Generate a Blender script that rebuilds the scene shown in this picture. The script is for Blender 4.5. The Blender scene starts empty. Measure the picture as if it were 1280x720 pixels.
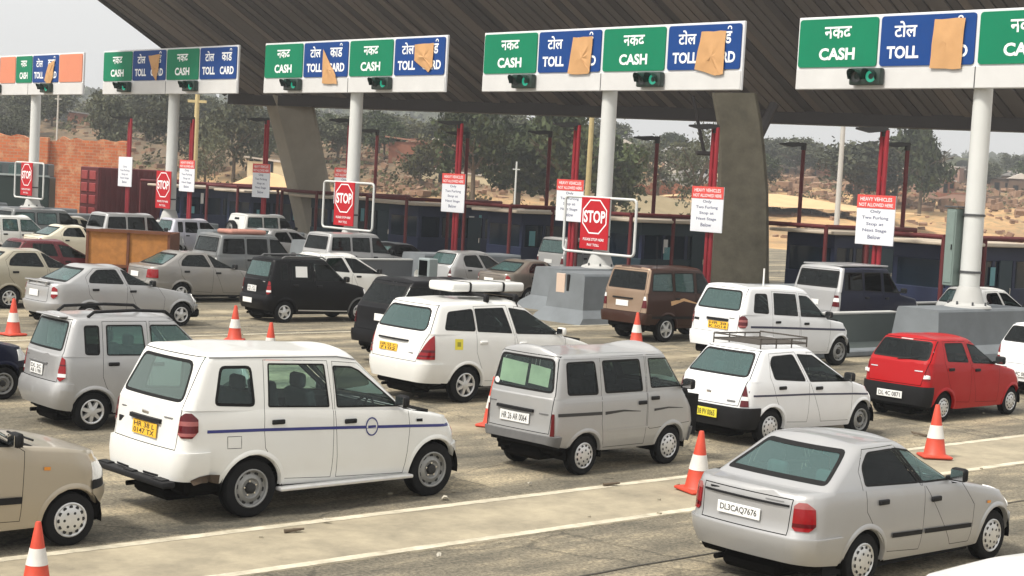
import bpy, bmesh, math, random
import numpy as np
from mathutils import Vector, Matrix
from mathutils.bvhtree import BVHTree

SC = bpy.context.scene
COL = SC.collection
R = math.radians

# ------------------------------------------------------------------ camera, sky, sun, exposure
CAM_H, FOCAL_PX, PITCH, ROLL = 3.98, 2030.0, R(3.73), R(3.12)
camd = bpy.data.cameras.new('camera')
camd.sensor_width = 36.0
camd.lens = FOCAL_PX / 1280.0 * 36.0
camd.clip_start, camd.clip_end = 0.5, 9000.0
cam = bpy.data.objects.new('camera', camd)
COL.objects.link(cam)
cam.matrix_world = Matrix.Translation((0, 0, CAM_H)) @ Matrix.Rotation(R(90) - PITCH, 4, 'X') @ Matrix.Rotation(ROLL, 4, 'Z')
SC.camera = cam

SUN_DIR = Vector((-0.80, -0.62, 1.35)).normalized()      # towards the sun: behind the camera and to the left, high in the haze
world = bpy.data.worlds.new('World')
SC.world = world
world.use_nodes = True
wn = world.node_tree
wn.nodes.clear()
sky = wn.nodes.new('ShaderNodeTexSky')
sky.sky_type = 'NISHITA'
sky.sun_disc = False
sky.sun_elevation = math.asin(SUN_DIR.z)
sky.sun_rotation = math.atan2(SUN_DIR.x, SUN_DIR.y)
sky.air_density, sky.dust_density, sky.ozone_density = 1.3, 6.0, 0.6
hs = wn.nodes.new('ShaderNodeHueSaturation')
hs.inputs['Saturation'].default_value = 0.10               # milky overcast haze: almost no blue left in it
mixw = wn.nodes.new('ShaderNodeMixRGB')
mixw.inputs['Fac'].default_value = 0.68
mixw.inputs['Color2'].default_value = (8.0, 7.9, 7.8, 1)   # even veil of white cloud over the whole dome
bg = wn.nodes.new('ShaderNodeBackground')
bg.inputs['Strength'].default_value = 0.10
wo = wn.nodes.new('ShaderNodeOutputWorld')
wn.links.new(sky.outputs[0], hs.inputs['Color'])
wn.links.new(hs.outputs[0], mixw.inputs['Color1'])
wn.links.new(mixw.outputs[0], bg.inputs['Color'])
wn.links.new(bg.outputs[0], wo.inputs['Surface'])

sund = bpy.data.lights.new('sun', 'SUN')
sund.energy = 2.7
sund.angle = R(10)
sund.color = (1.0, 0.94, 0.85)
sun = bpy.data.objects.new('sun', sund)
COL.objects.link(sun)
sun.rotation_euler = SUN_DIR.to_track_quat('Z', 'Y').to_euler()

SC.view_settings.view_transform = 'Standard'
SC.view_settings.look = 'None'
SC.view_settings.exposure = 0.74
SC.view_settings.gamma = 1.0
SC.render.engine = 'CYCLES'
SC.cycles.max_bounces = 6
SC.cycles.transparent_max_bounces = 10
SC.cycles.glossy_bounces = 3
SC.cycles.diffuse_bounces = 3

# ------------------------------------------------------------------ survey helpers
def ray(px, py):
    c, s = math.cos(ROLL), math.sin(ROLL)
    a, b = px - 640, py - 360
    u, v = (a*c + b*s)/FOCAL_PX, (-a*s + b*c)/FOCAL_PX
    cp, sp = math.cos(PITCH), math.sin(PITCH)
    return Vector((u, cp - v*sp, -sp - v*cp))
def at(px, py, z=0.0):
    d = ray(px, py); t = (z - CAM_H)/d.z
    return Vector((0, 0, CAM_H)) + d*t
def atY(px, py, Y):
    d = ray(px, py)
    return Vector((0, 0, CAM_H)) + d*(Y/d.y)
AN = R(42.26)                                           # the lanes run this way
FWD = Vector((math.cos(AN), math.sin(AN), 0))
LFT = Vector((-FWD.y, FWD.x, 0))
P0 = Vector((12.06, 42.86, 0))                          # foot of the nearest gantry pole
PITCH_ISL = 13.72                                       # from one gantry pole to the next
def PL(a, b, z=0.0):                                    # plaza coordinates: a along the lanes, b across them
    return P0 + FWD*a + LFT*b + Vector((0, 0, z))

# ------------------------------------------------------------------ object helpers
def tag(o, label=None, cat=None, group=None, kind=None):
    if label: o['label'] = label
    if cat: o['category'] = cat
    if group: o['group'] = group
    if kind: o['kind'] = kind
    return o
def thing(name, label, cat, loc=(0, 0, 0), rz=0.0, group=None):
    o = bpy.data.objects.new(name, None)
    o.empty_display_size = 0.3
    COL.objects.link(o)
    o.location = loc
    o.rotation_euler = (0, 0, rz)
    return tag(o, label, cat, group)
def put(name, me, parent=None, loc=None, rot=None):
    o = bpy.data.objects.new(name, me)
    COL.objects.link(o)
    if parent is not None: o.parent = parent
    if loc is not None: o.location = loc
    if rot is not None: o.rotation_euler = rot
    return o
def mesh_from_bm(bm, name, mat, smooth=None):
    me = bpy.data.meshes.new(name)
    bm.to_mesh(me); bm.free()
    if mat is not None: me.materials.append(mat)
    if smooth is not None:
        me.polygons.foreach_set('use_smooth', [True]*len(me.polygons))
        me.set_sharp_from_angle(angle=R(smooth))
    return me
def obj(name, bm, mat, parent=None, smooth=None, loc=None, rot=None):
    return put(name, mesh_from_bm(bm, name, mat, smooth), parent, loc, rot)
def NB(): return bmesh.new()
def box(bm, c, s, bevel=0.0, rot=None, seg=1):
    m = Matrix.Translation(c)
    if rot is not None: m = m @ rot
    m = m @ Matrix.Diagonal((s[0], s[1], s[2], 1))
    r = bmesh.ops.create_cube(bm, size=1.0, matrix=m)
    if bevel > 0:
        es = list({e for v in r['verts'] for e in v.link_edges})
        bmesh.ops.bevel(bm, geom=es, offset=bevel, segments=seg, affect='EDGES', profile=0.5)
    return bm
def tube(bm, a, b, r0, r1=None, n=8, caps=True):
    a, b = Vector(a), Vector(b)
    d = b - a
    L = d.length
    if L < 1e-6: return bm
    q = d.to_track_quat('Z', 'Y').to_matrix().to_4x4()
    m = Matrix.Translation((a + b)/2) @ q
    bmesh.ops.create_cone(bm, cap_ends=caps, segments=n, radius1=r0, radius2=r0 if r1 is None else r1, depth=L, matrix=m)
    return bm
def path_tube(bm, pts, r, n=6):
    for p, q in zip(pts[:-1], pts[1:]): tube(bm, p, q, r, n=n)
    return bm
def lathe(bm, prof, n=24, axis='Z', m=None):
    rings = []
    for (r, h) in prof:
        ring = []
        for k in range(n):
            a = 2*math.pi*k/n
            if axis == 'Z': p = Vector((r*math.cos(a), r*math.sin(a), h))
            else: p = Vector((r*math.cos(a), h, r*math.sin(a)))
            if m is not None: p = m @ p
            ring.append(bm.verts.new(p))
        rings.append(ring)
    for A, B in zip(rings[:-1], rings[1:]):
        for k in range(n):
            try: bm.faces.new((A[k], A[(k+1) % n], B[(k+1) % n], B[k]))
            except ValueError: pass
    return rings
def prism(bm, poly, y0, y1, plane='XZ'):
    def P(p, h):
        return Vector((p[0], h, p[1])) if plane == 'XZ' else (Vector((p[0], p[1], h)) if plane == 'XY' else Vector((h, p[0], p[1])))
    A = [bm.verts.new(P(p, y0)) for p in poly]
    B = [bm.verts.new(P(p, y1)) for p in poly]
    n = len(poly)
    bm.faces.new(A); bm.faces.new(B[::-1])
    for k in range(n): bm.faces.new((A[k], B[k], B[(k+1) % n], A[(k+1) % n]))
    bmesh.ops.recalc_face_normals(bm, faces=bm.faces[:])
    return bm

# ------------------------------------------------------------------ materials
MATS = {}
def newmat(name):
    m = bpy.data.materials.new(name)
    m.use_nodes = True
    MATS[name] = m
    return m, m.node_tree, m.node_tree.nodes['Principled BSDF']
def N(nt, typ, **kw):
    n = nt.nodes.new(typ)
    for k, v in kw.items():
        if k in n.inputs: n.inputs[k].default_value = v
        else: setattr(n, k, v)
    return n
def flat(name, rgb, rough=0.6, metal=0.0, var=0.0, scale=6.0, bump=0.0, coat=0.0, spec=0.5):
    """One base colour with a little procedural unevenness of colour and surface."""
    if name in MATS: return MATS[name]
    m, nt, b = newmat(name)
    b.inputs['Roughness'].default_value = rough
    b.inputs['Metallic'].default_value = metal
    b.inputs['Coat Weight'].default_value = coat
    b.inputs['Coat Roughness'].default_value = 0.06
    b.inputs['Specular IOR Level'].default_value = spec
    tc = N(nt, 'ShaderNodeTexCoord')
    if var > 0 or bump > 0:
        ns = N(nt, 'ShaderNodeTexNoise', Scale=scale, Detail=6.0, Roughness=0.6)
        nt.links.new(tc.outputs['Object'], ns.inputs['Vector'])
        mx = N(nt, 'ShaderNodeMixRGB')
        mx.inputs['Color1'].default_value = tuple(max(0, c*(1 - var)) for c in rgb) + (1,)
        mx.inputs['Color2'].default_value = tuple(min(1, c*(1 + var)) for c in rgb) + (1,)
        nt.links.new(ns.outputs['Fac'], mx.inputs['Fac'])
        nt.links.new(mx.outputs[0], b.inputs['Base Color'])
        if bump > 0:
            bp = N(nt, 'ShaderNodeBump', Strength=bump, Distance=0.02)
            nt.links.new(ns.outputs['Fac'], bp.inputs['Height'])
            nt.links.new(bp.outputs[0], b.inputs['Normal'])
    else:
        b.inputs['Base Color'].default_value = (*rgb, 1)
    return m
def paint(name, rgb, metal=0.0, rough=0.32, dust=0.25, coat=0.6):
    """Car lacquer: clear coat, road dust in soft blotches, grey trim on the inside of the shell."""
    if name in MATS: return MATS[name]
    m, nt, b = newmat(name)
    b.inputs['Metallic'].default_value = metal
    b.inputs['Coat Weight'].default_value = coat
    if coat < .5: b.inputs['Specular IOR Level'].default_value = coat
    b.inputs['Coat Roughness'].default_value = 0.08
    tc = N(nt, 'ShaderNodeTexCoord')
    ns = N(nt, 'ShaderNodeTexNoise', Scale=2.2, Detail=8.0, Roughness=0.65)
    nt.links.new(tc.outputs['Object'], ns.inputs['Vector'])
    rp = N(nt, 'ShaderNodeValToRGB')
    rp.color_ramp.elements[0].position = 0.42; rp.color_ramp.elements[0].color = (0, 0, 0, 1)
    rp.color_ramp.elements[1].position = 0.8; rp.color_ramp.elements[1].color = (dust, dust, dust, 1)
    nt.links.new(ns.outputs['Fac'], rp.inputs['Fac'])
    mx = N(nt, 'ShaderNodeMixRGB')
    mx.inputs['Color1'].default_value = (*rgb, 1)
    mx.inputs['Color2'].default_value = (0.40, 0.35, 0.27, 1)
    nt.links.new(rp.outputs[0], mx.inputs['Fac'])
    nt.links.new(mx.outputs[0], b.inputs['Base Color'])
    mr = N(nt, 'ShaderNodeMapRange')
    mr.inputs['From Min'].default_value = 0.3; mr.inputs['From Max'].default_value = 0.8
    mr.inputs['To Min'].default_value = rough; mr.inputs['To Max'].default_value = rough + 0.25
    nt.links.new(ns.outputs['Fac'], mr.inputs['Value'])
    nt.links.new(mr.outputs[0], b.inputs['Roughness'])
    inner = N(nt, 'ShaderNodeBsdfDiffuse')
    inner.inputs['Color'].default_value = (0.10, 0.10, 0.10, 1)
    geo = N(nt, 'ShaderNodeNewGeometry')
    ms = N(nt, 'ShaderNodeMixShader')
    nt.links.new(geo.outputs['Backfacing'], ms.inputs['Fac'])
    nt.links.new(b.outputs[0], ms.inputs[1])
    nt.links.new(inner.outputs[0], ms.inputs[2])
    nt.links.new(ms.outputs[0], nt.nodes['Material Output'].inputs['Surface'])
    return m
def glass(name, tint, see=0.75, rough=0.02, film=0.06, refl=0.85):
    """Thin car glass: what is behind shows tinted, the sky mirrors more at grazing angles."""
    if name in MATS: return MATS[name]
    m, nt, b = newmat(name)
    nt.nodes.remove(b)
    tr = N(nt, 'ShaderNodeBsdfTransparent'); tr.inputs['Color'].default_value = (*[c*see for c in tint], 1)
    gl = N(nt, 'ShaderNodeBsdfGlossy', Roughness=rough); gl.inputs['Color'].default_value = (0.9, 0.95, 0.95, 1)
    df = N(nt, 'ShaderNodeBsdfDiffuse'); df.inputs['Color'].default_value = (*[c*0.5 for c in tint], 1)   # thin dust film, raised on rear glass to paint in brightness seen through it
    fr = N(nt, 'ShaderNodeFresnel', IOR=1.5)
    mp = N(nt, 'ShaderNodeMath', operation='MULTIPLY_ADD'); mp.inputs[1].default_value = refl; mp.inputs[2].default_value = 0.0
    m0 = N(nt, 'ShaderNodeMixShader'); m0.inputs['Fac'].default_value = film
    m1 = N(nt, 'ShaderNodeMixShader')
    nt.links.new(fr.outputs[0], mp.inputs[0])
    nt.links.new(mp.outputs[0], m1.inputs['Fac'])
    nt.links.new(tr.outputs[0], m0.inputs[1]); nt.links.new(df.outputs[0], m0.inputs[2])
    nt.links.new(m0.outputs[0], m1.inputs[1]); nt.links.new(gl.outputs[0], m1.inputs[2])
    nt.links.new(m1.outputs[0], nt.nodes['Material Output'].inputs['Surface'])
    return m
def lens(name, rgb, rough=0.12):
    return flat(name, rgb, rough=rough, coat=0.4, var=0.25, scale=30, spec=.3)

RUBBER = flat('rubber', (0.009, 0.009, 0.0095), 0.85, var=0.3, scale=14, bump=0.15, spec=.2)
SEAL = flat('window_rubber', (0.008, 0.008, 0.008), 0.65, spec=.2)
BLACKPL = flat('black_plastic', (0.010, 0.010, 0.011), 0.6, var=0.3, scale=9, spec=.2)
GREYPL = flat('grey_plastic', (0.12, 0.12, 0.12), 0.55, var=0.2, scale=9)
DARKIN = flat('cabin_trim', (0.012, 0.012, 0.013), 0.9, var=0.3, spec=.15)
SEATM = flat('seat_cloth', (0.055, 0.06, 0.065), 0.9, var=0.3, scale=12)
SEATL = flat('seat_cloth_light', (0.25, 0.26, 0.26), 0.9, var=0.2, scale=12)
UNDER = flat('underbody_black', (0.005, 0.0045, 0.004), 0.95, var=0.3, spec=.1)
STEEL = flat('wheel_silver', (0.62, 0.62, 0.61), 0.36, 0.55, var=0.18, scale=10)
STEELD = flat('wheel_steel_grey', (0.27, 0.27, 0.26), 0.5, 0.4, var=0.25, scale=10)
RIMDARK = flat('rim_shadow_black', (0.015, 0.015, 0.015), 0.7)
CHROME = flat('chrome', (0.75, 0.75, 0.75), 0.15, 1.0)
RED = lens('tail_red', (0.23, 0.003, 0.006))
REDD = lens('tail_red_deep', (0.085, 0.002, 0.005))
PINKL = lens('lamp_pinkish', (0.30, 0.09, 0.085))
ORANGE = lens('tail_orange', (0.65, 0.20, 0.03))
CLEARL = lens('lamp_clear', (0.72, 0.72, 0.70))
AMBER = lens('amber_lens', (0.65, 0.25, 0.04))
PLATE_W = flat('plate_white', (0.72, 0.72, 0.70), 0.45)
PLATE_Y = flat('plate_yellow', (0.78, 0.45, 0.03), 0.45)
PLATE_L = flat('plate_lemon', (0.72, 0.62, 0.05), 0.45)
INK = flat('plate_ink', (0.02, 0.02, 0.02), 0.6)
G_CLEAR = glass('clear_green_glass', (0.70, 0.90, 0.85), 0.97, film=.02)
G_REAR = glass('grey_green_glass', (0.46, 0.62, 0.57), 0.95, film=.30)
G_TEAL = glass('teal_glass', (0.33, 0.56, 0.54), 0.85, film=.27)
G_DARK = glass('dark_glass', (0.13, 0.18, 0.175), 0.6, film=.02, refl=.6)
G_BLACK = glass('black_glass', (0.03, 0.035, 0.035), 0.4, film=.01, refl=.5)

# ------------------------------------------------------------------ lettering (made first, while the scene is almost empty)
TEXTS = {}
def text_mesh(s, bold=0.012):
    key = (s, bold)
    if key in TEXTS: return TEXTS[key]
    cu = bpy.data.curves.new('lettering', 'FONT')
    cu.body = s
    cu.size = 1.0
    cu.align_x = 'CENTER'; cu.align_y = 'CENTER'
    cu.offset = bold
    cu.resolution_u = 3
    o = bpy.data.objects.new('lettering', cu)
    COL.objects.link(o)
    dg = bpy.context.evaluated_depsgraph_get()
    me = bpy.data.meshes.new_from_object(o.evaluated_get(dg))
    me.name = 'lettering'
    bpy.data.objects.remove(o); bpy.data.curves.remove(cu)
    co = np.empty(len(me.vertices)*3); me.vertices.foreach_get('co', co); co = co.reshape(-1, 3)
    if len(co):
        mn, mx = co.min(0), co.max(0)
        co -= (mn + mx)/2
        TEXTS[key] = (me, mx[0] - mn[0], mx[1] - mn[1])
        me.vertices.foreach_set('co', co.ravel())
    else:
        TEXTS[key] = (me, 1.0, 1.0)
    return TEXTS[key]
def add_text(name, s, mat, parent, centre, width, height, face='-X', bold=0.012):
    """A line of lettering fitted to width x height; face -X: read from behind the vehicle / by oncoming drivers."""
    me, w, h = text_mesh(s, bold)
    me2 = me.copy()
    me2.materials.clear(); me2.materials.append(mat)
    o = put(name, me2, parent)
    sx, sy = width/max(w, 1e-3), height/max(h, 1e-3)
    if face == '-X':        # text right = -Y, up = +Z, out = -X
        M = Matrix(((0, 0, -1, 0), (-1, 0, 0, 0), (0, 1, 0, 0), (0, 0, 0, 1)))
    else:                   # read from the right-hand side: right = +X, up = +Z, out = -Y
        M = Matrix(((1, 0, 0, 0), (0, 0, -1, 0), (0, 1, 0, 0), (0, 0, 0, 1)))
    o.matrix_local = Matrix.Translation(centre) @ M @ Matrix.Diagonal((sx, sy, 1, 1))
    return o
for _s in ['CASH', 'TOLL', 'CARD', 'नकद', 'टोल', 'काड', 'STOP']: text_mesh(_s, 0.02)

# ------------------------------------------------------------------ wheels
_TY, _RM = {}, {}
def tyre_mesh(Rw, w):
    key = (round(Rw, 3), round(w, 3))
    if key in _TY: return _TY[key]
    bm = NB()
    ri = Rw*0.64
    lathe(bm, [(ri, -w*.42), (ri+.012, -w*.5), (Rw*.86, -w*.52), (Rw*.96, -w*.46), (Rw, -w*.36), (Rw, -w*.12), (Rw-.008, -w*.10), (Rw-.008, -w*.06), (Rw, -w*.04),
               (Rw, w*.04), (Rw-.008, w*.06), (Rw-.008, w*.10), (Rw, w*.12), (Rw, w*.36), (Rw*.96, w*.46), (Rw*.86, w*.52), (ri+.012, w*.5), (ri, w*.42)], 30, 'Y')
    bmesh.ops.recalc_face_normals(bm, faces=bm.faces[:])
    _TY[key] = mesh_from_bm(bm, 'tyre', RUBBER, 35)
    return _TY[key]
def rim_mesh(kind, Rw, w):
    """Outer side towards -Y."""
    key = (kind, round(Rw, 3))
    if key in _RM: return _RM[key]
    ri = Rw*0.66
    bm = NB()
    me_mats = [STEELD if kind == 'steel' else STEEL, RIMDARK, CHROME if kind != 'cap' else STEEL]
    y0 = -w*.5
    def setm(n0, k):
        bm.faces.ensure_lookup_table()
        for f in bm.faces[n0:]: f.material_index = k
    lathe(bm, [(ri, w*.4), (ri, y0+.0), (ri-.012, y0-.006), (ri-.026, y0+.006), (ri-.03, y0+.03)], 28, 'Y')
    n0 = len(bm.faces)
    if kind == 'steel':
        lathe(bm, [(ri-.03, y0+.03), (ri*.80, y0+.045), (ri*.66, y0+.02), (ri*.52, y0+.012), (ri*.42, y0+.035), (ri*.30, y0+.04), (0.001, y0+.04)], 28, 'Y')
        n1 = len(bm.faces)
        for k in range(10):
            a = 2*math.pi*k/10
            lathe(bm, [(0.028, 0), (0.0005, -0.001)], 8, 'Y', Matrix.Translation((ri*.76*math.cos(a), y0+.033, ri*.76*math.sin(a))))
        setm(n1, 1)
        n1 = len(bm.faces)
        lathe(bm, [(ri*.30, y0+.045), (ri*.27, y0+.002), (ri*.18, y0-.008), (.001, y0-.01)], 18, 'Y')
        setm(n1, 1)
        n1 = len(bm.faces)
        for k in range(5):
            a = 2*math.pi*k/5
            lathe(bm, [(0.013, .02), (0.011, 0), (0.0005, 0)], 6, 'Y', Matrix.Translation((ri*.36*math.cos(a), y0+.02, ri*.36*math.sin(a))))
        setm(n1, 2)
    elif kind == 'cap':
        lathe(bm, [(ri-.03, y0+.02), (ri*.85, y0+.006), (ri*.6, y0-.012), (ri*.3, y0-.018), (0.001, y0-.018)], 28, 'Y')
        n1 = len(bm.faces)
        for k in range(12):
            a = 2*math.pi*k/12
            lathe(bm, [(0.022, 0), (0.0005, -0.001)], 7, 'Y', Matrix.Translation((ri*.74*math.cos(a), y0-.005, ri*.74*math.sin(a))))
        for k in range(6):
            a = 2*math.pi*(k+.5)/6
            lathe(bm, [(0.016, 0), (0.0005, -0.001)], 7, 'Y', Matrix.Translation((ri*.42*math.cos(a), y0-.017, ri*.42*math.sin(a))))
        setm(n1, 1)
    else:
        n1 = len(bm.faces)
        lathe(bm, [(ri-.03, y0+.06), (0.001, y0+.06)], 28, 'Y')
        setm(n1, 1)
        ns = {'alloy5': 5, 'alloy7': 7, 'alloy8': 8}[kind]
        for k in range(ns):
            a = 2*math.pi*k/ns
            M = Matrix.Rotation(-a, 4, 'Y')
            wi, wo_ = (.045, .028) if ns == 5 else (.030, .022)
            P = [M @ Vector(p) for p in [(.05, y0+.0, -wi), (.05, y0+.0, wi), (ri-.028, y0+.012, wo_), (ri-.028, y0+.012, -wo_),
                                         (.05, y0+.055, -wi*1.2), (.05, y0+.055, wi*1.2), (ri-.028, y0+.055, wo_*1.2), (ri-.028, y0+.055, -wo_*1.2)]]
            v = [bm.verts.new(p) for p in P]
            for q in ((0, 1, 2, 3), (0, 3, 7, 4), (1, 5, 6, 2), (0, 4, 5, 1)): bm.faces.new([v[i] for i in q])
        lathe(bm, [(.068, y0+.05), (.062, y0-.004), (.03, y0-.012), (.001, y0-.012)], 16, 'Y')
    bmesh.ops.recalc_face_normals(bm, faces=bm.faces[:])
    me = bpy.data.meshes.new('rim')
    bm.to_mesh(me); bm.free()
    for mm in me_mats: me.materials.append(mm)
    me.polygons.foreach_set('use_smooth', [True]*len(me.polygons))
    me.set_sharp_from_angle(angle=R(32))
    _RM[key] = me
    return me

# ------------------------------------------------------------------ car bodies
def sm(pts, x, h=0.05):
    xs = [p[0] for p in pts]; zs = [p[1] for p in pts]
    return float(sum(np.interp(x + d, xs, zs) for d in (-2*h, -h, 0, h, 2*h))/5)
def ip(pts, t):
    return float(np.interp(t, [p[0] for p in pts], [p[1] for p in pts]))
def half_ring(xr, xf, w, rr, rf, br, bf, sb, ns, nf=6):
    """Plan outline of one level, y >= 0, from the rear centre to the front centre."""
    P = []
    for k in range(nf):
        y = (w - rr)*k/(nf - 1); P.append((xr, y))
    for k in range(1, 6):
        a = math.pi/2*k/5
        P.append((xr + rr*(1 - math.cos(a)), w - rr + rr*math.sin(a)))
    x0, x1 = xr + rr, xf - rf
    for k in range(1, ns): P.append((x0 + (x1 - x0)*k/ns, w))
    for k in range(0, 5):
        a = math.pi/2*k/5
        P.append((xf - rf + rf*math.sin(a), w - rf + rf*math.cos(a)))
    for k in range(nf):
        y = (w - rf)*(1 - k/(nf - 1)); P.append((xf, y))
    xm, hl = (xr + xf)/2, (xf - xr)/2
    out = []
    for (x, y) in P:
        s = (x - xm)/hl
        q = (y/w)**2
        dx = br*q*max(0.0, min(1.0, (-s - 0.55)/0.45)) - bf*q*max(0.0, min(1.0, (s - 0.55)/0.45))
        out.append((x + dx, y*(1 - sb*max(0, abs(s) - 0.25)**2)))
    return out
def shell(bm, levels, deck, nf=6, hole=None, crown=0.03):
    """levels: lists of (x, y, z) half outlines from bottom to top; mirrored, skinned and, if deck, closed on top."""
    n = len(levels[0])
    rings = []
    for L in levels:
        a = [bm.verts.new(p) for p in L]
        b = [a[i] if i in (0, n - 1) else bm.verts.new((L[i][0], -L[i][1], L[i][2])) for i in range(n)]
        rings.append((a, b))
    for (a0, b0), (a1, b1) in zip(rings[:-1], rings[1:]):
        for i in range(n - 1):
            bm.faces.new((a0[i+1], a0[i], a1[i], a1[i+1]))
            bm.faces.new((b0[i], b0[i+1], b1[i+1], b1[i]))
    if deck:
        a, b = rings[-1]
        ir, jf = nf - 1, n - nf
        ymax = max(v.co.y for v in a)
        def full(i, frac):
            y, x, z = a[i].co.y, a[i].co.x, a[i].co.z
            row = [a[i]]
            for f in frac:
                yy = y*f
                row.append(bm.verts.new((x, yy, z + crown*((y*y - yy*yy)/(ymax*ymax)))))
            row.append(b[i])
            return row
        fr = [k/(nf - 1) for k in range(nf - 2, -nf + 1, -1)]
        prev = [a[i] for i in range(ir, -1, -1)] + [b[i] for i in range(1, ir + 1)]
        for i in range(ir + 1, jf + 1):
            row = full(i, fr) if i < jf else [a[k] for k in range(jf, n)] + [b[k] for k in range(n - 2, jf - 1, -1)]
            for k in range(len(row) - 1):
                q = (prev[k], prev[k+1], row[k+1], row[k])
                c = sum((v.co for v in q), Vector())/4
                if hole and hole(c): continue
                try: bm.faces.new(q)
                except ValueError: pass
            prev = row
def inset_poly(poly, d):
    c = Vector((sum(p[0] for p in poly)/len(poly), sum(p[1] for p in poly)/len(poly)))
    n = len(poly); L = []
    for i in range(n):
        p, q = Vector(poly[i]), Vector(poly[(i+1) % n])
        e = q - p
        nn = Vector((-e.y, e.x)).normalized()
        if nn.dot(c - p) < 0: nn = -nn
        L.append((p + nn*d, e))
    out = []
    for i in range(n):
        (p, e), (q, g) = L[i-1], L[i]
        den = e.x*g.y - e.y*g.x
        if abs(den) < 1e-9: out.append(tuple(q)); continue
        t = ((q.x - p.x)*g.y - (q.y - p.y)*g.x)/den
        out.append(tuple(p + e*t))
    return out
def round_poly(poly, r, seg=3):
    n = len(poly); out = []
    for i in range(n):
        p, a, b = Vector(poly[i]), Vector(poly[i-1]), Vector(poly[(i+1) % n])
        u, v = (a - p), (b - p)
        rr = min(r, u.length*.45, v.length*.45)
        A, B = p + u.normalized()*rr, p + v.normalized()*rr
        for k in range(seg + 1):
            t = k/seg
            out.append(tuple(A*(1-t)**2 + p*2*t*(1-t) + B*t*t))
    return out

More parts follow.
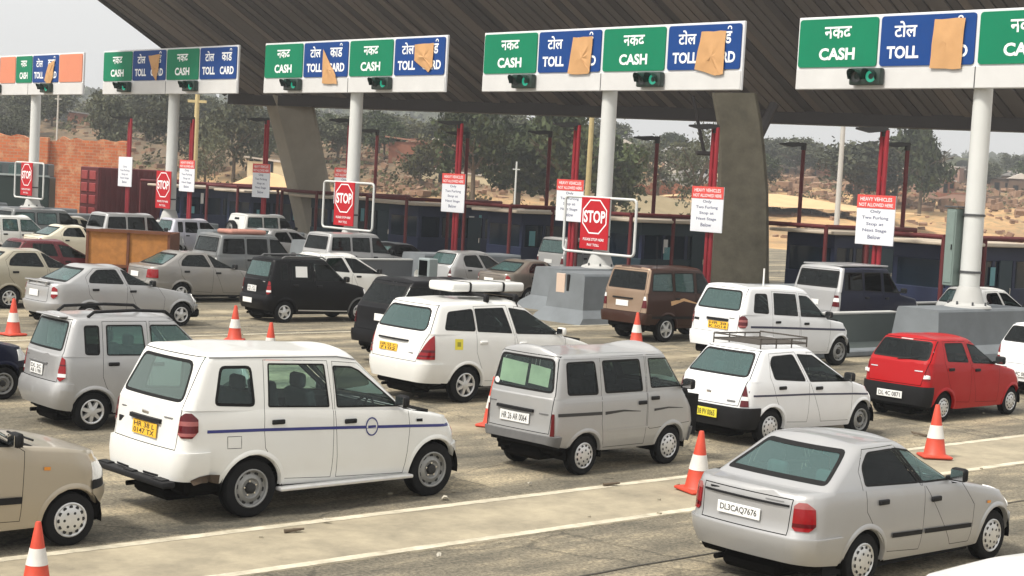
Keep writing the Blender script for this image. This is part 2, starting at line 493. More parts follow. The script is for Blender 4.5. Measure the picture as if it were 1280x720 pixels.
class Body:
    """A skinned shell whose faces are cut into panels; each panel becomes an object of its own."""
    def __init__(self, bm):
        self.bm = bm
        bm.normal_update()
        self.lay = bm.faces.layers.int.new('panel')
        self.names = {0: None}
        self.bvh = BVHTree.FromBMesh(bm)
    def cut(self, planes, filt, pid, src=(0,)):
        bm, lay = self.bm, self.lay
        c = [f for f in bm.faces if f[lay] in src and filt(f.calc_center_median(), f.normal)]
        for (co, no) in planes:
            if not c: return []
            geom = list({v for f in c for v in f.verts}) + list({e for f in c for e in f.edges}) + c
            r = bmesh.ops.bisect_plane(bm, geom=geom, dist=1e-5, plane_co=co, plane_no=no)
            fs = {g for g in r['geom'] if isinstance(g, bmesh.types.BMFace) and g.is_valid}
            co = Vector(co); no = Vector(no)
            c = [f for f in fs if (f.calc_center_median() - co).dot(no) < 0]
        for f in c: f[lay] = pid
        return c
    def side(self, poly, sgn, pid, src=(0,), pad=0.3, extra=None):
        n = len(poly)
        cx, cz = sum(p[0] for p in poly)/n, sum(p[1] for p in poly)/n
        pl = []
        for i in range(n):
            p, q = poly[i], poly[(i+1) % n]
            no = Vector((q[1] - p[1], 0, -(q[0] - p[0])))
            if no.length < 1e-7: continue
            no.normalize()
            if no.dot(Vector((cx - p[0], 0, cz - p[1]))) > 0: no = -no
            pl.append(((p[0], 0, p[1]), no))
        x0, x1 = min(p[0] for p in poly) - pad, max(p[0] for p in poly) + pad
        z0, z1 = min(p[1] for p in poly) - pad, max(p[1] for p in poly) + pad
        return self.cut(pl, lambda c, nn: c.y*sgn > 0.2 and nn.y*sgn > 0.3 and x0 < c.x < x1 and z0 < c.z < z1 and (extra is None or extra(c)), pid, src)
    def end(self, poly, sx, pid, src=(0,), xlim=None):
        n = len(poly)
        cy, cz = sum(p[0] for p in poly)/n, sum(p[1] for p in poly)/n
        pl = []
        for i in range(n):
            p, q = poly[i], poly[(i+1) % n]
            no = Vector((0, q[1] - p[1], -(q[0] - p[0])))
            if no.length < 1e-7: continue
            no.normalize()
            if no.dot(Vector((0, cy - p[0], cz - p[1]))) > 0: no = -no
            pl.append(((0, p[0], p[1]), no))
        return self.cut(pl, lambda c, nn: nn.x*sx > 0.15 and (xlim is None or xlim(c.x)), pid, src)
    def hit(self, o, d):
        r = self.bvh.ray_cast(Vector(o), Vector(d))
        return r[0], r[1]
    def ys(self, x, z, sgn=-1):
        p, n = self.hit((x, sgn*3, z), (0, -sgn, 0))
        return (p.y, n) if p is not None else (sgn*0.8, Vector((0, sgn, 0)))
    def xe(self, y, z, sx=-1):
        p, n = self.hit((sx*8, y, z), (-sx, 0, 0))
        return (p.x, n) if p is not None else (sx*1.0, Vector((sx, 0, 0)))
    def emit(self, pid, name, mat, parent, push=0.0, raise_=0.0, smooth=40):
        fs = [f for f in self.bm.faces if f[self.lay] == pid]
        if not fs: return None
        vs, idx = [], {}
        for f in fs:
            for v in f.verts:
                if v not in idx: idx[v] = len(vs); vs.append(v)
        co = [v.co + v.normal*(push + raise_) for v in vs]
        faces = [tuple(idx[v] for v in f.verts) for f in fs]
        if raise_ > 0:
            cnt = {}
            for f in faces:
                for a, b in zip(f, f[1:] + f[:1]): cnt[(a, b)] = cnt.get((a, b), 0) + 1
            base = {}
            for (a, b) in list(cnt):
                if (b, a) in cnt: continue
                for k in (a, b):
                    if k not in base: base[k] = len(co); co.append(vs[k].co + vs[k].normal*(push - 0.01))
                faces.append((b, a, base[a], base[b]))
        me = bpy.data.meshes.new(name)
        me.from_pydata([tuple(c) for c in co], [], faces)
        me.materials.append(mat)
        me.polygons.foreach_set('use_smooth', [True]*len(me.polygons))
        if raise_ > 0: me.set_sharp_from_angle(angle=R(smooth))
        else: me.normals_split_custom_set_from_vertices([tuple(v.normal) for v in vs])
        return put(name, me, parent)
    def ribbon(self, pts, w, off=0.004, sgn=-1, n=24, w2=None, closed=False):
        """A band on the body side through (x, z) points."""
        xs = []
        for (p, q) in zip(pts[:-1], pts[1:]):
            m = max(2, int(n*math.hypot(q[0]-p[0], q[1]-p[1])/2.0) + 1)
            xs += [(p[0] + (q[0]-p[0])*k/m, p[1] + (q[1]-p[1])*k/m) for k in range(m)]
        xs.append(pts[-1])
        bm = NB(); prev = None; m = len(xs)
        for i, (x, z) in enumerate(xs):
            a, b = xs[max(0, i-1)], xs[min(m-1, i+1)]
            if closed and i in (0, m-1): a, b = xs[-2], xs[1]
            t = Vector((b[0]-a[0], b[1]-a[1])).normalized()
            ww = w if w2 is None else w + (w2 - w)*i/(m-1)
            nx, nz = -t.y*ww/2, t.x*ww/2
            row = []
            for s in (1, -1):
                y, nn = self.ys(x + s*nx, z + s*nz, sgn)
                row.append(bm.verts.new(Vector((x + s*nx, y, z + s*nz)) + Vector((0, sgn*off, 0))))
            if prev: bm.faces.new((prev[0], prev[1], row[1], row[0]) if sgn < 0 else (prev[0], row[0], row[1], prev[1]))
            prev = row
        return bm

ARCH_N = 18
def build_car(name, label, cat, S, pos, rz, mat, group=None):
    """S: measured outline of one car, x forward from the rear axle, z up; both sides are built."""
    root = thing(name, label, cat, pos, rz, group)
    g = S.get
    W = S['W']/2; WB = S['WB']; Rw = S['R']; tw = g('tw', 0.18)
    xr, xf = S['xr'], S['xf']
    belt, zl = S['belt'], S['zl']
    low = NB()
    ns = max(16, int((xf - xr)/g('cell', 0.09)))
    wl = g('wprof', [(0, .93), (.12, .975), (.35, 1.0), (.7, .995), (.92, .975), (1, .955)])
    tl = [0, .06, .2, .36, .5, .64, .78, .88, .955, 1.0]
    levels = []
    for t in tl:
        xrt, xft, w = ip(S['rear'], t), ip(S['nose'], t), W*ip(wl, t)
        hr = half_ring(xrt, xft, w, g('rr', .16), g('rf', .32), g('br', .05), g('bf', .16), g('sb', .10), ns)
        levels.append([(x, y, sm(zl, x) + (sm(belt, x) - sm(zl, x))*t + (g('crown', .05)*(1 - (y/w)**2)*(1.0 if x > S['g_front'][0][1] - .7 else min(1.0, max(0.0, (S['g_rear'][0][1] + .1 - S['xr'])/.3 - .4))) if t > .99 else 0)) for x, y in hr])
    xg0, xg1 = S['g_rear'][0][1], S['g_front'][0][1]
    shell(low, levels, True, hole=lambda c: xg0 + .12 < c.x < xg1 - .12 and abs(c.y) < W*.86, crown=0)
    # deck crown
    gw0, gw1 = S['gw']
    tg = [0, .2, .42, .64, .84, .93, .98, 1.0]
    glev = []
    for t in tg:
        ins = 0 if t < .9 else {.93: .006, .98: .022, 1.0: .06}[t]
        w = gw0 + (gw1 - gw0)*(t**1.15) - ins
        hr = half_ring(ip(S['g_rear'], t) + ins*.8, ip(S['g_front'], t) - ins, w, (g('rr', .16) if S['g_rear'][0][1] < S['xr'] + .2 else g('grr', .10))*(1 - t) + g('grr', .10)*t, g('grf', .12), (g('br', .05) if S['g_rear'][0][1] < S['xr'] + .2 else g('gbr', .05)), g('gbf', .10), g('gsb', .05), ns)
        row = []
        for x, y in hr:
            zb = sm(belt, x) - .015
            if x > S['g_front'][0][1] - .6: zb = sm(belt, min(x, S['g_front'][0][1])) - .015 + g('crown', .05)*(1 - (y/w)**2)*.9
            zr = sm(S['roof'], x)
            row.append((x, y, zb + (zr - zb)*t + g('rcrown', .05)*(1 - (y/w)**2)*t*t))
        glev.append(row)
    shell(low, glev, True, crown=0)
    # seams between the two shells stay open inside the shoulder
    bm = low
    bmesh.ops.remove_doubles(bm, verts=bm.verts[:], dist=1e-6)
    bmesh.ops.dissolve_degenerate(bm, edges=bm.edges[:], dist=1e-6)
    B = Body(bm)
    jobs = []
    ids = iter(range(1, 400))
    door_ids = {}
    GAP = 390
    glassm = S.get('glass', G_CLEAR)
    # arches first so that door edges follow them
    for sgn in (-1, 1):
        for xa, ra in ((0, g('Ra', Rw + .055)), (WB, g('Raf', g('Ra', Rw + .055)))):
            zc = g('axz', Rw)
            poly = [(xa + ra*math.cos(2*math.pi*k/ARCH_N), zc + ra*math.sin(2*math.pi*k/ARCH_N)) for k in range(ARCH_N)]
            poly = [(x, z) for x, z in poly]
            B.side(poly, sgn, GAP, (0,), pad=.16)
            B.side([(xa - ra*.96, -.3), (xa + ra*.96, -.3), (xa + ra*.96, zc - .02), (xa - ra*.96, zc - .02)], sgn, GAP, (0,), pad=.2)
    for sgn in (-1, 1):
        for di, poly in enumerate(S.get('doors', [])):
            pid = next(ids)
            B.side(poly, sgn, GAP, (0,))
            B.side(inset_poly(poly, .0065), sgn, pid, (GAP,))
            for f in bm.faces:      # frame ring is the gap; keep it out of the arches' id
                pass
            door_ids[(sgn, di)] = pid
    B.tid = None
    if 'tailgate' in S:
        B.tid = next(ids)
        poly = [(y, z) for y, z in S['tailgate']] + [(-y, z) for y, z in S['tailgate'][::-1]]
        xl_ = S['g_rear'][1][1] + .3
        B.end(poly, -1, GAP, (0,), lambda x: x < xl_)
        B.end(inset_poly(poly, .0095), -1, B.tid, (GAP,), lambda x: x < xl_)
    for sgn in (-1, 1):
        for wi, wd in enumerate(S['windows']):
            poly = round_poly(wd['p'], wd.get('r', .05))
            src = (0,) if wd.get('door') is None else (0, door_ids[(sgn, wd['door'])], )
            if wd.get('src_all'): src = (0, GAP) + tuple(door_ids.values())
            sid, gid = next(ids), next(ids)
            B.side(poly, sgn, sid, src)
            B.side(inset_poly(poly, wd.get('seal', .028)), sgn, gid, (sid,))
            jobs.append(('win', sid, gid, sgn, wd))
    for key, nm, sx in (('rear_window', 'rear_window', -1), ('windscreen', 'windscreen', 1)):
        if key not in S: continue
        d = S[key]
        poly = round_poly(d['p'], d.get('r', .07))
        sid, gid = next(ids), next(ids)
        B.end(poly, sx, sid, (0,) if sx > 0 or B.tid is None else (0, B.tid, GAP), (lambda x: x < ip(S['g_rear'], 1) + .25) if sx < 0 else (lambda x: x > ip(S['g_front'], 1) - .25))
        B.end(inset_poly(poly, d.get('seal', .03)), sx, gid, (sid,))
        jobs.append(('end', sid, gid, nm, d))
    for L in S.get('lamps', []):
        for sgn in (-1, 1):
            pid = next(ids)
            x, y0, y1, z0, z1 = L['x'], L['y'][0], L['y'][1], L['z'][0], L['z'][1]
            sx = -1 if L['end'] == 'rear' else 1
            tp = L.get('taper', 0)
            pl = [((x, 0, 0), (1 if sx < 0 else -1, 0, 0)), ((0, sgn*y0, z0), Vector((0, -sgn, 0)) if not tp else Vector((0, -sgn*(z1-z0), tp)).normalized()),
                  ((0, 0, z0), (0, 0, -1)), ((0, 0, z1), (0, 0, 1)), ((0, sgn*y1, 0), (0, sgn, 0))]
            ch = L.get('ch', 0)
            if ch:
                ex = 1 if sx < 0 else -1
                pl += [((x - ex*ch, 0, z1), Vector((ex, 0, 1)).normalized()), ((x - ex*ch, 0, z0), Vector((ex, 0, -1)).normalized()),
                       ((x - ex*ch*.35, 0, z1 - ch*.0), Vector((ex*.5, 0, 1)).normalized()) if False else ((x, 0, 0), (ex, 0, 0))]
                pl += [((0, sgn*(y0 + ch*.6), z1), Vector((0, -sgn, 1)).normalized()), ((0, sgn*(y0 + ch*.6), z0), Vector((0, -sgn, -1)).normalized())]
            B.cut(pl, lambda c, n: c.y*sgn > y0 - .3 and ((c.x < x + .3) if sx < 0 else (c.x > x - .3)) and z0 - .25 < c.z < z1 + .25 and abs(n.z) < .8, pid, (0,))
            jobs.append(('lamp', pid, sgn, L))
            for (za, zb_, mt) in L.get('zones', []):
                p2 = next(ids)
                B.cut([((0, 0, za), (0, 0, -1)), ((0, 0, zb_), (0, 0, 1))], lambda c, n: True, p2, (pid,))
                jobs.append(('lamp', p2, sgn, dict(L, mat=mt)))
    for U in S.get('bumpers', []):
        pid = next(ids)
        sx = -1 if U['end'] == 'rear' else 1
        x, z0, z1 = U['x'], U['z'][0], U['z'][1]
        pl = [((x, 0, 0), (1 if sx < 0 else -1, 0, 0)), ((0, 0, z1), (0, 0, 1)), ((0, 0, z0), (0, 0, -1))]
        B.cut(pl, lambda c, n: ((c.x < x + .2) if sx < 0 else (c.x > x - .2)) and c.z < z1 + .2 and abs(n.z) < .85, pid, (0,))
        jobs.append(('bump', pid, U))
    bm.normal_update()
    # ---- objects
    B.emit(0, 'body', mat, root)
    lid = B.emit(B.tid, 'tailgate', S.get('tg_mat', mat), root) if B.tid else None
    if lid is not None and g('boot'): lid.name = 'boot_lid'
    doors = {}
    for (sgn, di), pid in door_ids.items():
        o = B.emit(pid, 'door', mat, root)
        doors[(sgn, di)] = o or root
    for j in jobs:
        if j[0] == 'win':
            _, sid, gid, sgn, wd = j
            par = root if wd.get('door') is None else doors[(sgn, wd['door'])]
            B.emit(gid, 'window', wd.get('glass', glassm), par, push=-.004)
            B.emit(sid, 'window_seal', wd.get('smat', SEAL), par, push=.0015)
        elif j[0] == 'end':
            _, sid, gid, nm, d = j
            par = lid if (nm == 'rear_window' and lid is not None and not g('boot')) else root
            o = B.emit(gid, nm, d.get('glass', glassm), par, push=-.003)
            B.emit(sid, 'window_seal', SEAL, par if par is not root else (o or root), push=.0015)
        elif j[0] == 'lamp':
            _, pid, sgn, L = j
            B.emit(pid, 'taillight' if L['end'] == 'rear' else 'headlight', L.get('mat', RED if L['end'] == 'rear' else CLEARL), root, raise_=L.get('h', .012))
        else:
            _, pid, U = j
            B.emit(pid, 'bumper', U.get('mat', mat), root, raise_=U.get('h', .03), smooth=50)
    # arch lips, liners, wheels
    for sgn in (-1, 1):
        for xa, ra in ((0, g('Ra', Rw + .055)), (WB, g('Raf', g('Ra', Rw + .055)))):
            zc = g('axz', Rw)
            lip = NB(); prev = None
            yc, _ = B.ys(xa, zc + ra + .04, sgn)
            def end_angle(sd):
                zlow = sm(zl, xa + sd*(ra + .03)) + .01
                return math.asin(max(-.6, min(.8, (zlow - zc)/(ra + .03))))
            aF, aB = end_angle(1), end_angle(-1)
            for k in range(25):
                a = aF + (math.pi - aB - aF)*k/24
                row = []
                for dr, dy in ((.055, .001), (.03, g('flare', .012)), (.004, g('flare', .012)), (-.012, -.05)):
                    x, z = xa + (ra + dr)*math.cos(a), zc + (ra + dr)*math.sin(a)
                    p, n = B.hit((x, sgn*3, z), (0, -sgn, 0))
                    if p is None or p.y*sgn < .4: y = yc
                    else: y = p.y
                    if dr < 0: y = row[-1].co.y - sgn*.0
                    row.append(lip.verts.new((x, y + sgn*dy, z)))
                if prev:
                    for i in range(3):
                        lip.faces.new((prev[i], prev[i+1], row[i+1], row[i]))
                prev = row
            bmesh.ops.recalc_face_normals(lip, faces=lip.faces[:])
            obj('wheel_arch', lip, g('arch_mat', mat), root, smooth=50)
            ln = NB()
            M = Matrix.Translation((xa, 0, zc))
            prw = None
            for k in range(17):
                a = R(-8) + R(196)*k/16
                cw = (ra + .02)*math.cos(a), (ra + .02)*math.sin(a)
                row = [ln.verts.new((xa, sgn*(W - .36), zc)), ln.verts.new((xa + cw[0], sgn*(W - .36), zc + cw[1])), ln.verts.new((xa + cw[0], sgn*(abs(yc) - .03), zc + cw[1]))]
                if prw:
                    ln.faces.new((prw[0], prw[1], row[1])); ln.faces.new((prw[1], prw[2], row[2], row[1]))
                prw = row
            obj('wheel_well', ln, UNDER, root, smooth=40)
            wo_ = thing_part('wheel', tyre_mesh(Rw, tw), root, (xa, sgn*(abs(yc) - tw*.5 - g('wheel_in', .03)), Rw))
            if sgn > 0: wo_.rotation_euler = (0, 0, math.pi)
            wo_.rotation_euler.rotate_axis('Y', random.uniform(0, 6.28))
            if xa > 0 and g('steer'): wo_.rotation_euler = (0, 0, (math.pi if sgn > 0 else 0) + R(g('steer')))
            put('rim', rim_mesh(g('rim', 'cap') if xa == 0 else g('rimf', g('rim', 'cap')), Rw, tw), wo_)
    # underside, cabin
    ub = NB()
    z0 = min(p[1] for p in zl)
    box(ub, ((xr + xf)/2, 0, z0 + .10), (xf - xr - .35, W*1.72, .22), .05)
    tube(ub, (xr + .05, W*.45, z0 - .02), (xr + .8, W*.4, z0 - .01), .03)
    box(ub, (xr + .35, 0, z0 - .03), (.45, W*.9, .16), .05)
    box(ub, (0, 0, Rw*.85), (.12, W*1.7, .12), .02)
    obj('underbody', ub, UNDER, root)
    cb = NB()
    c0, c1 = xg0 + .02, xg1 + .25
    zf = g('floor', sm(S['roof'], .6) - 1.27)
    hgt = max(zf + .1, sm(belt, (c0 + c1)/2) - .10)
    lv = []
    for z, k in ((zf, .86), (hgt, .9)):
        lv.append([cb.verts.new((x, y, z if x != c1 else z)) for x, y in ((c0 + .06, -W*k), (c1, -W*k), (c1, W*k), (c0 + .06, W*k))])
    for i in range(4): cb.faces.new((lv[0][i], lv[0][(i+1) % 4], lv[1][(i+1) % 4], lv[1][i]))
    cb.faces.new(lv[0])
    obj('cabin_lining', cb, DARKIN, root)
    sm_ = g('seatm', SEATM)
    wx = g('seats', [])
    for (sx_, sy_, sw) in wx:
        st = NB()
        zb_ = zf + .18
        box(st, (sx_ + .05, sy_, zb_), (.5, sw, .18), .05, seg=2)
        box(st, (sx_ - .22, sy_, zb_ + .34), (.14, sw, .58), .05, Matrix.Rotation(R(-12), 4, 'Y'), seg=2)
        for hy in ([0] if sw < .7 else [-sw*.27, sw*.27]):
            box(st, (sx_ - .30, sy_ + hy, zb_ + .72), (.10, .26, .18), .045, seg=2)
        obj('seat', st, sm_, root, smooth=60)
    db = NB()
    box(db, (xg1 - .12, 0, sm(belt, xg1) - .10), (.42, W*1.66, .22), .06, seg=2)
    obj('dashboard', db, DARKIN, root, smooth=50)
    sw_ = NB()
    M = Matrix.Translation((xg1 - .50, -W*.45, sm(belt, xg1) - .02)) @ Matrix.Rotation(R(-62), 4, 'Y')
    lathe(sw_, [(.19 + .016*math.cos(a), .016*math.sin(a)) for a in [2*math.pi*k/6 for k in range(7)]], 20, 'Z', M)
    tube(sw_, M @ Vector((-.19, 0, 0)), M @ Vector((.19, 0, 0)), .015, n=5)
    tube(sw_, M @ Vector((0, 0, 0)), M @ Vector((0, 0, -.3)), .02, n=5)
    obj('steering_wheel', sw_, DARKIN, root, smooth=60)
    # handles, mirrors, plates
    for (sgn, di), o in doors.items():
        if di < len(S.get('handles', [])):
            hx, hz = S['handles'][di]
            y, n = B.ys(hx, hz, sgn)
            h = NB()
            box(h, (hx, y + sgn*.010, hz), (.17, .035, .055), .012, seg=2)
            obj('door_handle', h, g('handle_mat', BLACKPL), o, smooth=50)
    if 'mirror' in S:
        for sgn in (-1, 1):
            mx_, mz_ = S['mirror']
            y, n = B.ys(mx_, mz_ - .04, sgn)
            h = NB()
            box(h, (mx_ + .02, y + sgn*.13, mz_ + .03), (.10, .19, .15), .035, seg=2)
            tube(h, (mx_ + .03, y - sgn*.03, mz_ - .03), (mx_ + .02, y + sgn*.08, mz_ + .0), .028, n=6)
            mo = obj('wing_mirror', h, g('mirror_mat', BLACKPL), root, smooth=50)
            gl_ = NB()
            box(gl_, (mx_ - .034, y + sgn*.13, mz_ + .03), (.006, .15, .11))
            obj('mirror_glass', gl_, CHROME, mo)
    if 'plate' in S:
        p = S['plate']
        x, n = B.xe(p['y'], p['z'])
        x = x + p.get('dx', 0)
        lean = p.get('lean', 0)
        pm = NB()
        box(pm, (0, 0, 0), (.014, p['w'], p['h']), .004)
        po = obj('licence_plate', pm, p.get('mat', PLATE_W), root, loc=(x - .016, p['y'], p['z']), rot=(0, R(lean), 0))
        lines = p.get('text', [])
        for k, s in enumerate(lines):
            hh = p['h']*(.62 if len(lines) == 1 else .36)
            zz = 0 if len(lines) == 1 else (p['h']*(.22 - .44*k))
            add_text('lettering', s, INK, po, (-.009, 0, zz), p['w']*.86, hh)
    for bnd in S.get('bands', []):
        for sgn in (-1, 1):
            b_ = B.ribbon(bnd['p'], bnd['w'], bnd.get('off', .004), sgn, w2=bnd.get('w2'))
            obj(bnd['name'], b_, bnd['mat'], root, smooth=60)
    return root, B
def thing_part(name, me, parent, loc):
    return put(name, me, parent, loc)
def rear_box(B, root, name, y0, y1, z0, z1, mat, d=.03, off=0.0, bev=.008):
    x, n = B.xe((y0 + y1)/2, (z0 + z1)/2)
    if abs(y1 - y0) > .14:
        b = NB(); prev = None; m = 8
        for k in range(m + 1):
            y = y0 + (y1 - y0)*k/m
            xs_ = [B.xe(y, z)[0] for z in (z0, z1)]
            e = d if 0 < k < m else d*.7
            row = [b.verts.new(p) for p in ((xs_[0] + .01, y, z0), (xs_[0] - e - off, y, z0 + .003), (xs_[1] - e - off, y, z1 - .003), (xs_[1] + .01, y, z1))]
            if prev:
                for i in range(3): b.faces.new((prev[i], prev[i+1], row[i+1], row[i]))
            else: b.faces.new(row)
            prev = row
        b.faces.new(prev[::-1])
        bmesh.ops.recalc_face_normals(b, faces=b.faces[:])
        return obj(name, b, mat, root, smooth=40)
    b = NB(); box(b, (x - d/2 + .004 - off, (y0 + y1)/2, (z0 + z1)/2), (d, abs(y1 - y0), z1 - z0), bev, seg=2)
    return obj(name, b, mat, root, smooth=50)
def wiper(B, root, y0, y1, z0, z1):
    b = NB()
    xa, _ = B.xe(y0, z0); xb, _ = B.xe(y1, z1)
    tube(b, (xa - .02, y0, z0), (xb - .018, y1, z1), .008, n=5)
    return obj('wiper', b, BLACKPL, root)

# ------------------------------------------------------------------ outlines of the kinds of car in the queue
WHITE = paint('paint_white', (0.70, 0.70, 0.67), rough=.35, dust=.12)
WHITE2 = paint('paint_cool_white', (0.69, 0.70, 0.705), rough=.35, dust=.10)
SILVER = paint('paint_silver', (0.38, 0.38, 0.375), .5, .36, .10)
SILVERL = paint('paint_light_silver', (0.39, 0.39, 0.388), .5, .34, .10)
SILVERD = paint('paint_grey_silver', (0.25, 0.24, 0.225), .45, .38, .25)
BEIGE = paint('paint_champagne', (0.39, 0.34, 0.26), .45, .36, .2)
SANDP = paint('paint_sand', (0.36, 0.33, 0.25), .4, .38, .25)
BLACKP = paint('paint_black', (0.0035, 0.0035, 0.0045), 0, .28, .004, .12)
NAVYP = paint('paint_dark_navy', (0.005, 0.007, 0.024), 0, .3, .008, .15)
REDP = paint('paint_red', (0.34, 0.004, 0.006), 0, .30, .0, .2)
MAROON = paint('paint_maroon', (0.10, 0.006, 0.012), .1, .34, .05, .3)
BROWN_SHADED = paint('paint_brown_shaded', (0.036, 0.012, 0.006), .1, .34, .02, .25)  # side shade of the utility wagon put into its brown
TAN_LIT = paint('paint_tan_lit', (0.25, 0.165, 0.105), .35, .36, .2)
TAUPE = paint('paint_taupe', (0.16, 0.135, 0.11), .4, .36, .2)
CREAM = paint('paint_cream', (0.62, 0.57, 0.44), .1, .38, .18)
GREYP = paint('paint_grey', (0.14, 0.15, 0.152), .35, .36, .2)
BLUE_STRIPE = flat('stripe_blue', (0.025, 0.03, 0.16), .45)
NAVY_STRIPE = flat('stripe_dark', (0.03, 0.03, 0.06), .45)
BLACK_STRIPE = flat('stripe_black', (0.02, 0.02, 0.02), .45)

def mirror_poly(h): return [(-y, z) for y, z in h] + [(y, z) for y, z in h[::-1]]
def rwin(yb, zb, yt, zt): return [(-yb, zb), (yb, zb), (yt, zt), (-yt, zt)]

TAVERA = dict(tailgate=[(.67, .82), (.692, 1.25), (.64, 1.85)], W=1.68, WB=2.685, R=.34, tw=.20, xr=-.98, xf=3.30, cell=.085, rim='steel',
    belt=[(-1.0, 1.29), (0, 1.25), (1.1, 1.19), (2.2, 1.12), (2.7, 1.045), (3.05, .94), (3.35, .80)],
    zl=[(-1.0, .50), (-.55, .47), (-.2, .36), (2.3, .30), (2.7, .34), (3.3, .36)],
    rear=[(0, -1.0), (.3, -1.0), (.42, -.97), (1, -.93)], nose=[(0, 3.24), (.4, 3.30), (.8, 3.24), (1, 3.14)],
    g_rear=[(0, -.93), (1, -.64)], g_front=[(0, 2.34), (1, 1.52)], gw=(.80, .68), rr=.13, rf=.36, crown=.06, rcrown=.06,
    roof=[(-.8, 1.87), (.2, 1.89), (1.1, 1.85), (1.7, 1.80)],
    windows=[dict(p=[(-.53, 1.31), (.01, 1.275), (-.02, 1.74), (-.43, 1.75)], r=.07, seal=.035),
             dict(p=[(.18, 1.26), (1.05, 1.215), (1.0, 1.725), (.2, 1.76)], r=.03, door=0, seal=.02),
             dict(p=[(1.15, 1.205), (2.14, 1.165), (1.52, 1.63), (1.40, 1.68), (1.12, 1.70)], r=.03, door=1, seal=.02)],
    doors=[[(.40, .42), (1.10, .38), (1.10, 1.16), (1.045, 1.76), (.14, 1.80), (.12, 1.0), (.14, .80)],
           [(1.13, .38), (2.20, .34), (2.26, .9), (2.24, 1.135), (1.50, 1.715), (1.08, 1.755), (1.12, 1.16)]],
    handles=[(.31, 1.09), (1.34, 1.04)], rear_window=dict(p=rwin(.66, 1.34, .545, 1.80), r=.10, seal=.035, glass=G_REAR), windscreen=dict(p=rwin(.70, 1.18, .56, 1.74), r=.05),
    lamps=[dict(end='rear', x=-.735, y=(.685, 1.0), z=(.965, 1.24), h=.014, ch=.07, zones=[(1.06, 1.10, REDD), (1.10, 1.15, PINKL), (.985, 1.02, PINKL)], mat=REDD), dict(end='front', x=2.98, y=(.40, 1.0), z=(.74, .93))],
    bumpers=[dict(end='rear', x=-.58, z=(.40, .80), h=.035), dict(end='front', x=2.95, z=(.30, .64), h=.03)],
    mirror=(2.04, 1.22), seats=[(1.15, .40, .5), (1.15, -.40, .5), (.35, 0, 1.25)],
    plate=dict(y=-.05, z=.985, w=.52, h=.16, mat=PLATE_Y, lean=4, text=['HR 38 L', '0147 TX']))
OMNI = dict(tailgate=[(.58, .60), (.612, 1.14), (.545, 1.65)], W=1.41, WB=1.84, R=.275, tw=.155, xr=-.66, xf=2.54, cell=.075, rim='cap', wheel_in=.03,
    belt=[(-.7, 1.09), (1.0, 1.09), (2.1, 1.10), (2.6, 1.04)], zl=[(-.7, .48), (-.4, .40), (.3, .32), (1.6, .31), (2.2, .30), (2.6, .36)],
    rear=[(0, -.67), (.25, -.67), (.35, -.655), (1, -.635)], nose=[(0, 2.52), (.35, 2.55), (.7, 2.50), (1, 2.30)],
    g_rear=[(0, -.635), (1, -.52)], g_front=[(0, 2.27), (1, 1.83)], gw=(.665, .585), rr=.09, rf=.22, br=.03, bf=.10, crown=.02, rcrown=.11, grr=.10,
    roof=[(-.7, 1.655), (.5, 1.66), (1.9, 1.63)],
    windows=[dict(p=[(-.38, 1.12), (.25, 1.105), (.19, 1.575), (-.385, 1.575)], r=.06, seal=.03, glass=G_DARK),
             dict(p=[(.38, 1.115), (1.20, 1.105), (1.14, 1.57), (.33, 1.575)], r=.05, seal=.03, door=0, glass=G_DARK),
             dict(p=[(1.37, 1.14), (2.10, 1.13), (1.80, 1.56), (1.32, 1.57)], r=.04, seal=.02, door=1)],
    doors=[[(.37, .36), (1.25, .35), (1.27, 1.0), (1.25, 1.62), (.29, 1.625), (.30, .7)],
           [(1.28, .60), (1.34, .56), (2.28, .60), (2.26, 1.10), (1.83, 1.61), (1.28, 1.62)]],
    handles=[(1.16, .95), (1.44, 1.0)], rear_window=dict(p=rwin(.585, 1.15, .51, 1.615), r=.08, seal=.03, glass=G_CLEAR), windscreen=dict(p=rwin(.58, 1.14, .50, 1.56), r=.05),
    lamps=[dict(end='rear', x=-.60, y=(.60, 1.0), z=(.58, .88), h=.012, mat=REDD), dict(end='front', x=2.4, y=(.38, .56), z=(.62, .80))],
    bumpers=[dict(end='rear', x=-.50, z=(.38, .575), h=.04, mat=GREYPL), dict(end='front', x=2.3, z=(.30, .52), h=.03, mat=GREYPL)],
    mirror=(2.08, 1.15), seats=[(1.1, .33, .5), (1.1, -.33, .5), (.2, 0, 1.1)], Ra=.33,
    plate=dict(y=.06, z=.765, w=.56, h=.145, lean=2, text=['HR 26 AR 0064']))
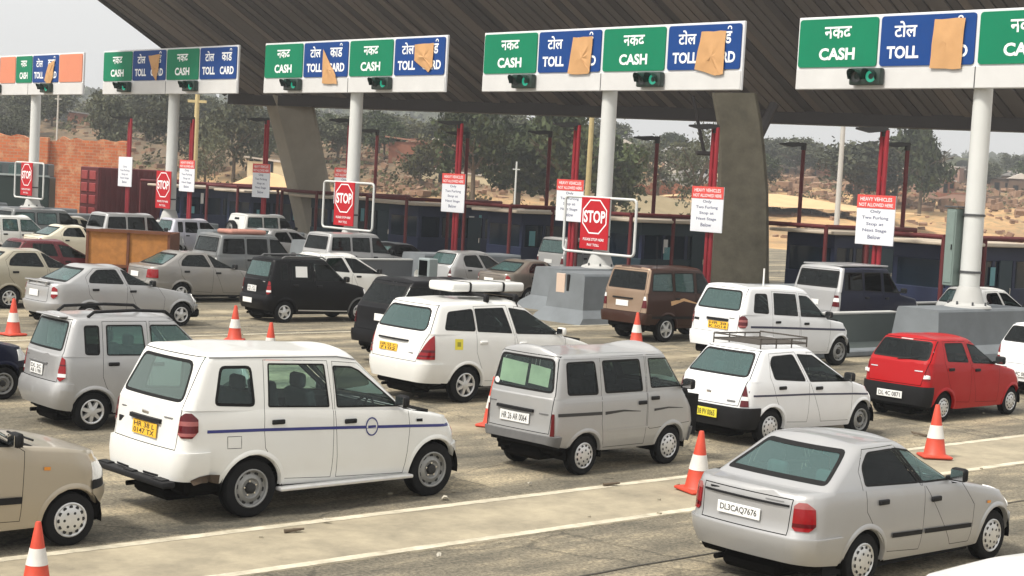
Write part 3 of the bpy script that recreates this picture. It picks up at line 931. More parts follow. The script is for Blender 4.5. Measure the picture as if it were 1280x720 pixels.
INDICA = dict(tailgate=[(.62, .645), (.675, 1.07), (.555, 1.50)], W=1.60, WB=2.40, R=.285, tw=.165, xr=-.66, xf=2.98, cell=.08, rim='cap', rimf='steel',
    belt=[(-.7, 1.05), (0, 1.03), (1.0, .985), (2.04, .96), (2.5, .84), (2.9, .70), (3.1, .62)], zl=[(-.7, .30), (-.3, .28), (.4, .24), (2.1, .22), (3, .26)],
    rear=[(0, -.69), (.3, -.72), (.5, -.69), (1, -.60)], nose=[(0, 2.9), (.4, 3.0), (.8, 2.95), (1, 2.84)],
    g_rear=[(0, -.60), (1, -.15)], g_front=[(0, 2.16), (1, 1.22)], gw=(.755, .60), rr=.20, rf=.40, crown=.06, rcrown=.05,
    roof=[(-.4, 1.50), (.4, 1.525), (1.0, 1.515), (1.5, 1.46)],
    windows=[dict(p=[(.06, 1.05), (.86, .995), (.61, 1.44), (.08, 1.42), (.0, 1.30)], r=.06, door=0, seal=.02, glass=G_BLACK),
             dict(p=[(.96, .985), (1.98, .955), (1.12, 1.41), (.70, 1.44)], r=.035, door=1, seal=.02, glass=G_DARK)],
    doors=[[(.33, .36), (.90, .33), (.92, .95), (.66, 1.475), (.02, 1.46), (-.04, 1.1), (.10, .72)],
           [(.93, .33), (2.05, .30), (2.07, .93), (1.13, 1.455), (.69, 1.475), (.95, .95)]],
    handles=[(.23, .92), (1.16, .88)], rear_window=dict(p=rwin(.64, 1.09, .52, 1.47), r=.07, seal=.03, glass=G_TEAL), windscreen=dict(p=rwin(.64, 1.0, .52, 1.44), r=.05),
    lamps=[dict(end='rear', x=-.54, y=(.645, 1.0), z=(.64, 1.09), h=.012, mat=REDD, zones=[(.74, .80, CLEARL)]), dict(end='front', x=2.66, y=(.30, 1.0), z=(.58, .73))],
    bumpers=[dict(end='rear', x=-.30, z=(.2, .62), h=.03, mat=BLACKPL), dict(end='front', x=2.68, z=(.15, .50), h=.03, mat=BLACKPL)],
    mirror=(1.84, 1.02), seats=[(1.0, .38, .5), (1.0, -.38, .5), (.25, 0, 1.2)],
    plate=dict(y=.0, z=.49, w=.56, h=.14, mat=PLATE_L, lean=0, dx=-.034, text=['HR 38 PV 0065']))
ALTO = dict(tailgate=[(.565, .68), (.645, 1.11), (.565, 1.50)], W=1.475, WB=2.36, R=.268, tw=.15, xr=-.60, xf=2.92, cell=.09, rim='cap',
    belt=[(-.7, 1.10), (0, 1.09), (1.0, 1.04), (1.8, 1.0), (2.3, .90), (2.75, .78), (3, .70)], zl=[(-.7, .33), (-.3, .28), (.4, .22), (2.1, .22), (3, .28)],
    rear=[(0, -.62), (.3, -.64), (.5, -.62), (1, -.55)], nose=[(0, 2.86), (.4, 2.93), (.8, 2.9), (1, 2.8)],
    g_rear=[(0, -.55), (1, -.22)], g_front=[(0, 1.92), (1, 1.05)], gw=(.70, .565), rr=.14, rf=.34, crown=.05, rcrown=.05,
    roof=[(-.4, 1.51), (.3, 1.53), (.9, 1.51), (1.3, 1.46)],
    windows=[dict(p=[(.05, 1.115), (.77, 1.075), (.65, 1.44), (.04, 1.45)], r=.05, door=0, seal=.02, glass=G_DARK),
             dict(p=[(.90, 1.06), (1.76, 1.01), (1.10, 1.38), (.78, 1.43)], r=.035, door=1, seal=.02, glass=G_DARK)],
    doors=[[(.33, .36), (.82, .33), (.84, 1.02), (.73, 1.47), (-.01, 1.48), (-.03, 1.1), (.10, .72)],
           [(.85, .33), (1.80, .30), (1.83, .97), (1.12, 1.42), (.76, 1.47), (.87, 1.02)]],
    handles=[(.16, .97), (1.04, .93)], rear_window=dict(p=rwin(.61, 1.13, .53, 1.47), r=.08, seal=.03, glass=G_DARK), windscreen=dict(p=rwin(.60, 1.05, .50, 1.43), r=.05),
    lamps=[dict(end='rear', x=-.48, y=(.58, 1.0), z=(.78, 1.06), h=.012, zones=[(.81, .87, CLEARL)]), dict(end='front', x=2.6, y=(.30, 1.0), z=(.62, .79))],
    bumpers=[dict(end='rear', x=-.40, z=(.25, .66), h=.03, mat=BLACKPL), dict(end='front', x=2.6, z=(.2, .52), h=.03, mat=BLACKPL)],
    mirror=(1.68, 1.07), seats=[(.95, .34, .46), (.95, -.34, .46), (.2, 0, 1.1)],
    plate=dict(y=.03, z=.475, w=.54, h=.13, lean=0, dx=-.034, text=['DL 4C 0871']))
BALENO = dict(boot=True, tailgate=[(.56, .605), (.58, .97)], W=1.69, WB=2.48, R=.285, tw=.165, xr=-.98, xf=3.15, cell=.08, rim='cap',
    belt=[(-1.0, .985), (-.8, 1.012), (-.55, 1.03), (0, 1.02), (1.0, .985), (1.72, .96), (2.3, .86), (2.85, .73), (3.2, .64)],
    zl=[(-1, .34), (-.5, .30), (.4, .24), (2.0, .22), (3.1, .26)],
    rear=[(0, -.96), (.3, -1.03), (.45, -1.02), (.5, -.995), (.93, -.975), (1, -.945)], nose=[(0, 3.05), (.4, 3.17), (.8, 3.12), (1, 3.0)],
    g_rear=[(0, -.66), (1, .06)], g_front=[(0, 1.82), (1, .98)], gw=(.77, .59), rr=.24, rf=.42, crown=.045, rcrown=.05, br=.07,
    roof=[(-.2, 1.42), (.4, 1.445), (.8, 1.43), (1.2, 1.37)],
    windows=[dict(p=[(.02, 1.045), (1.0, 1.005), (.66, 1.385), (.20, 1.375), (.04, 1.24)], r=.05, door=0, seal=.02, glass=G_BLACK),
             dict(p=[(1.06, 1.0), (1.68, .985), (1.0, 1.34), (.72, 1.385)], r=.035, door=1, seal=.02, glass=G_TEAL),
             dict(p=[(.985, 1.005), (1.075, 1.0), (.735, 1.385), (.645, 1.385)], r=.01, seal=.028, glass=SEAL, src_all=True)],
    doors=[[(.38, .34), (.98, .30), (1.03, .98), (.70, 1.415), (.14, 1.405), (-.03, 1.2), (-.02, .8), (.12, .62)],
           [(1.0, .30), (1.95, .28), (1.99, .70), (1.76, .955), (1.0, 1.375), (.71, 1.415), (1.045, .98)]],
    handles=[(.26, .88), (1.22, .83)], rear_window=dict(p=rwin(.66, 1.075, .505, 1.395), r=.06, seal=.04, glass=G_TEAL), windscreen=dict(p=rwin(.66, 1.0, .50, 1.37), r=.05),
    lamps=[dict(end='rear', x=-.80, y=(.60, 1.0), z=(.66, .945), h=.014, mat=RED, ch=.06, zones=[(.885, .95, PINKL), (.70, .74, REDD)]), dict(end='front', x=2.85, y=(.32, 1.0), z=(.58, .74))],
    bumpers=[dict(end='rear', x=-.42, z=(.28, .585), h=.03), dict(end='front', x=2.82, z=(.2, .50), h=.03)],
    mirror=(1.60, 1.03), seats=[(1.05, .38, .5), (1.05, -.38, .5), (.25, 0, 1.2)], seatm=SEATL,
    bands=[dict(name='side_moulding', p=[(.42, .515), (.97, .50)], w=.05, mat=BLACKPL, off=.014), dict(name='side_moulding', p=[(1.02, .50), (1.93, .475)], w=.05, mat=BLACKPL, off=.014)],
    plate=dict(y=.05, z=.755, w=.56, h=.12, lean=3))
WAGONR = dict(tailgate=[(.575, .72), (.61, 1.16), (.53, 1.63)], W=1.475, WB=2.36, R=.28, tw=.16, xr=-.56, xf=2.85, cell=.08, rim='alloy7',
    belt=[(-.7, 1.12), (0, 1.10), (1.0, 1.07), (1.9, 1.05), (2.3, .97), (2.7, .84), (3, .72)], zl=[(-.7, .38), (-.3, .30), (.4, .24), (2.1, .22), (3, .28)],
    rear=[(0, -.56), (.2, -.62), (.42, -.60), (.5, -.56), (1, -.52)], nose=[(0, 2.78), (.4, 2.86), (.8, 2.82), (1, 2.72)],
    g_rear=[(0, -.52), (1, -.33)], g_front=[(0, 2.06), (1, 1.38)], gw=(.705, .60), rr=.15, rf=.30, crown=.06, rcrown=.06,
    roof=[(-.4, 1.64), (.4, 1.665), (1.2, 1.645), (1.6, 1.60)],
    windows=[dict(p=[(-.15, 1.12), (.085, 1.11), (.085, 1.55), (-.155, 1.55)], r=.05, seal=.025, glass=G_DARK),
             dict(p=[(.19, 1.105), (.83, 1.09), (.78, 1.55), (.19, 1.555)], r=.04, door=0, seal=.02, glass=G_TEAL),
             dict(p=[(.92, 1.085), (1.86, 1.075), (1.38, 1.54), (.90, 1.55)], r=.04, door=1, seal=.02, glass=G_TEAL)],
    doors=[[(.36, .36), (.88, .33), (.88, 1.05), (.85, 1.60), (.13, 1.605), (.13, .8), (.18, .66)],
           [(.91, .33), (1.90, .30), (1.94, 1.05), (1.40, 1.595), (.87, 1.60), (.90, 1.05)]],
    handles=[(.30, .98), (1.03, .96)], rear_window=dict(p=rwin(.575, 1.17, .50, 1.60), r=.06, seal=.03, glass=G_TEAL), windscreen=dict(p=rwin(.60, 1.12, .50, 1.56), r=.05),
    lamps=[dict(end='rear', x=-.43, y=(.59, 1.0), z=(.74, 1.12), h=.014, ch=.06, zones=[(.80, .85, CLEARL), (.96, .985, REDD)]), dict(end='front', x=2.5, y=(.30, 1.0), z=(.66, .88))],
    bumpers=[dict(end='rear', x=-.32, z=(.30, .70), h=.03), dict(end='front', x=2.5, z=(.2, .55), h=.03)],
    mirror=(1.80, 1.12), seats=[(1.0, .34, .46), (1.0, -.34, .46), (.2, 0, 1.1)], mirror_mat=SILVERL,
    plate=dict(y=.05, z=.86, w=.42, h=.16, lean=3, text=['DL 2C', 'AB 1190']))
INNOVA = dict(tailgate=[(.64, .745), (.775, 1.26), (.655, 1.74)], W=1.77, WB=2.75, R=.325, tw=.20, xr=-.98, xf=3.55, cell=.09, rim='alloy7',
    belt=[(-1.1, 1.26), (0, 1.24), (1.1, 1.185), (2.4, 1.13), (2.8, 1.04), (3.3, .88), (3.6, .76)], zl=[(-1.1, .40), (-.4, .36), (.4, .28), (2.3, .26), (3.6, .30)],
    rear=[(0, -1.0), (.25, -1.04), (.45, -1.03), (1, -.93)], nose=[(0, 3.48), (.4, 3.58), (.8, 3.52), (1, 3.4)],
    g_rear=[(0, -.93), (1, -.62)], g_front=[(0, 2.55), (1, 1.42)], gw=(.84, .68), rr=.20, rf=.42, crown=.06, rcrown=.06,
    roof=[(-.8, 1.75), (.3, 1.80), (1.2, 1.78), (1.8, 1.70)],
    windows=[dict(p=[(-.52, 1.31), (.19, 1.275), (.17, 1.68), (-.40, 1.63)], r=.06, seal=.022, glass=G_DARK),
             dict(p=[(.23, 1.27), (1.06, 1.225), (.90, 1.69), (.21, 1.68)], r=.03, door=0, seal=.02, glass=G_DARK),
             dict(p=[(1.16, 1.215), (2.36, 1.17), (1.46, 1.63), (1.02, 1.69)], r=.035, door=1, seal=.02, glass=G_DARK)],
    doors=[[(.42, .38), (1.08, .36), (1.11, 1.18), (.97, 1.73), (.19, 1.72), (.20, .9), (.26, .76)],
           [(1.11, .36), (2.28, .34), (2.38, 1.10), (1.48, 1.68), (1.0, 1.73), (1.14, 1.18)]],
    handles=[(.36, 1.08), (1.30, 1.04)], handle_mat=WHITE, rear_window=dict(p=rwin(.72, 1.28, .60, 1.69), r=.12, seal=.03, glass=G_TEAL), windscreen=dict(p=rwin(.70, 1.2, .58, 1.68), r=.05),
    lamps=[dict(end='rear', x=-.74, y=(.66, 1.0), z=(.80, 1.25), h=.014, taper=.16, zones=[(.92, .965, REDD), (.84, .87, REDD)]), dict(end='front', x=3.15, y=(.35, 1.0), z=(.68, .90))],
    bumpers=[dict(end='rear', x=-.55, z=(.30, .72), h=.02), dict(end='front', x=3.1, z=(.2, .56), h=.03)],
    mirror=(2.16, 1.22), mirror_mat=WHITE, seats=[(1.15, .42, .5), (1.15, -.42, .5), (.3, 0, 1.3)],
    plate=dict(y=.16, z=.94, w=.52, h=.14, mat=PLATE_Y, lean=5, text=['HR 55 C', '7102']))
QUALIS = dict(tailgate=[(.61, .77), (.695, 1.33), (.645, 1.88)], W=1.67, WB=2.5, R=.34, tw=.20, xr=-.86, xf=3.02, cell=.09, rim='alloy5',
    belt=[(-1.1, 1.30), (0, 1.28), (1.1, 1.24), (2.0, 1.20), (2.5, 1.12), (3.1, 1.0)], zl=[(-1.1, .50), (-.4, .46), (.4, .36), (2.3, .34), (3.1, .36)],
    rear=[(0, -.88), (.3, -.88), (.4, -.84), (1, -.80)], nose=[(0, 3.0), (.4, 3.05), (.8, 3.02), (1, 2.95)],
    g_rear=[(0, -.80), (1, -.62)], g_front=[(0, 2.12), (1, 1.50)], gw=(.80, .71), rr=.09, rf=.24, crown=.05, rcrown=.05, br=.02,
    roof=[(-.8, 1.92), (.3, 1.94), (1.4, 1.92), (1.7, 1.88)],
    windows=[dict(p=[(-.62, 1.335), (.20, 1.32), (.18, 1.82), (-.55, 1.81)], r=.05, seal=.03, glass=G_TEAL),
             dict(p=[(.27, 1.32), (1.05, 1.285), (1.02, 1.82), (.26, 1.82)], r=.04, door=0, seal=.025, glass=G_TEAL),
             dict(p=[(1.15, 1.28), (2.0, 1.245), (1.52, 1.80), (1.12, 1.82)], r=.04, door=1, seal=.025, glass=G_DARK)],
    doors=[[(.44, .44), (1.08, .42), (1.09, 1.24), (1.06, 1.865), (.22, 1.87), (.22, 1.0), (.28, .8)],
           [(1.11, .42), (2.02, .40), (2.07, 1.22), (1.52, 1.85), (1.09, 1.865), (1.12, 1.24)]],
    handles=[(.36, 1.14), (1.26, 1.12)], rear_window=dict(p=rwin(.66, 1.36, .60, 1.83), r=.05, seal=.03, glass=G_DARK), windscreen=dict(p=rwin(.68, 1.26, .60, 1.82), r=.05),
    lamps=[dict(end='rear', x=-.78, y=(.62, 1.0), z=(.90, 1.20), h=.014, mat=REDD, zones=[(1.10, 1.21, CLEARL)]), dict(end='front', x=2.8, y=(.40, 1.0), z=(.78, .98))],
    bumpers=[dict(end='rear', x=-.64, z=(.44, .74), h=.05), dict(end='front', x=2.7, z=(.34, .62), h=.04)],
    mirror=(1.92, 1.30), seats=[(1.1, .40, .5), (1.1, -.40, .5), (.3, 0, 1.25)],
    plate=dict(y=.06, z=.98, w=.44, h=.15, lean=2))
def vary(base, **kw):
    d = dict(base); d.update(kw); return d
def stretch(base, k=1.0, kz=1.0, **kw):
    """The same kind of car, longer or taller."""
    d = dict(base)
    def P(l): return [(x*k, z*kz) for x, z in l]
    for n in ('belt', 'zl', 'roof'): d[n] = P(base[n])
    for n in ('rear', 'nose', 'g_rear', 'g_front'): d[n] = [(t, x*k) for t, x in base[n]]
    d['xr'], d['xf'], d['WB'] = base['xr']*k, base['xf']*k, base['WB']*k
    d['windows'] = [dict(w, p=P(w['p'])) for w in base['windows']]
    d['doors'] = [P(q) for q in base['doors']]
    d['handles'] = P(base['handles'])
    for n in ('rear_window', 'windscreen'): d[n] = dict(base[n], p=[(y, z*kz) for y, z in base[n]['p']])
    d['lamps'] = [dict(l, x=l['x']*k, z=(l['z'][0]*kz, l['z'][1]*kz)) for l in base['lamps']]
    d['bumpers'] = [dict(l, x=l['x']*k, z=(l['z'][0]*kz, l['z'][1]*kz)) for l in base['bumpers']]
    d['mirror'] = (base['mirror'][0]*k, base['mirror'][1]*kz)
    d['plate'] = dict(base['plate'], z=base['plate']['z']*kz)
    d['bands'] = []
    if 'tailgate' in base: d['tailgate'] = [(y, z*kz) for y, z in base['tailgate']]
    d.update(kw)
    return d
SANTRO = stretch(ALTO, 1.01, 1.06, W=1.52, R=.275, rim='cap', rf=.40, handle_mat=BLACKPL, bumpers=[dict(end='front', x=2.62, z=(.2, .57), h=.02)],
    belt=[(-.7, 1.16), (1.0, 1.12), (1.9, 1.06), (2.4, 1.0), (2.75, .90), (3.0, .76)],
    bands=[dict(name='side_moulding', p=[(.9, .56), (1.82, .54)], w=.07, mat=BLACKPL, off=.014)])
ACCENT = vary(BALENO, xf=3.22, R=.285, rim='alloy5', rr=.26,
    belt=[(-1.0, .98), (-.8, 1.04), (-.5, 1.06), (0, 1.04), (1.0, 1.0), (1.72, .975), (2.3, .88), (2.85, .75), (3.2, .64)],
    windows=[dict(p=[(-.02, 1.065), (.92, 1.03), (.74, 1.385), (.24, 1.375), (.04, 1.22)], r=.06, door=0, seal=.02, glass=G_DARK),
             dict(p=[(1.02, 1.02), (1.74, .995), (1.02, 1.34), (.86, 1.385)], r=.035, door=1, seal=.02, glass=G_DARK)],
    doors=[[(.38, .34), (.94, .30), (.98, 1.0), (.80, 1.415), (.16, 1.405), (-.08, 1.2), (-.02, .8), (.12, .62)],
           [(.96, .30), (1.95, .28), (1.99, .70), (1.80, .97), (1.0, 1.375), (.82, 1.415), (1.0, 1.0)]],
    handles=[(.14, .91), (1.12, .87)], lamps=[dict(end='rear', x=-.80, y=(.66, 1.0), z=(.70, .99), h=.012, mat=RED, ch=.07, zones=[(.80, .86, CLEARL)]), dict(end='front', x=2.85, y=(.32, 1.0), z=(.58, .76))],
    plate=dict(y=.05, z=.79, w=.44, h=.15, lean=3), bands=[])
SUV = stretch(QUALIS, 1.0, .97, rim='alloy5')
VAN2 = stretch(TAVERA, 1.0, 1.0)

QUEUE = 'vehicles queuing for the toll booths'
CARS = {}
def place(S, ref, loc, yaw=42.26):
    """Stand a car so that its own point loc = (x, y, z) meets the surveyed point ref = (px, py)."""
    a = R(yaw)
    p = at(ref[0], ref[1], loc[2])
    f = Vector((math.cos(a), math.sin(a), 0)); l = Vector((-f.y, f.x, 0))
    q = p - f*loc[0] - l*loc[1]
    return Vector((q.x, q.y, 0)), a
def car(name, label, cat, S, mat, pos, yaw=42.26):
    r, B = build_car(name, label, cat, S, (pos[0], pos[1], 0), R(yaw), mat, QUEUE)
    return r, B

# ------------------------------------------------------------------ the queue, front rows
random.seed(7)
# white seven-seater in the foreground
r, B = car('white_multi_utility_van', 'large white utility wagon with thin blue side stripe and yellow plate, nearest white car', 'car', TAVERA, WHITE, (-3.38, 18.89), 42.6)
for sgn in (-1, 1):
    obj('side_stripe', B.ribbon([(-.62, 1.03), (.16, 1.01), (1.18, .97), (2.24, .925), (3.0, .885)], .035, .004, sgn, 30), BLUE_STRIPE, r)
    ring = [(1.66 + .088*math.cos(2*math.pi*k/20), .955 + .105*math.sin(2*math.pi*k/20)) for k in range(21)]
    em = obj('round_emblem', B.ribbon(ring, .016, .006, sgn, 60, closed=True), BLUE_STRIPE, r)
    dc = NB()
    y, _ = B.ys(1.66, .955, sgn)
    lathe(dc, [(.082, 0), (.001, 0)], 20, 'Y', Matrix.Translation((1.66, y + sgn*.005, .955)))
    obj('emblem_field', dc, WHITE, em)
    obj('emblem_bar', B.ribbon([(1.60, .955), (1.72, .955)], .03, .0075, sgn, 20), BLUE_STRIPE, em)
    for q in [[(-.36, .96), (-.18, .955), (-.175, .82), (-.355, .825), (-.36, .96)]]:
        obj('fuel_flap_line', B.ribbon(q, .008, .002, sgn, 20), GREYPL, r)
    obj('side_marker', B.ribbon([(2.36, .99), (2.46, .985)], .035, .01, sgn), BLACKPL, r)
    obj('roof_gutter', B.ribbon([(-.55, 1.84), (1.2, 1.80), (1.62, 1.73)], .014, .006, sgn, 30), GREYPL, r)
    st = NB(); box(st, (1.30, sgn*.86, .315), (1.95, .13, .045), .015, seg=2)
    obj('side_step', st, STEEL, r, smooth=40)
rear_box(B, r, 'tailgate_handle', -.36, .30, 1.075, 1.125, BLACKPL, .045)
rear_box(B, r, 'model_badge', -.56, -.40, 1.155, 1.17, GREYPL, .01)
rear_box(B, r, 'model_badge', .44, .56, 1.16, 1.175, GREYPL, .01)
rear_box(B, r, 'maker_badge', -.08, .06, 1.15, 1.19, CHROME, .014)
rear_box(B, r, 'tailgate_sticker', .48, .60, .98, 1.05, BLACKPL, .006)
stp = NB(); box(stp, (-1.06, 0, .46), (.16, 1.56, .07), .02, seg=2)
for yy in (-.6, 0.05, .62): box(stp, (-1.06, yy, .50), (.10, .20, .02), .004)
obj('rear_step', stp, BLACKPL, r, smooth=40)
mud = B.ribbon([(-.80, .47), (-.70, .50), (-.58, .51), (-.46, .49)], .05, .046, -1, 40, w2=.10)
obj('rust_patch', mud, flat('rust_brown', (.05, .033, .02), .95, var=.6, scale=20), r)
for k, y in enumerate((.31, -.31)):
    rear_box(B, r, 'bumper_slot', y - .16, y + .16, .50, .53, BLACKPL, .02, .02)
inm = NB(); box(inm, (1.62, 0, 1.58), (.03, .24, .07), .012)
obj('interior_mirror', inm, DARKIN, r)
dr = NB()
box(dr, (-.25, .45, 1.05), (.5, .35, .35), .05)
obj('luggage', dr, DARKIN, r)

# silver minivan
r, B = car('silver_minivan', 'boxy silver minivan with papers in its rear window and black side streaks', 'van', OMNI, SILVER, (.64, 22.66), 45.4)
for sgn in (-1, 1):
    obj('side_streak', B.ribbon([(-.56, .865), (.3, .85)], .045, .004, sgn), BLACK_STRIPE, r)
    obj('side_streak', B.ribbon([(.36, .845), (.75, .86), (1.12, .83)], .045, .004, sgn, w2=.008), BLACK_STRIPE, r)
    obj('side_streak', B.ribbon([(1.42, .83), (1.75, .845), (2.1, .82)], .035, .004, sgn, w2=.006), BLACK_STRIPE, r)
    obj('body_crease', B.ribbon([(-.45, 1.03), (1.2, 1.02)], .022, .006, sgn), SILVERL, r)
    obj('body_crease', B.ribbon([(1.3, .60), (.42, .60)], .022, .006, sgn), SILVERL, r)
    obj('roof_gutter', B.ribbon([(-.48, 1.625), (1.8, 1.60)], .018, .008, sgn, 30), SILVERL, r)
rear_box(B, r, 'tailgate_handle', -.28, .42, .86, .905, BLACKPL, .05)
rear_box(B, r, 'model_badge', -.54, -.38, .855, .875, GREYPL, .01)
rear_box(B, r, 'model_badge', .46, .62, .93, .95, GREYPL, .01)
pap = NB()
x, _ = B.xe(.2, 1.4)
for (y0, y1, z0, z1, dx) in ((.48, -.02, 1.22, 1.53, .035), (-.06, -.44, 1.24, 1.50, .05)):
    v = [pap.verts.new((B.xe(0, z)[0] + dx, y, z)) for y, z in ((y0, z0), (y1, z0 - .02), (y1, z1 - .03), (y0, z1))]
    pap.faces.new(v)
obj('window_paper', pap, flat('yellowed_paper', (.66, .63, .47), .8, var=.25, scale=5), r)
stk = NB(); lathe(stk, [(.045, 0), (.001, 0)], 14, 'Y', Matrix.Rotation(R(90), 4, 'Z'))
obj('round_sticker', stk, PLATE_W, r, loc=(B.xe(.50, 1.22)[0] - .006, .50, 1.22))
OMNI_R = r

# white hatchback with a roof rack
r, B = car('white_hatchback', 'white hatchback with dark roof rack, black bumper and yellow plate', 'car', INDICA, WHITE2, (3.74, 26.36), 41.5)
for sgn in (-1, 1):
    obj('side_stripe', B.ribbon([(-.45, .815), (.9, .79), (2.1, .745), (2.75, .705)], .03, .004, sgn, 30), NAVY_STRIPE, r)
    am = NB()
    pts = [B.ys(x, z, sgn) for x, z in ((-.25, .50), (.0, .52))]
    obj('rear_corner_trim', B.ribbon([(-.52, .46), (-.33, .46)], .30, .02, sgn), BLACKPL, r)
rear_box(B, r, 'maker_badge', -.05, .05, .79, .84, CHROME, .012)
rear_box(B, r, 'model_badge', -.56, -.40, .70, .73, GREYPL, .01)
x, _ = B.xe(0, 1.50)
ob = NB(); box(ob, (x + .10, 0, 1.505), (.05, .34, .045), .01)
obj('stop_lamp', ob, flat('faded_red', (.55, .18, .14), .4), r)
rk = NB()
zt = 1.585
for y in (-.5, .5):
    path_tube(rk, [(-.05, y, zt + .10), (1.12, y, zt + .08)], .013)
    path_tube(rk, [(-.05, y, zt + .02), (1.12, y, zt)], .013)
    for x_ in (-.05, .34, .73, 1.12): tube(rk, (x_, y, zt - .06), (x_, y, zt + .10), .012, n=6)
for x_ in (-.05, 1.12):
    tube(rk, (x_, -.5, zt + .10), (x_, .5, zt + .10), .013, n=6)
for k in range(8): tube(rk, (-.05 + 1.17*k/7, -.5, zt + .01), (-.05 + 1.17*k/7, .5, zt + .01), .010, n=6)
obj('roof_rack', rk, flat('rack_dark_metal', (.07, .06, .05), .5, .3), r)

# red hatchback
r, B = car('red_hatchback', 'bright red small hatchback with black bumper and white plate', 'car', ALTO, REDP, (7.58, 30.25), 42.8)
for sgn in (-1, 1):
    l = NB()
    x, _ = B.xe(.64*sgn, .84)
    box(l, (x - .005, .635*sgn, .845), (.03, .12, .07), .01)
    obj('reversing_lamp', l, CLEARL, r)
    rear_box(B, r, 'model_badge', .40*sgn, .56*sgn, .93, .955, CHROME, .008)
x, _ = B.xe(0, 1.47)
ob = NB(); box(ob, (x + .03, 0, 1.475), (.05, .26, .035), .01)
obj('stop_lamp', ob, flat('pale_lamp', (.6, .5, .48), .4), r)
wiper(B, r, .0, -.40, 1.12, 1.16)

# silver saloon in the bottom right corner
sp = vary(BALENO, plate=dict(BALENO['plate'], text=['DL3CAQ7676']))
r, B = car('silver_saloon', 'silver saloon with teal rear glass and white plate, at the lower right beside a cone', 'car', sp, SILVERL, (3.22, 17.12), 42.3)
rear_box(B, r, 'boot_trim', -.55, .55, .885, .91, BLACKPL, .02)
rear_box(B, r, 'model_badge', .34, .48, .925, .945, BLACKPL, .008)
rear_box(B, r, 'model_badge', -.48, -.26, .925, .938, GREYPL, .008)
for sgn in (-1, 1):
    l = NB(); x, _ = B.xe(.66*sgn, .90)
    obj('side_marker', B.ribbon([(2.25, .70), (2.33, .695)], .03, .008, sgn), AMBER, r)
cl = NB(); box(cl, (1.08, .42, 1.12), (.12, .30, .34), .06, seg=2)
obj('headrest_cover', cl, flat('cyan_cloth', (.10, .45, .50), .8), r, smooth=60)

# silver tall hatchback with roof rails
r, B = car('silver_tall_hatchback', 'silver tall hatchback with black roof rails behind the white utility wagon', 'car', WAGONR, SILVERL, (-6.5, 24.2), 40.0)
for sgn in (-1, 1):
    rl = NB()
    path_tube(rl, [(-.05, sgn*.52, 1.66), (.05, sgn*.52, 1.735), (.7, sgn*.52, 1.755), (1.2, sgn*.52, 1.735), (1.32, sgn*.52, 1.65)], .024, 8)
    obj('roof_rail', rl, BLACKPL, r, smooth=60)
rear_box(B, r, 'tailgate_handle', -.26, .36, .955, .975, GREYPL, .03)
rear_box(B, r, 'model_badge', .40, .52, 1.02, 1.04, GREYPL, .008)
sp_ = NB(); x, _ = B.xe(0, 1.62); box(sp_, (x - .02, 0, 1.655), (.16, .80, .03), .012)
obj('roof_spoiler', sp_, SILVERL, r)

# white people carrier with a load on its carrier
r, B = car('white_people_carrier', 'white people carrier with red tall tail lamps and a roof carrier', 'car', INNOVA, WHITE, (-1.29, 29.45), 41.3)
rear_box(B, r, 'tailgate_handle', -.36, .52, 1.075, 1.105, BLACKPL, .035)
rear_box(B, r, 'model_badge', -.54, -.40, .88, .90, GREYPL, .008)
rear_box(B, r, 'model_badge', .62, .74, .92, .94, GREYPL, .008)
stk = B.ribbon([(-.30, 1.06), (-.12, 1.055)], .19, .004, -1)
obj('yellow_sticker', stk, PLATE_L, r)
stk = B.ribbon([(-.25, 1.06), (-.17, 1.058)], .08, .006, -1)
obj('sticker_print', stk, flat('olive_print', (.30, .28, .03), .6), r)
ca = NB()
for x_ in (.55, 1.25):
    tube(ca, (x_, -.66, 1.90), (x_, .66, 1.90), .03, n=8)
    for y in (-.64, .64): box(ca, (x_, y, 1.85), (.10, .07, .12), .01); tube(ca, (x_, y, 1.83), (x_ + .02, y*1.07, 1.70), .014, n=5)
obj('roof_carrier', ca, BLACKPL, r, smooth=50)
o = thing('roof_load', 'long white wrapped load lying on the people carrier roof bars', 'load', r.matrix_basis @ Vector((.9, .20, 1.935)) if False else (0, 0, 0))
M = Matrix.Translation((-1.29, 29.45, 0)) @ Matrix.Rotation(R(41.3), 4, 'Z') @ Matrix.Translation((.95, .12, 1.93))
o.location = M.translation; o.rotation_euler = (0, 0, R(41.3))
b = NB(); box(b, (0, 0, .09), (1.75, .72, .17), .05, seg=3)
obj('wrapping', b, WHITE, o, smooth=60)
b = NB()
for x_ in (-.45, .35): box(b, (x_, 0, .09), (.05, .735, .182), .05, seg=3)
obj('strap', b, BLACKPL, o, smooth=60)

# champagne hatchback cut off by the left edge
r, B = car('champagne_hatchback', 'champagne hatchback nosing in at the left edge beside a cone', 'car', SANTRO, BEIGE, (-6.64, 15.4), 42.3)
b = NB(); box(b, (2.02, -.25, 1.10), (.02, .6, .02), .004)
obj('wiper', b, BLACKPL, r)
for sgn in (-1, 1):
    obj('front_bumper_strip', B.ribbon([(2.62, .62), (2.86, .60)], .10, .02, sgn), BLACKPL, r)
    obj('side_marker', B.ribbon([(2.05, .84), (2.12, .835)], .035, .012, sgn), AMBER, r)

# roof of a white car under the camera, right
p, a = place(TAVERA, (1152, 716), (-.62, .62, 1.89))
car('white_van', 'white van of which only the pale roof shows, bottom right corner', 'van', TAVERA, WHITE, p)

# dark blue car nose at the left edge
p, a = place(ALTO, (29, 466), (2.86, -.60, .42))
car('dark_blue_hatchback', 'dark blue hatchback nose at the left edge above the champagne car', 'car', stretch(ALTO, 1.05, 1.02, rim='steel'), NAVYP, p)
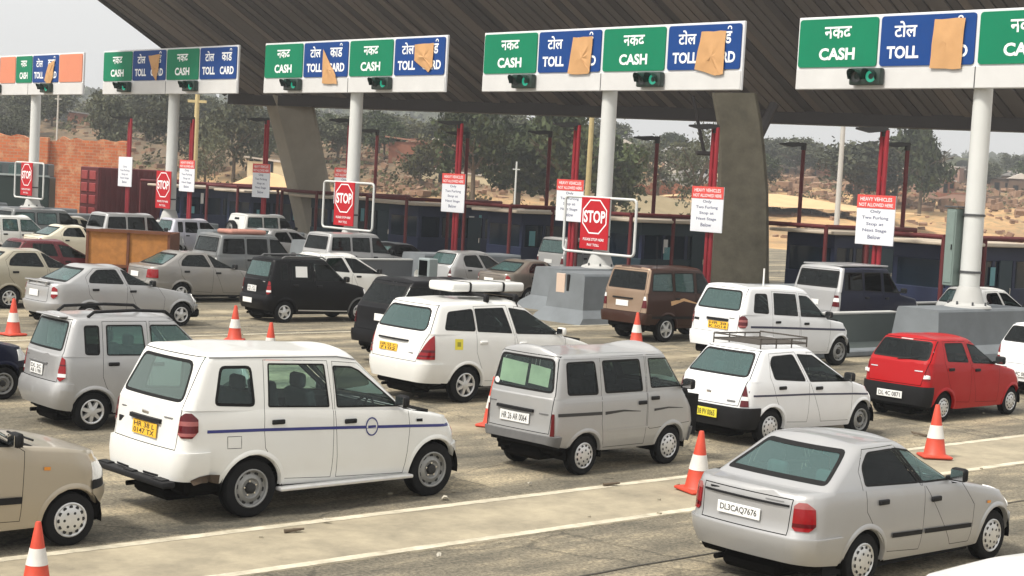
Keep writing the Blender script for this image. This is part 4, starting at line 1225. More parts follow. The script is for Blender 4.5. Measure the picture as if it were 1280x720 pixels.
# white car tail at the right edge
p, a = place(ALTO, (1247, 437), (-.55, .66, .92))
car('pale_hatchback', 'white hatchback tail at the right edge ahead of the red car', 'car', vary(ALTO, bumpers=[dict(end='rear', x=-.40, z=(.25, .66), h=.03), dict(end='front', x=2.6, z=(.2, .52), h=.03)]), WHITE2, p)

# ------------------------------------------------------------------ rows behind
p, a = place(ACCENT, (227, 408), (2.48, -.83, 0))
r, B = car('pale_silver_saloon', 'pale silver saloon seen side on behind the tall silver hatchback', 'car', ACCENT, SILVERL, p)
sp_ = NB(); x, _ = B.xe(0, .95)
box(sp_, (x + .06, 0, 1.075), (.16, 1.15, .025), .01)
for y in (-.45, 0, .45): box(sp_, (x + .06, y, 1.03), (.10, .08, .08), .01)
obj('boot_spoiler', sp_, SILVERL, r)

BLK = vary(WAGONR, rim='alloy5', windows=[dict(w, glass=G_BLACK) for w in WAGONR['windows']], rear_window=dict(WAGONR['rear_window'], glass=G_TEAL), mirror_mat=BLACKPL)
p, a = place(BLK, (357, 404), (0, -.73, 0))
r, B = car('black_tall_hatchback', 'black tall hatchback with alloy wheels and white patches on its side windows', 'car', BLK, BLACKP, p, 40.5)
for sgn in (-1, 1):
    rl = NB()
    path_tube(rl, [(-.05, sgn*.52, 1.66), (.05, sgn*.52, 1.72), (1.2, sgn*.52, 1.72), (1.32, sgn*.52, 1.65)], .022, 6)
    obj('roof_rail', rl, GREYPL, r)
    obj('sill_strip', B.ribbon([(.4, .33), (1.95, .29)], .03, .012, sgn), STEEL, r)
    obj('white_window_patch', B.ribbon([(.30, 1.335), (.66, 1.33)], .28, .006, sgn), PLATE_W, r)  # white rectangle over the rear door glass
rear_box(B, r, 'model_badge', -.50, -.36, 1.05, 1.075, CHROME, .008)
pl_ = NB(); x, _ = B.xe(.1, .55); box(pl_, (x - .03, .12, .55), (.012, .44, .13), .004)
obj('bumper_plate', pl_, PLATE_W, r)

SC2 = stretch(QUALIS, 1.0, .93, rim='alloy5', R=.33, rr=.2, windows=[dict(w, p=[(x, z*.93) for x, z in w['p']], glass=G_BLACK) for w in QUALIS['windows']], g_rear=[(0, -.80), (1, -.34)],
              plate=dict(y=-.28, z=1.0, w=.5, h=.15, lean=2))
p, a = place(SC2, (462, 362), (-.55, .55, 1.52))
r, B = car('black_suv', 'black sport utility with smoked glass, half hidden by the white people carrier', 'car', SC2, BLACKP, p)

QL = vary(QUALIS, bands=[dict(name='side_moulding', p=[(-.6, .66), (2.4, .62)], w=.07, mat=BLACKPL, off=.014)])
p, a = place(QL, (832, 428), (0, -.81, 0))
r, B = car('brown_utility_wagon', 'brown utility wagon behind a cone, lit tan back and shaded sides painted in', 'car', QL, BROWN_SHADED, p, 43)
x, _ = B.xe(0, 1.1)
# light on the back is painted in: tan tailgate against shade-dark brown sides
tg_ = [f for f in B.bm.faces if f[B.lay] in (0, B.tid) and f.normal.x < -.55 and f.calc_center_median().x < -.55 and .78 < f.calc_center_median().z < 1.93]
vs, idx = [], {}
for f in tg_:
    for v in f.verts:
        if v not in idx: idx[v] = len(vs); vs.append(v)
me = bpy.data.meshes.new('tailgate_panel')
me.from_pydata([tuple(v.co + v.normal*.006) for v in vs], [], [tuple(idx[v] for v in f.verts) for f in tg_])
me.materials.append(TAN_LIT); me.polygons.foreach_set('use_smooth', [True]*len(me.polygons))
tag(put('tailgate_panel', me, r), 'tan tailgate, painted lighter than the shaded brown sides for the light on it')
rear_box(B, r, 'tailgate_handle', -.30, .42, 1.10, 1.14, BLACKPL, .04)
an = NB(); tube(an, (-.4, -.70, 1.9), (-.45, -.70, 2.75), .008, n=5)
obj('aerial', an, BLACKPL, r)
o = obj('side_streak', B.ribbon([(.1, 1.02), (.6, 1.12), (1.2, 1.00)], .12, .005, -1, w2=.02), flat('gold_print', (.55, .33, .16), .5), r)

T2 = vary(TAVERA, plate=dict(y=-.12, z=.985, w=.60, h=.17, mat=PLATE_Y, lean=4, text=['HR 38', 'K 5014']), rim='steel',
          windows=[dict(w, glass=G_DARK) for w in TAVERA['windows']], rear_window=dict(TAVERA['rear_window'], glass=G_TEAL))
p, a = place(T2, (1048, 457), (2.685, -.84, 0))
r, B = car('white_utility_wagon', 'white utility wagon with dark side stripe directly behind the rack hatchback', 'car', T2, WHITE2, p, 41)
for sgn in (-1, 1):
    obj('side_stripe', B.ribbon([(-.62, .99), (.16, .97), (1.18, .93), (2.24, .89), (3.0, .86)], .05, .004, sgn, 30), NAVY_STRIPE, r)
rear_box(B, r, 'tailgate_handle', -.40, .24, 1.085, 1.145, BLACKPL, .045)
rear_box(B, r, 'tailgate_sticker', .50, .66, 1.04, 1.10, BLACKPL, .006)
rear_box(B, r, 'model_badge', -.56, -.42, 1.16, 1.175, GREYPL, .01)
an = NB(); tube(an, (.2, -.4, 1.9), (.2, -.4, 2.3), .02, n=5)
obj('aerial', an, PLATE_W, r)

SUMO = stretch(QUALIS, 1.08, 1.07, W=1.82, gw=(.87, .78), rim='steel', windows=[dict(w, p=[(x*1.08, z*1.07) for x, z in w['p']], glass=G_BLACK) for w in QUALIS['windows']], rear_window=dict(p=rwin(.72, 1.48, .68, 1.97), r=.05, seal=.05, glass=G_DARK))
p, a = place(SUMO, (1053, 335), (-.62, -.70, 2.06))
r, B = car('navy_sided_van', 'pale backed utility van with dark navy sides beyond the green lane wall', 'van', SUMO, NAVYP, p)
tg_ = [f for f in B.bm.faces if f[B.lay] in (0, B.tid) and f.normal.x < -.3 and f.calc_center_median().x < -.45 and .5 < f.calc_center_median().z < 2.12]
vs, idx = [], {}
for f in tg_:
    for v in f.verts:
        if v not in idx: idx[v] = len(vs); vs.append(v)
me = bpy.data.meshes.new('tailgate_panel')
me.from_pydata([tuple(v.co + v.normal*.006) for v in vs], [], [tuple(idx[v] for v in f.verts) for f in tg_])
me.materials.append(SILVERL); me.polygons.foreach_set('use_smooth', [True]*len(me.polygons))
tag(put('tailgate_panel', me, r), 'pale silver tailgate between dark sides')
rf_ = NB(); box(rf_, (.5, 0, 2.115), (2.2, 1.4, .05), .02, seg=2)
obj('roof_skin', rf_, SILVERL, r, smooth=40)

p = PL(5.0, 3.2)
car('white_hatchback_beyond_pole', 'white car waiting just beyond the nearest gantry pole', 'car', stretch(INDICA, 1.05, 1.02), WHITE, p)

OPT = vary(ACCENT, rim='alloy5', handles=[(.14, .91), (1.12, .87)], glass=G_DARK, lamps=[dict(end='rear', x=-.72, y=(.56, 1.0), z=(.72, .96), h=.014, mat=RED), dict(end='front', x=2.85, y=(.32, 1.0), z=(.58, .76))])
OPT = stretch(OPT, 1.05, 1.0)
p, a = place(OPT, (228, 366), (0, -.83, .30))
car('grey_saloon', 'greyish silver saloon with round red tail lamp left of the black hatchback', 'car', OPT, SILVERD, p, 41)
p, a = place(OPT, (11, 386), (0, -.8, 0))
car('beige_saloon', 'dusty beige saloon entering at the left edge behind the pale silver one', 'car', stretch(ACCENT, 1.06, 1.05, rim='alloy7'), SANDP, p)
p, a = place(ALTO, (116, 325), (1.95, -.66, .98))
car('maroon_hatchback', 'dark maroon hatchback between the beige saloon and the rusty tipper', 'car', stretch(ALTO, 1.08, 1.0), MAROON, p)
p, a = place(BALENO, (82, 283), (.2, -.52, 1.42))
car('cream_saloon', 'cream white saloon standing behind the maroon hatchback', 'car', vary(ACCENT, windows=[dict(w, glass=G_DARK) for w in ACCENT['windows']]), CREAM, p)
p, a = place(WAGONR, (38, 272), (1.35, -.55, 1.62))
car('white_tall_hatchback', 'white boxy hatchback with dark windows far at the left edge', 'car', vary(WAGONR, rim='steel'), WHITE, p)
p, a = place(QUALIS, (22, 261), (-.5, -.68, 1.88))
car('white_roofed_jeep', 'grey open sided utility car with white roof bars beside the STOP board at far left', 'car', stretch(SUV, 1.1, 1.0, rim='steel'), GREYP, p)
p, a = place(ALTO, (80, 274), (.1, -.5, 1.50)); p = p + FWD*1.0 + LFT*2.0
car('gold_hatchback', 'sandy gold hatchback of which the roof shows behind the cream saloon', 'car', vary(ALTO, rim='steel'), SANDP, p)
p, a = place(SUV, (150, 270), (-.5, -.62, 1.82)); p = p + FWD*0.0 + LFT*0.9
car('silver_suv', 'silver sport utility with light rear glass behind the rusty tipper', 'car', vary(SUV, windows=[dict(w, glass=G_BLACK) for w in SUV['windows']], glass=G_TEAL), SILVERL, p)
p, a = place(WAGONR, (216, 279), (-.3, -.58, 1.60)); p = p + FWD*1.7 + LFT*2.8
car('lavender_silver_hatchback', 'pale lavender silver hatchback right of the rusty tipper', 'car', vary(WAGONR, windows=[dict(w, glass=G_BLACK) for w in WAGONR['windows']]), paint('paint_lavender_silver', (.50, .50, .56), .4, .36, .15), p)
p, a = place(SUV, (295, 269), (-.62, -.66, 1.80)); p = p + FWD*0 + LFT*-0.85
r, B = car('white_offroader', 'white off roader with a spare wheel on its back door', 'car', vary(SUV, rear_window=dict(p=rwin(.2, 1.62, .18, 1.72), r=.03, seal=.02, glass=G_DARK)), WHITE, p)
x, _ = B.xe(0, 1.2)
sw_ = put('spare_wheel', tyre_mesh(.36, .2), r, (x - .12, .05, 1.22), (0, 0, R(-90)))
put('rim', rim_mesh('steel', .36, .2), sw_)
p, a = place(SUV, (262, 298), (-.5, .1, 1.80)); p = p + FWD*1.1 + LFT*1.7
r, B = car('dark_suv', 'dark sport utility with pinkish bundle on the roof behind the grey saloon', 'car', vary(SUV, windows=[dict(w, glass=G_BLACK) for w in SUV['windows']], rear_window=dict(QUALIS['rear_window'], p=rwin(.66, 1.33, .60, 1.78), glass=G_CLEAR)), GREYP, p)
b = NB(); box(b, (.55, 0, 1.95), (1.3, .9, .14), .06, seg=2)
obj('roof_bundle', b, flat('pink_cloth', (.36, .17, .13), .9, var=.3, scale=8), r, smooth=60)
p, a = place(INDICA, (402, 318), (-.05, -.5, 1.52))
car('plain_white_hatchback', 'plain white hatchback just beyond the black tall hatchback', 'car', vary(INDICA, windows=[dict(w, glass=G_BLACK) for w in INDICA['windows']], bumpers=[]), WHITE, p, 41)
p, a = place(INDICA, (338, 287), (-.1, -.5, 1.52))
car('silver_hatchback', 'silver hatchback in the far lane left of the second STOP board pole', 'car', vary(INDICA, windows=[dict(w, glass=G_BLACK) for w in INDICA['windows']], bumpers=[]), SILVERL, p)
p, a = place(SUV, (418, 293), (-.4, -.2, 1.85)); p = p + FWD*0 + LFT*0.4
car('grey_suv', 'grey sport utility behind the STOP board pole in the middle', 'car', vary(SUV, windows=[dict(w, glass=G_DARK) for w in SUV['windows']], glass=G_TEAL), SILVER, p)
p, a = place(INDICA, (560, 312), (.2, -.1, 1.55)); p = p + FWD*0 + LFT*-0.5
car('pale_grey_hatchback', 'pale grey hatchback with dark glass behind the concrete island nose', 'car', INDICA, SILVER, p)
p, a = place(ACCENT, (634, 357), (-.92, -.74, .86)); p = p + FWD*2.05 + LFT*2.26
car('taupe_saloon', 'taupe saloon with silvery boot behind the roof load of the people carrier', 'car', stretch(ACCENT, 1.04, 1.0), TAUPE, p)
p, a = place(SUV, (682, 297), (-.62, .5, 1.85))
car('silver_van', 'silver van with large rear glass behind the STOP board on the right', 'van', vary(SUV, rear_window=dict(p=rwin(.70, 1.28, .64, 1.80), r=.05, seal=.03, glass=G_TEAL)), SILVER, p)
p, a = place(SUV, (500, 310), (.4, -.4, 1.3))
car('black_saloon', 'black saloon hidden to its windows by the dark lane wall', 'car', ACCENT, BLACKP, p)

# ------------------------------------------------------------------ ground, road, lane dividers
random.seed(21)
def noise2(x, y):
    return (math.sin(x*.031 + 1.3)*math.cos(y*.027 - .4) + .6*math.sin(x*.083 + y*.071) + .35*math.sin(x*.19 - y*.23 + 2) + .2*math.sin(x*.47 + y*.41))/2.15
def terrain(x, y):
    k = max(0.0, min(1.0, (x + 5)/55))
    s0, rg = 138 + 40*k, 115 + 50*k
    t = max(0.0, min(1.0, (y - s0)/rg))
    z = 8.6*t*t*(3 - 2*t)
    z += 1.5*noise2(x*3, y*3)*min(1, max(0, (y - s0)/30))*(1 if y < 420 else .6)
    if y > 330:
        u = min(1.0, (y - 330)/600)
        left = 30*math.exp(-((x + 330)/260)**2) + 20*math.exp(-((x - 330)/220)**2) + 16*math.exp(-((x + 60)/120)**2)
        z += left*u*u*(3 - 2*u) + 3*noise2(x, y)*u
    return z
gm, nt, b = newmat('dusty_earth')
b.inputs['Roughness'].default_value = .95
tc = N(nt, 'ShaderNodeTexCoord')
n1 = N(nt, 'ShaderNodeTexNoise', Scale=.045, Detail=8, Roughness=.65)
n2 = N(nt, 'ShaderNodeTexNoise', Scale=.6, Detail=6, Roughness=.7)
nt.links.new(tc.outputs['Object'], n1.inputs['Vector']); nt.links.new(tc.outputs['Object'], n2.inputs['Vector'])
r1 = N(nt, 'ShaderNodeValToRGB')
r1.color_ramp.elements[0].position = .36; r1.color_ramp.elements[0].color = (.30, .18, .085, 1)
r1.color_ramp.elements[1].position = .62; r1.color_ramp.elements[1].color = (.56, .34, .15, 1)
nt.links.new(n1.outputs['Fac'], r1.inputs['Fac'])
r2 = N(nt, 'ShaderNodeValToRGB')
r2.color_ramp.elements[0].position = .45; r2.color_ramp.elements[0].color = (.0, .0, .0, 1)
r2.color_ramp.elements[1].position = .62; r2.color_ramp.elements[1].color = (.6, .6, .6, 1)
nt.links.new(n2.outputs['Fac'], r2.inputs['Fac'])
mg = N(nt, 'ShaderNodeMixRGB'); mg.inputs['Color2'].default_value = (.17, .15, .08, 1)
nt.links.new(r2.outputs[0], mg.inputs['Fac']); nt.links.new(r1.outputs[0], mg.inputs['Color1'])
# far beyond the plaza the earth gives way to scrub
gx = N(nt, 'ShaderNodeSeparateXYZ'); nt.links.new(tc.outputs['Object'], gx.inputs[0])
mr = N(nt, 'ShaderNodeMapRange'); mr.inputs['From Min'].default_value = 300; mr.inputs['From Max'].default_value = 380
nt.links.new(gx.outputs['Y'], mr.inputs['Value'])
mg2 = N(nt, 'ShaderNodeMixRGB'); mg2.inputs['Color2'].default_value = (.075, .085, .045, 1)
nt.links.new(mr.outputs[0], mg2.inputs['Fac']); nt.links.new(mg.outputs[0], mg2.inputs['Color1'])
# the slope left of the sand is brown rubble soil
mrx = N(nt, 'ShaderNodeMapRange'); mrx.inputs['From Min'].default_value = 38; mrx.inputs['From Max'].default_value = 10; nt.links.new(gx.outputs['X'], mrx.inputs['Value'])
mry = N(nt, 'ShaderNodeMapRange'); mry.inputs['From Min'].default_value = 165; mry.inputs['From Max'].default_value = 195; nt.links.new(gx.outputs['Y'], mry.inputs['Value'])
mry2 = N(nt, 'ShaderNodeMapRange'); mry2.inputs['From Min'].default_value = 255; mry2.inputs['From Max'].default_value = 300; nt.links.new(gx.outputs['Y'], mry2.inputs['Value'])
mxy = N(nt, 'ShaderNodeMath', operation='MULTIPLY'); nt.links.new(mrx.outputs[0], mxy.inputs[0]); nt.links.new(mry.outputs[0], mxy.inputs[1])
mxz = N(nt, 'ShaderNodeMath', operation='MAXIMUM'); nt.links.new(mxy.outputs[0], mxz.inputs[0]); nt.links.new(mry2.outputs[0], mxz.inputs[1])
nv = N(nt, 'ShaderNodeMath', operation='MULTIPLY_ADD'); nv.inputs[1].default_value = 1.0; nv.inputs[2].default_value = .38; nt.links.new(n2.outputs['Fac'], nv.inputs[0])
mxk = N(nt, 'ShaderNodeMath', operation='MULTIPLY', use_clamp=True); nt.links.new(mxz.outputs[0], mxk.inputs[0]); nt.links.new(nv.outputs[0], mxk.inputs[1])
mg3 = N(nt, 'ShaderNodeMixRGB'); mg3.inputs['Color2'].default_value = (.105, .075, .045, 1)
nt.links.new(mxk.outputs[0], mg3.inputs['Fac']); nt.links.new(mg2.outputs[0], mg3.inputs['Color1'])
nt.links.new(mg3.outputs[0], b.inputs['Base Color'])
bp = N(nt, 'ShaderNodeBump', Strength=.5, Distance=.15); nt.links.new(n2.outputs['Fac'], bp.inputs['Height']); nt.links.new(bp.outputs[0], b.inputs['Normal'])
bm = NB()
xs = sorted(set([-900 + 60*k for k in range(31)] + [-150 + 5*k for k in range(73)]))
ys = [-80, -20, 40, 100] + [125 + 5*k for k in range(60)] + [430 + 25*k for k in range(12)] + [760 + 60*k for k in range(14)] + [1800, 2400, 3400]
G = [[bm.verts.new((x, y, terrain(x, y) if y < 1500 else terrain(x, 1500))) for x in xs] for y in ys]
for A, Bq in zip(G[:-1], G[1:]):
    for k in range(len(xs) - 1): bm.faces.new((A[k], A[k+1], Bq[k+1], Bq[k]))
tag(obj('ground', bm, gm, smooth=60), kind='structure')

rm, nt, b = newmat('dusty_asphalt')
b.inputs['Roughness'].default_value = .9
tc = N(nt, 'ShaderNodeTexCoord')
mp = N(nt, 'ShaderNodeMapping'); mp.inputs['Scale'].default_value = (.35, 1.6, 1)
nt.links.new(tc.outputs['Object'], mp.inputs['Vector'])
na = N(nt, 'ShaderNodeTexNoise', Scale=.55, Detail=8, Roughness=.62)
nb_ = N(nt, 'ShaderNodeTexNoise', Scale=1.7, Detail=10, Roughness=.75)
nc = N(nt, 'ShaderNodeTexNoise', Scale=22, Detail=8, Roughness=.8)
nt.links.new(mp.outputs[0], na.inputs['Vector'])
nt.links.new(tc.outputs['Object'], nb_.inputs['Vector']); nt.links.new(tc.outputs['Object'], nc.inputs['Vector'])
ra = N(nt, 'ShaderNodeValToRGB')
for (p, c) in ((.30, (.075, .069, .053, 1)), (.66, (.46, .385, .26, 1))):
    e_ = ra.color_ramp.elements[0 if p < .5 else 1]; e_.position = p; e_.color = c
e_ = ra.color_ramp.elements.new(.5); e_.color = (.215, .187, .135, 1)
ad = N(nt, 'ShaderNodeMath', operation='ADD'); ad.inputs[1].default_value = -.22
m5 = N(nt, 'ShaderNodeMath', operation='MULTIPLY'); m5.inputs[1].default_value = .45
nt.links.new(nb_.outputs['Fac'], m5.inputs[0]); nt.links.new(m5.outputs[0], ad.inputs[0])
a2 = N(nt, 'ShaderNodeMath', operation='ADD'); nt.links.new(na.outputs['Fac'], a2.inputs[0]); nt.links.new(ad.outputs[0], a2.inputs[1])
nt.links.new(a2.outputs[0], ra.inputs['Fac'])
rc = N(nt, 'ShaderNodeValToRGB')
rc.color_ramp.elements[0].position = .35; rc.color_ramp.elements[0].color = (.22, .22, .22, 1)
rc.color_ramp.elements[1].position = .68; rc.color_ramp.elements[1].color = (1.4, 1.4, 1.36, 1)
nt.links.new(nc.outputs['Fac'], rc.inputs['Fac'])
mm = N(nt, 'ShaderNodeMixRGB', blend_type='MULTIPLY'); mm.inputs['Fac'].default_value = 1
nt.links.new(ra.outputs[0], mm.inputs['Color1']); nt.links.new(rc.outputs[0], mm.inputs['Color2'])
vo = N(nt, 'ShaderNodeTexVoronoi', Scale=.42, feature='DISTANCE_TO_EDGE'); 
wv = N(nt, 'ShaderNodeMixRGB'); wv.inputs['Fac'].default_value = .25
nt.links.new(tc.outputs['Object'], wv.inputs['Color1']); nt.links.new(nb_.outputs['Color'], wv.inputs['Color2']); nt.links.new(wv.outputs[0], vo.inputs['Vector'])
vr = N(nt, 'ShaderNodeMapRange'); vr.inputs['From Min'].default_value = .002; vr.inputs['From Max'].default_value = .008; vr.inputs['To Min'].default_value = .55; nt.links.new(vo.outputs['Distance'], vr.inputs['Value'])
mk = N(nt, 'ShaderNodeMixRGB', blend_type='MULTIPLY'); mk.inputs['Fac'].default_value = 1
nt.links.new(mm.outputs[0], mk.inputs['Color1']); nt.links.new(vr.outputs[0], mk.inputs['Color2'])
# oil drips down the middle of the lanes
no_ = N(nt, 'ShaderNodeTexNoise', Scale=3.1, Detail=5, Roughness=.6); nt.links.new(tc.outputs['Object'], no_.inputs['Vector'])
ro = N(nt, 'ShaderNodeMapRange'); ro.inputs['From Min'].default_value = .66; ro.inputs['From Max'].default_value = .74; ro.inputs['To Min'].default_value = 1; ro.inputs['To Max'].default_value = .4; nt.links.new(no_.outputs['Fac'], ro.inputs['Value'])
mo_ = N(nt, 'ShaderNodeMixRGB', blend_type='MULTIPLY'); mo_.inputs['Fac'].default_value = 1
nt.links.new(mk.outputs[0], mo_.inputs['Color1']); nt.links.new(ro.outputs[0], mo_.inputs['Color2'])
nt.links.new(mo_.outputs[0], b.inputs['Base Color'])
bp = N(nt, 'ShaderNodeBump', Strength=.6, Distance=.02); nt.links.new(nc.outputs['Fac'], bp.inputs['Height']); nt.links.new(bp.outputs[0], b.inputs['Normal'])
def sheet(name, mat, a0, a1, b0, b1, z, step=2.0, wob=0.0, kind='structure', label=None):
    """A flat sheet in plaza coordinates, its object turned so that its own x runs along the lanes."""
    bm = NB(); n = max(1, int((a1 - a0)/step)); prev = None
    for k in range(n + 1):
        a = a0 + (a1 - a0)*k/n
        w1, w2 = (random.uniform(-wob, wob), random.uniform(-wob, wob)) if wob else (0, 0)
        row = [bm.verts.new((a, b0 + w1, 0)), bm.verts.new((a, b1 + w2, 0))]
        if prev: bm.faces.new((prev[0], row[0], row[1], prev[1]))
        prev = row
    o = obj(name, bm, mat, loc=(P0.x, P0.y, z), rot=(0, 0, AN))
    return tag(o, kind=kind, label=label)
sheet('road', rm, -70, 60, -45, 75, .004, 10)
def worn(name, lo, hi, p0, p1, scale, edge, a0, a1):
    """A dusty sheet that thins out towards its long edges and in worn patches, baring the road below."""
    m, nt, b = newmat(name)
    b.inputs['Roughness'].default_value = .92
    tc = N(nt, 'ShaderNodeTexCoord')
    na = N(nt, 'ShaderNodeTexNoise', Scale=scale, Detail=9, Roughness=.72); nt.links.new(tc.outputs['Object'], na.inputs['Vector'])
    ra = N(nt, 'ShaderNodeValToRGB')
    ra.color_ramp.elements[0].position = p0; ra.color_ramp.elements[0].color = (*lo, 1)
    ra.color_ramp.elements[1].position = p1; ra.color_ramp.elements[1].color = (*hi, 1)
    nt.links.new(na.outputs['Fac'], ra.inputs['Fac']); nt.links.new(ra.outputs[0], b.inputs['Base Color'])
    sp = N(nt, 'ShaderNodeSeparateXYZ'); nt.links.new(tc.outputs['Generated'], sp.inputs[0])
    m1 = N(nt, 'ShaderNodeMath', operation='MULTIPLY_ADD'); m1.inputs[1].default_value = 2; m1.inputs[2].default_value = -1; nt.links.new(sp.outputs['Y'], m1.inputs[0])
    m2 = N(nt, 'ShaderNodeMath', operation='ABSOLUTE'); nt.links.new(m1.outputs[0], m2.inputs[0])
    m3 = N(nt, 'ShaderNodeMapRange'); m3.inputs['From Min'].default_value = 1.0; m3.inputs['From Max'].default_value = 1 - edge; m3.inputs['To Min'].default_value = -.5; m3.inputs['To Max'].default_value = .5
    nt.links.new(m2.outputs[0], m3.inputs['Value'])
    n2 = N(nt, 'ShaderNodeTexNoise', Scale=scale*1.7, Detail=8, Roughness=.75); nt.links.new(tc.outputs['Object'], n2.inputs['Vector'])
    m4 = N(nt, 'ShaderNodeMath', operation='ADD'); nt.links.new(m3.outputs[0], m4.inputs[0]); nt.links.new(n2.outputs['Fac'], m4.inputs[1])
    m5 = N(nt, 'ShaderNodeMapRange'); m5.inputs['From Min'].default_value = a0; m5.inputs['From Max'].default_value = a1; nt.links.new(m4.outputs[0], m5.inputs['Value'])
    nt.links.new(m5.outputs[0], b.inputs['Alpha'])
    return m
dm = worn('dusty_concrete', (.20, .175, .125), (.40, .345, .24), .32, .68, 1.1, .25, .35, .75)
dm2 = worn('road_dust', (.20, .172, .12), (.44, .37, .25), .34, .64, .7, .9, .55, 1.05)
pm_ = worn('worn_lane_paint', (.30, .265, .19), (.60, .545, .42), .30, .60, 2.6, .6, .42, .72)
for bc in (-15.4, -9.5, -3.9, 2.4, 8.4, 14.5, 21, 27.5):
    if bc == -9.5:
        sheet('lane_divider_strip', dm, -46, -4, bc - 1.0, bc + 1.0, .008, .8, .06)
        sheet('lane_line', pm_, -46, -4, bc + .70, bc + .90, .012, .8, .015)
        sheet('lane_line', pm_, -46, -4, bc - .90, bc - .70, .012, .8, .015)
    else:
        sheet('dust_drift', dm2, -46 if bc < 0 else -40, -4, bc - 1.5, bc + 1.5, .008, .8, .3)
        if bc in (-15.4, 8.4): sheet('lane_line', pm_, -40, -4, bc + .70, bc + .86, .012, .8, .015)
# joint in the concrete in front and a few scraps
crack = NB()
prev = None
for k in range(40):
    a, b2 = -33 + k*.55, -12.1 + random.uniform(-.03, .03)
    row = [crack.verts.new((a, b2, 0)), crack.verts.new((a, b2 + .03, 0))]
    if prev: crack.faces.new((prev[0], row[0], row[1], prev[1]))
    prev = row
tag(obj('road_joint', crack, flat('joint_dark', (.05, .045, .035), .9), loc=(P0.x, P0.y, .013), rot=(0, 0, AN)), kind='structure')
lit = NB()
for k in range(260):
    a, bq = random.uniform(-36, -4), random.uniform(-14, 14)
    p = PL(a, bq, .02); s = random.uniform(.012, .04)
    box(lit, p, (s*random.uniform(.8, 2), s, s*.6), 0, Matrix.Rotation(random.uniform(0, 6), 4, 'Z'))
tag(obj('gravel', lit, flat('pebble', (.30, .27, .20), .9, var=.4, scale=3)), kind='stuff', label='small stones scattered on the dusty road')
def scrap(px, py, w, label):
    bm = NB(); n = 7; c = [bm.verts.new((w*math.cos(6.283*k/n)*random.uniform(.6, 1), w*.7*math.sin(6.283*k/n)*random.uniform(.6, 1), random.uniform(.0, .05))) for k in range(n)]
    bm.faces.new(c); r = bmesh.ops.extrude_face_region(bm, geom=bm.faces[:]); 
    for v in r['geom']:
        if isinstance(v, bmesh.types.BMVert): v.co.z += .004
    o = obj('paper_scrap', bm, flat('paper_white', (.42, .39, .32), .8)); o.location = at(px, py, .018); o.rotation_euler = (0, 0, random.uniform(0, 3))
    tag(o, label, 'litter', 'scraps of litter on the road')
scrap(407, 653, .06, 'white paper scrap below the white utility wagon side step')
scrap(556, 624, .07, 'pale scrap beside the front wheel of the white utility wagon')
scrap(662, 606, .05, 'pale scrap in the gap between utility wagon and minivan')
scrap(548, 697, .035, 'tiny white scrap on the double lane lines')
def leaf_scrap(px, py, w, label):
    bm = NB(); tube(bm, (-w, 0, 0), (w, .04, .02), .025, .012, 6); box(bm, (w*.3, .05, .01), (w*.8, .06, .02), .005)
    o = obj('brown_debris', bm, flat('debris_brown', (.10, .075, .05), .9)); o.location = at(px, py, .03); o.rotation_euler = (0, 0, random.uniform(0, 3))
    tag(o, label, 'litter', 'scraps of litter on the road')
leaf_scrap(368, 664, .11, 'dark stick lying below the white utility wagon')
leaf_scrap(765, 606, .12, 'dark bit of debris in front of the minivan rear wheel')
leaf_scrap(1150, 543, .16, 'dark rag on the road between rack hatchback and right cone')

# ------------------------------------------------------------------ cones
CONE_O = flat('cone_orange', (.52, .055, .025), .55, var=.25, scale=5)
CONE_W = flat('cone_white', (.62, .60, .56), .6, var=.2, scale=6)
_cm = []
def cone_meshes():
    bm = NB(); box(bm, (0, 0, .025), (.46, .46, .05), .03, seg=2); base = mesh_from_bm(bm, 'base', CONE_O, 40)
    bm = NB(); lathe(bm, [(.185, .05), (.165, .07), (.128, .30), (.088, .50), (.035, .80), (.028, .815), (.001, .815)], 20); body = mesh_from_bm(bm, 'cone', CONE_O, 40)
    bm = NB(); lathe(bm, [(.1285, .30), (.132, .30), (.092, .50), (.0885, .50)], 20); band = mesh_from_bm(bm, 'band', CONE_W, 40)
    return base, body, band
_cm = cone_meshes()
def traffic_cone(px, py, label, tilt=0, sc=1.0):
    o = thing('traffic_cone', label, 'traffic cone', at(px, py, .012), random.uniform(0, 1.5), 'orange cones along the lanes')
    o.rotation_euler.x = R(tilt); o.scale = (sc, sc, sc)
    put('base', _cm[0], o); c = put('cone', _cm[1], o); put('band', _cm[2], c)
traffic_cone(871, 614, 'orange cone with white band between the rack hatchback and the silver saloon', 2)
traffic_cone(1168, 572, 'orange cone with white band right of the silver saloon roof', -2, 1.03)
traffic_cone(293, 426, 'orange cone with white band in front of the black tall hatchback')
traffic_cone(45, 736, 'orange cone cut by the lower edge beside the champagne hatchback', 0, .77)
traffic_cone(16, 419, 'orange cone at the far left edge above the dark blue hatchback')
traffic_cone(795, 430, 'red orange cone behind the brown utility wagon rear wheel')
traffic_cone(616, 533, 'orange cone mostly hidden left of the silver minivan')
traffic_cone(337, 452, 'orange cone of which only the tip shows over the white utility wagon roof')

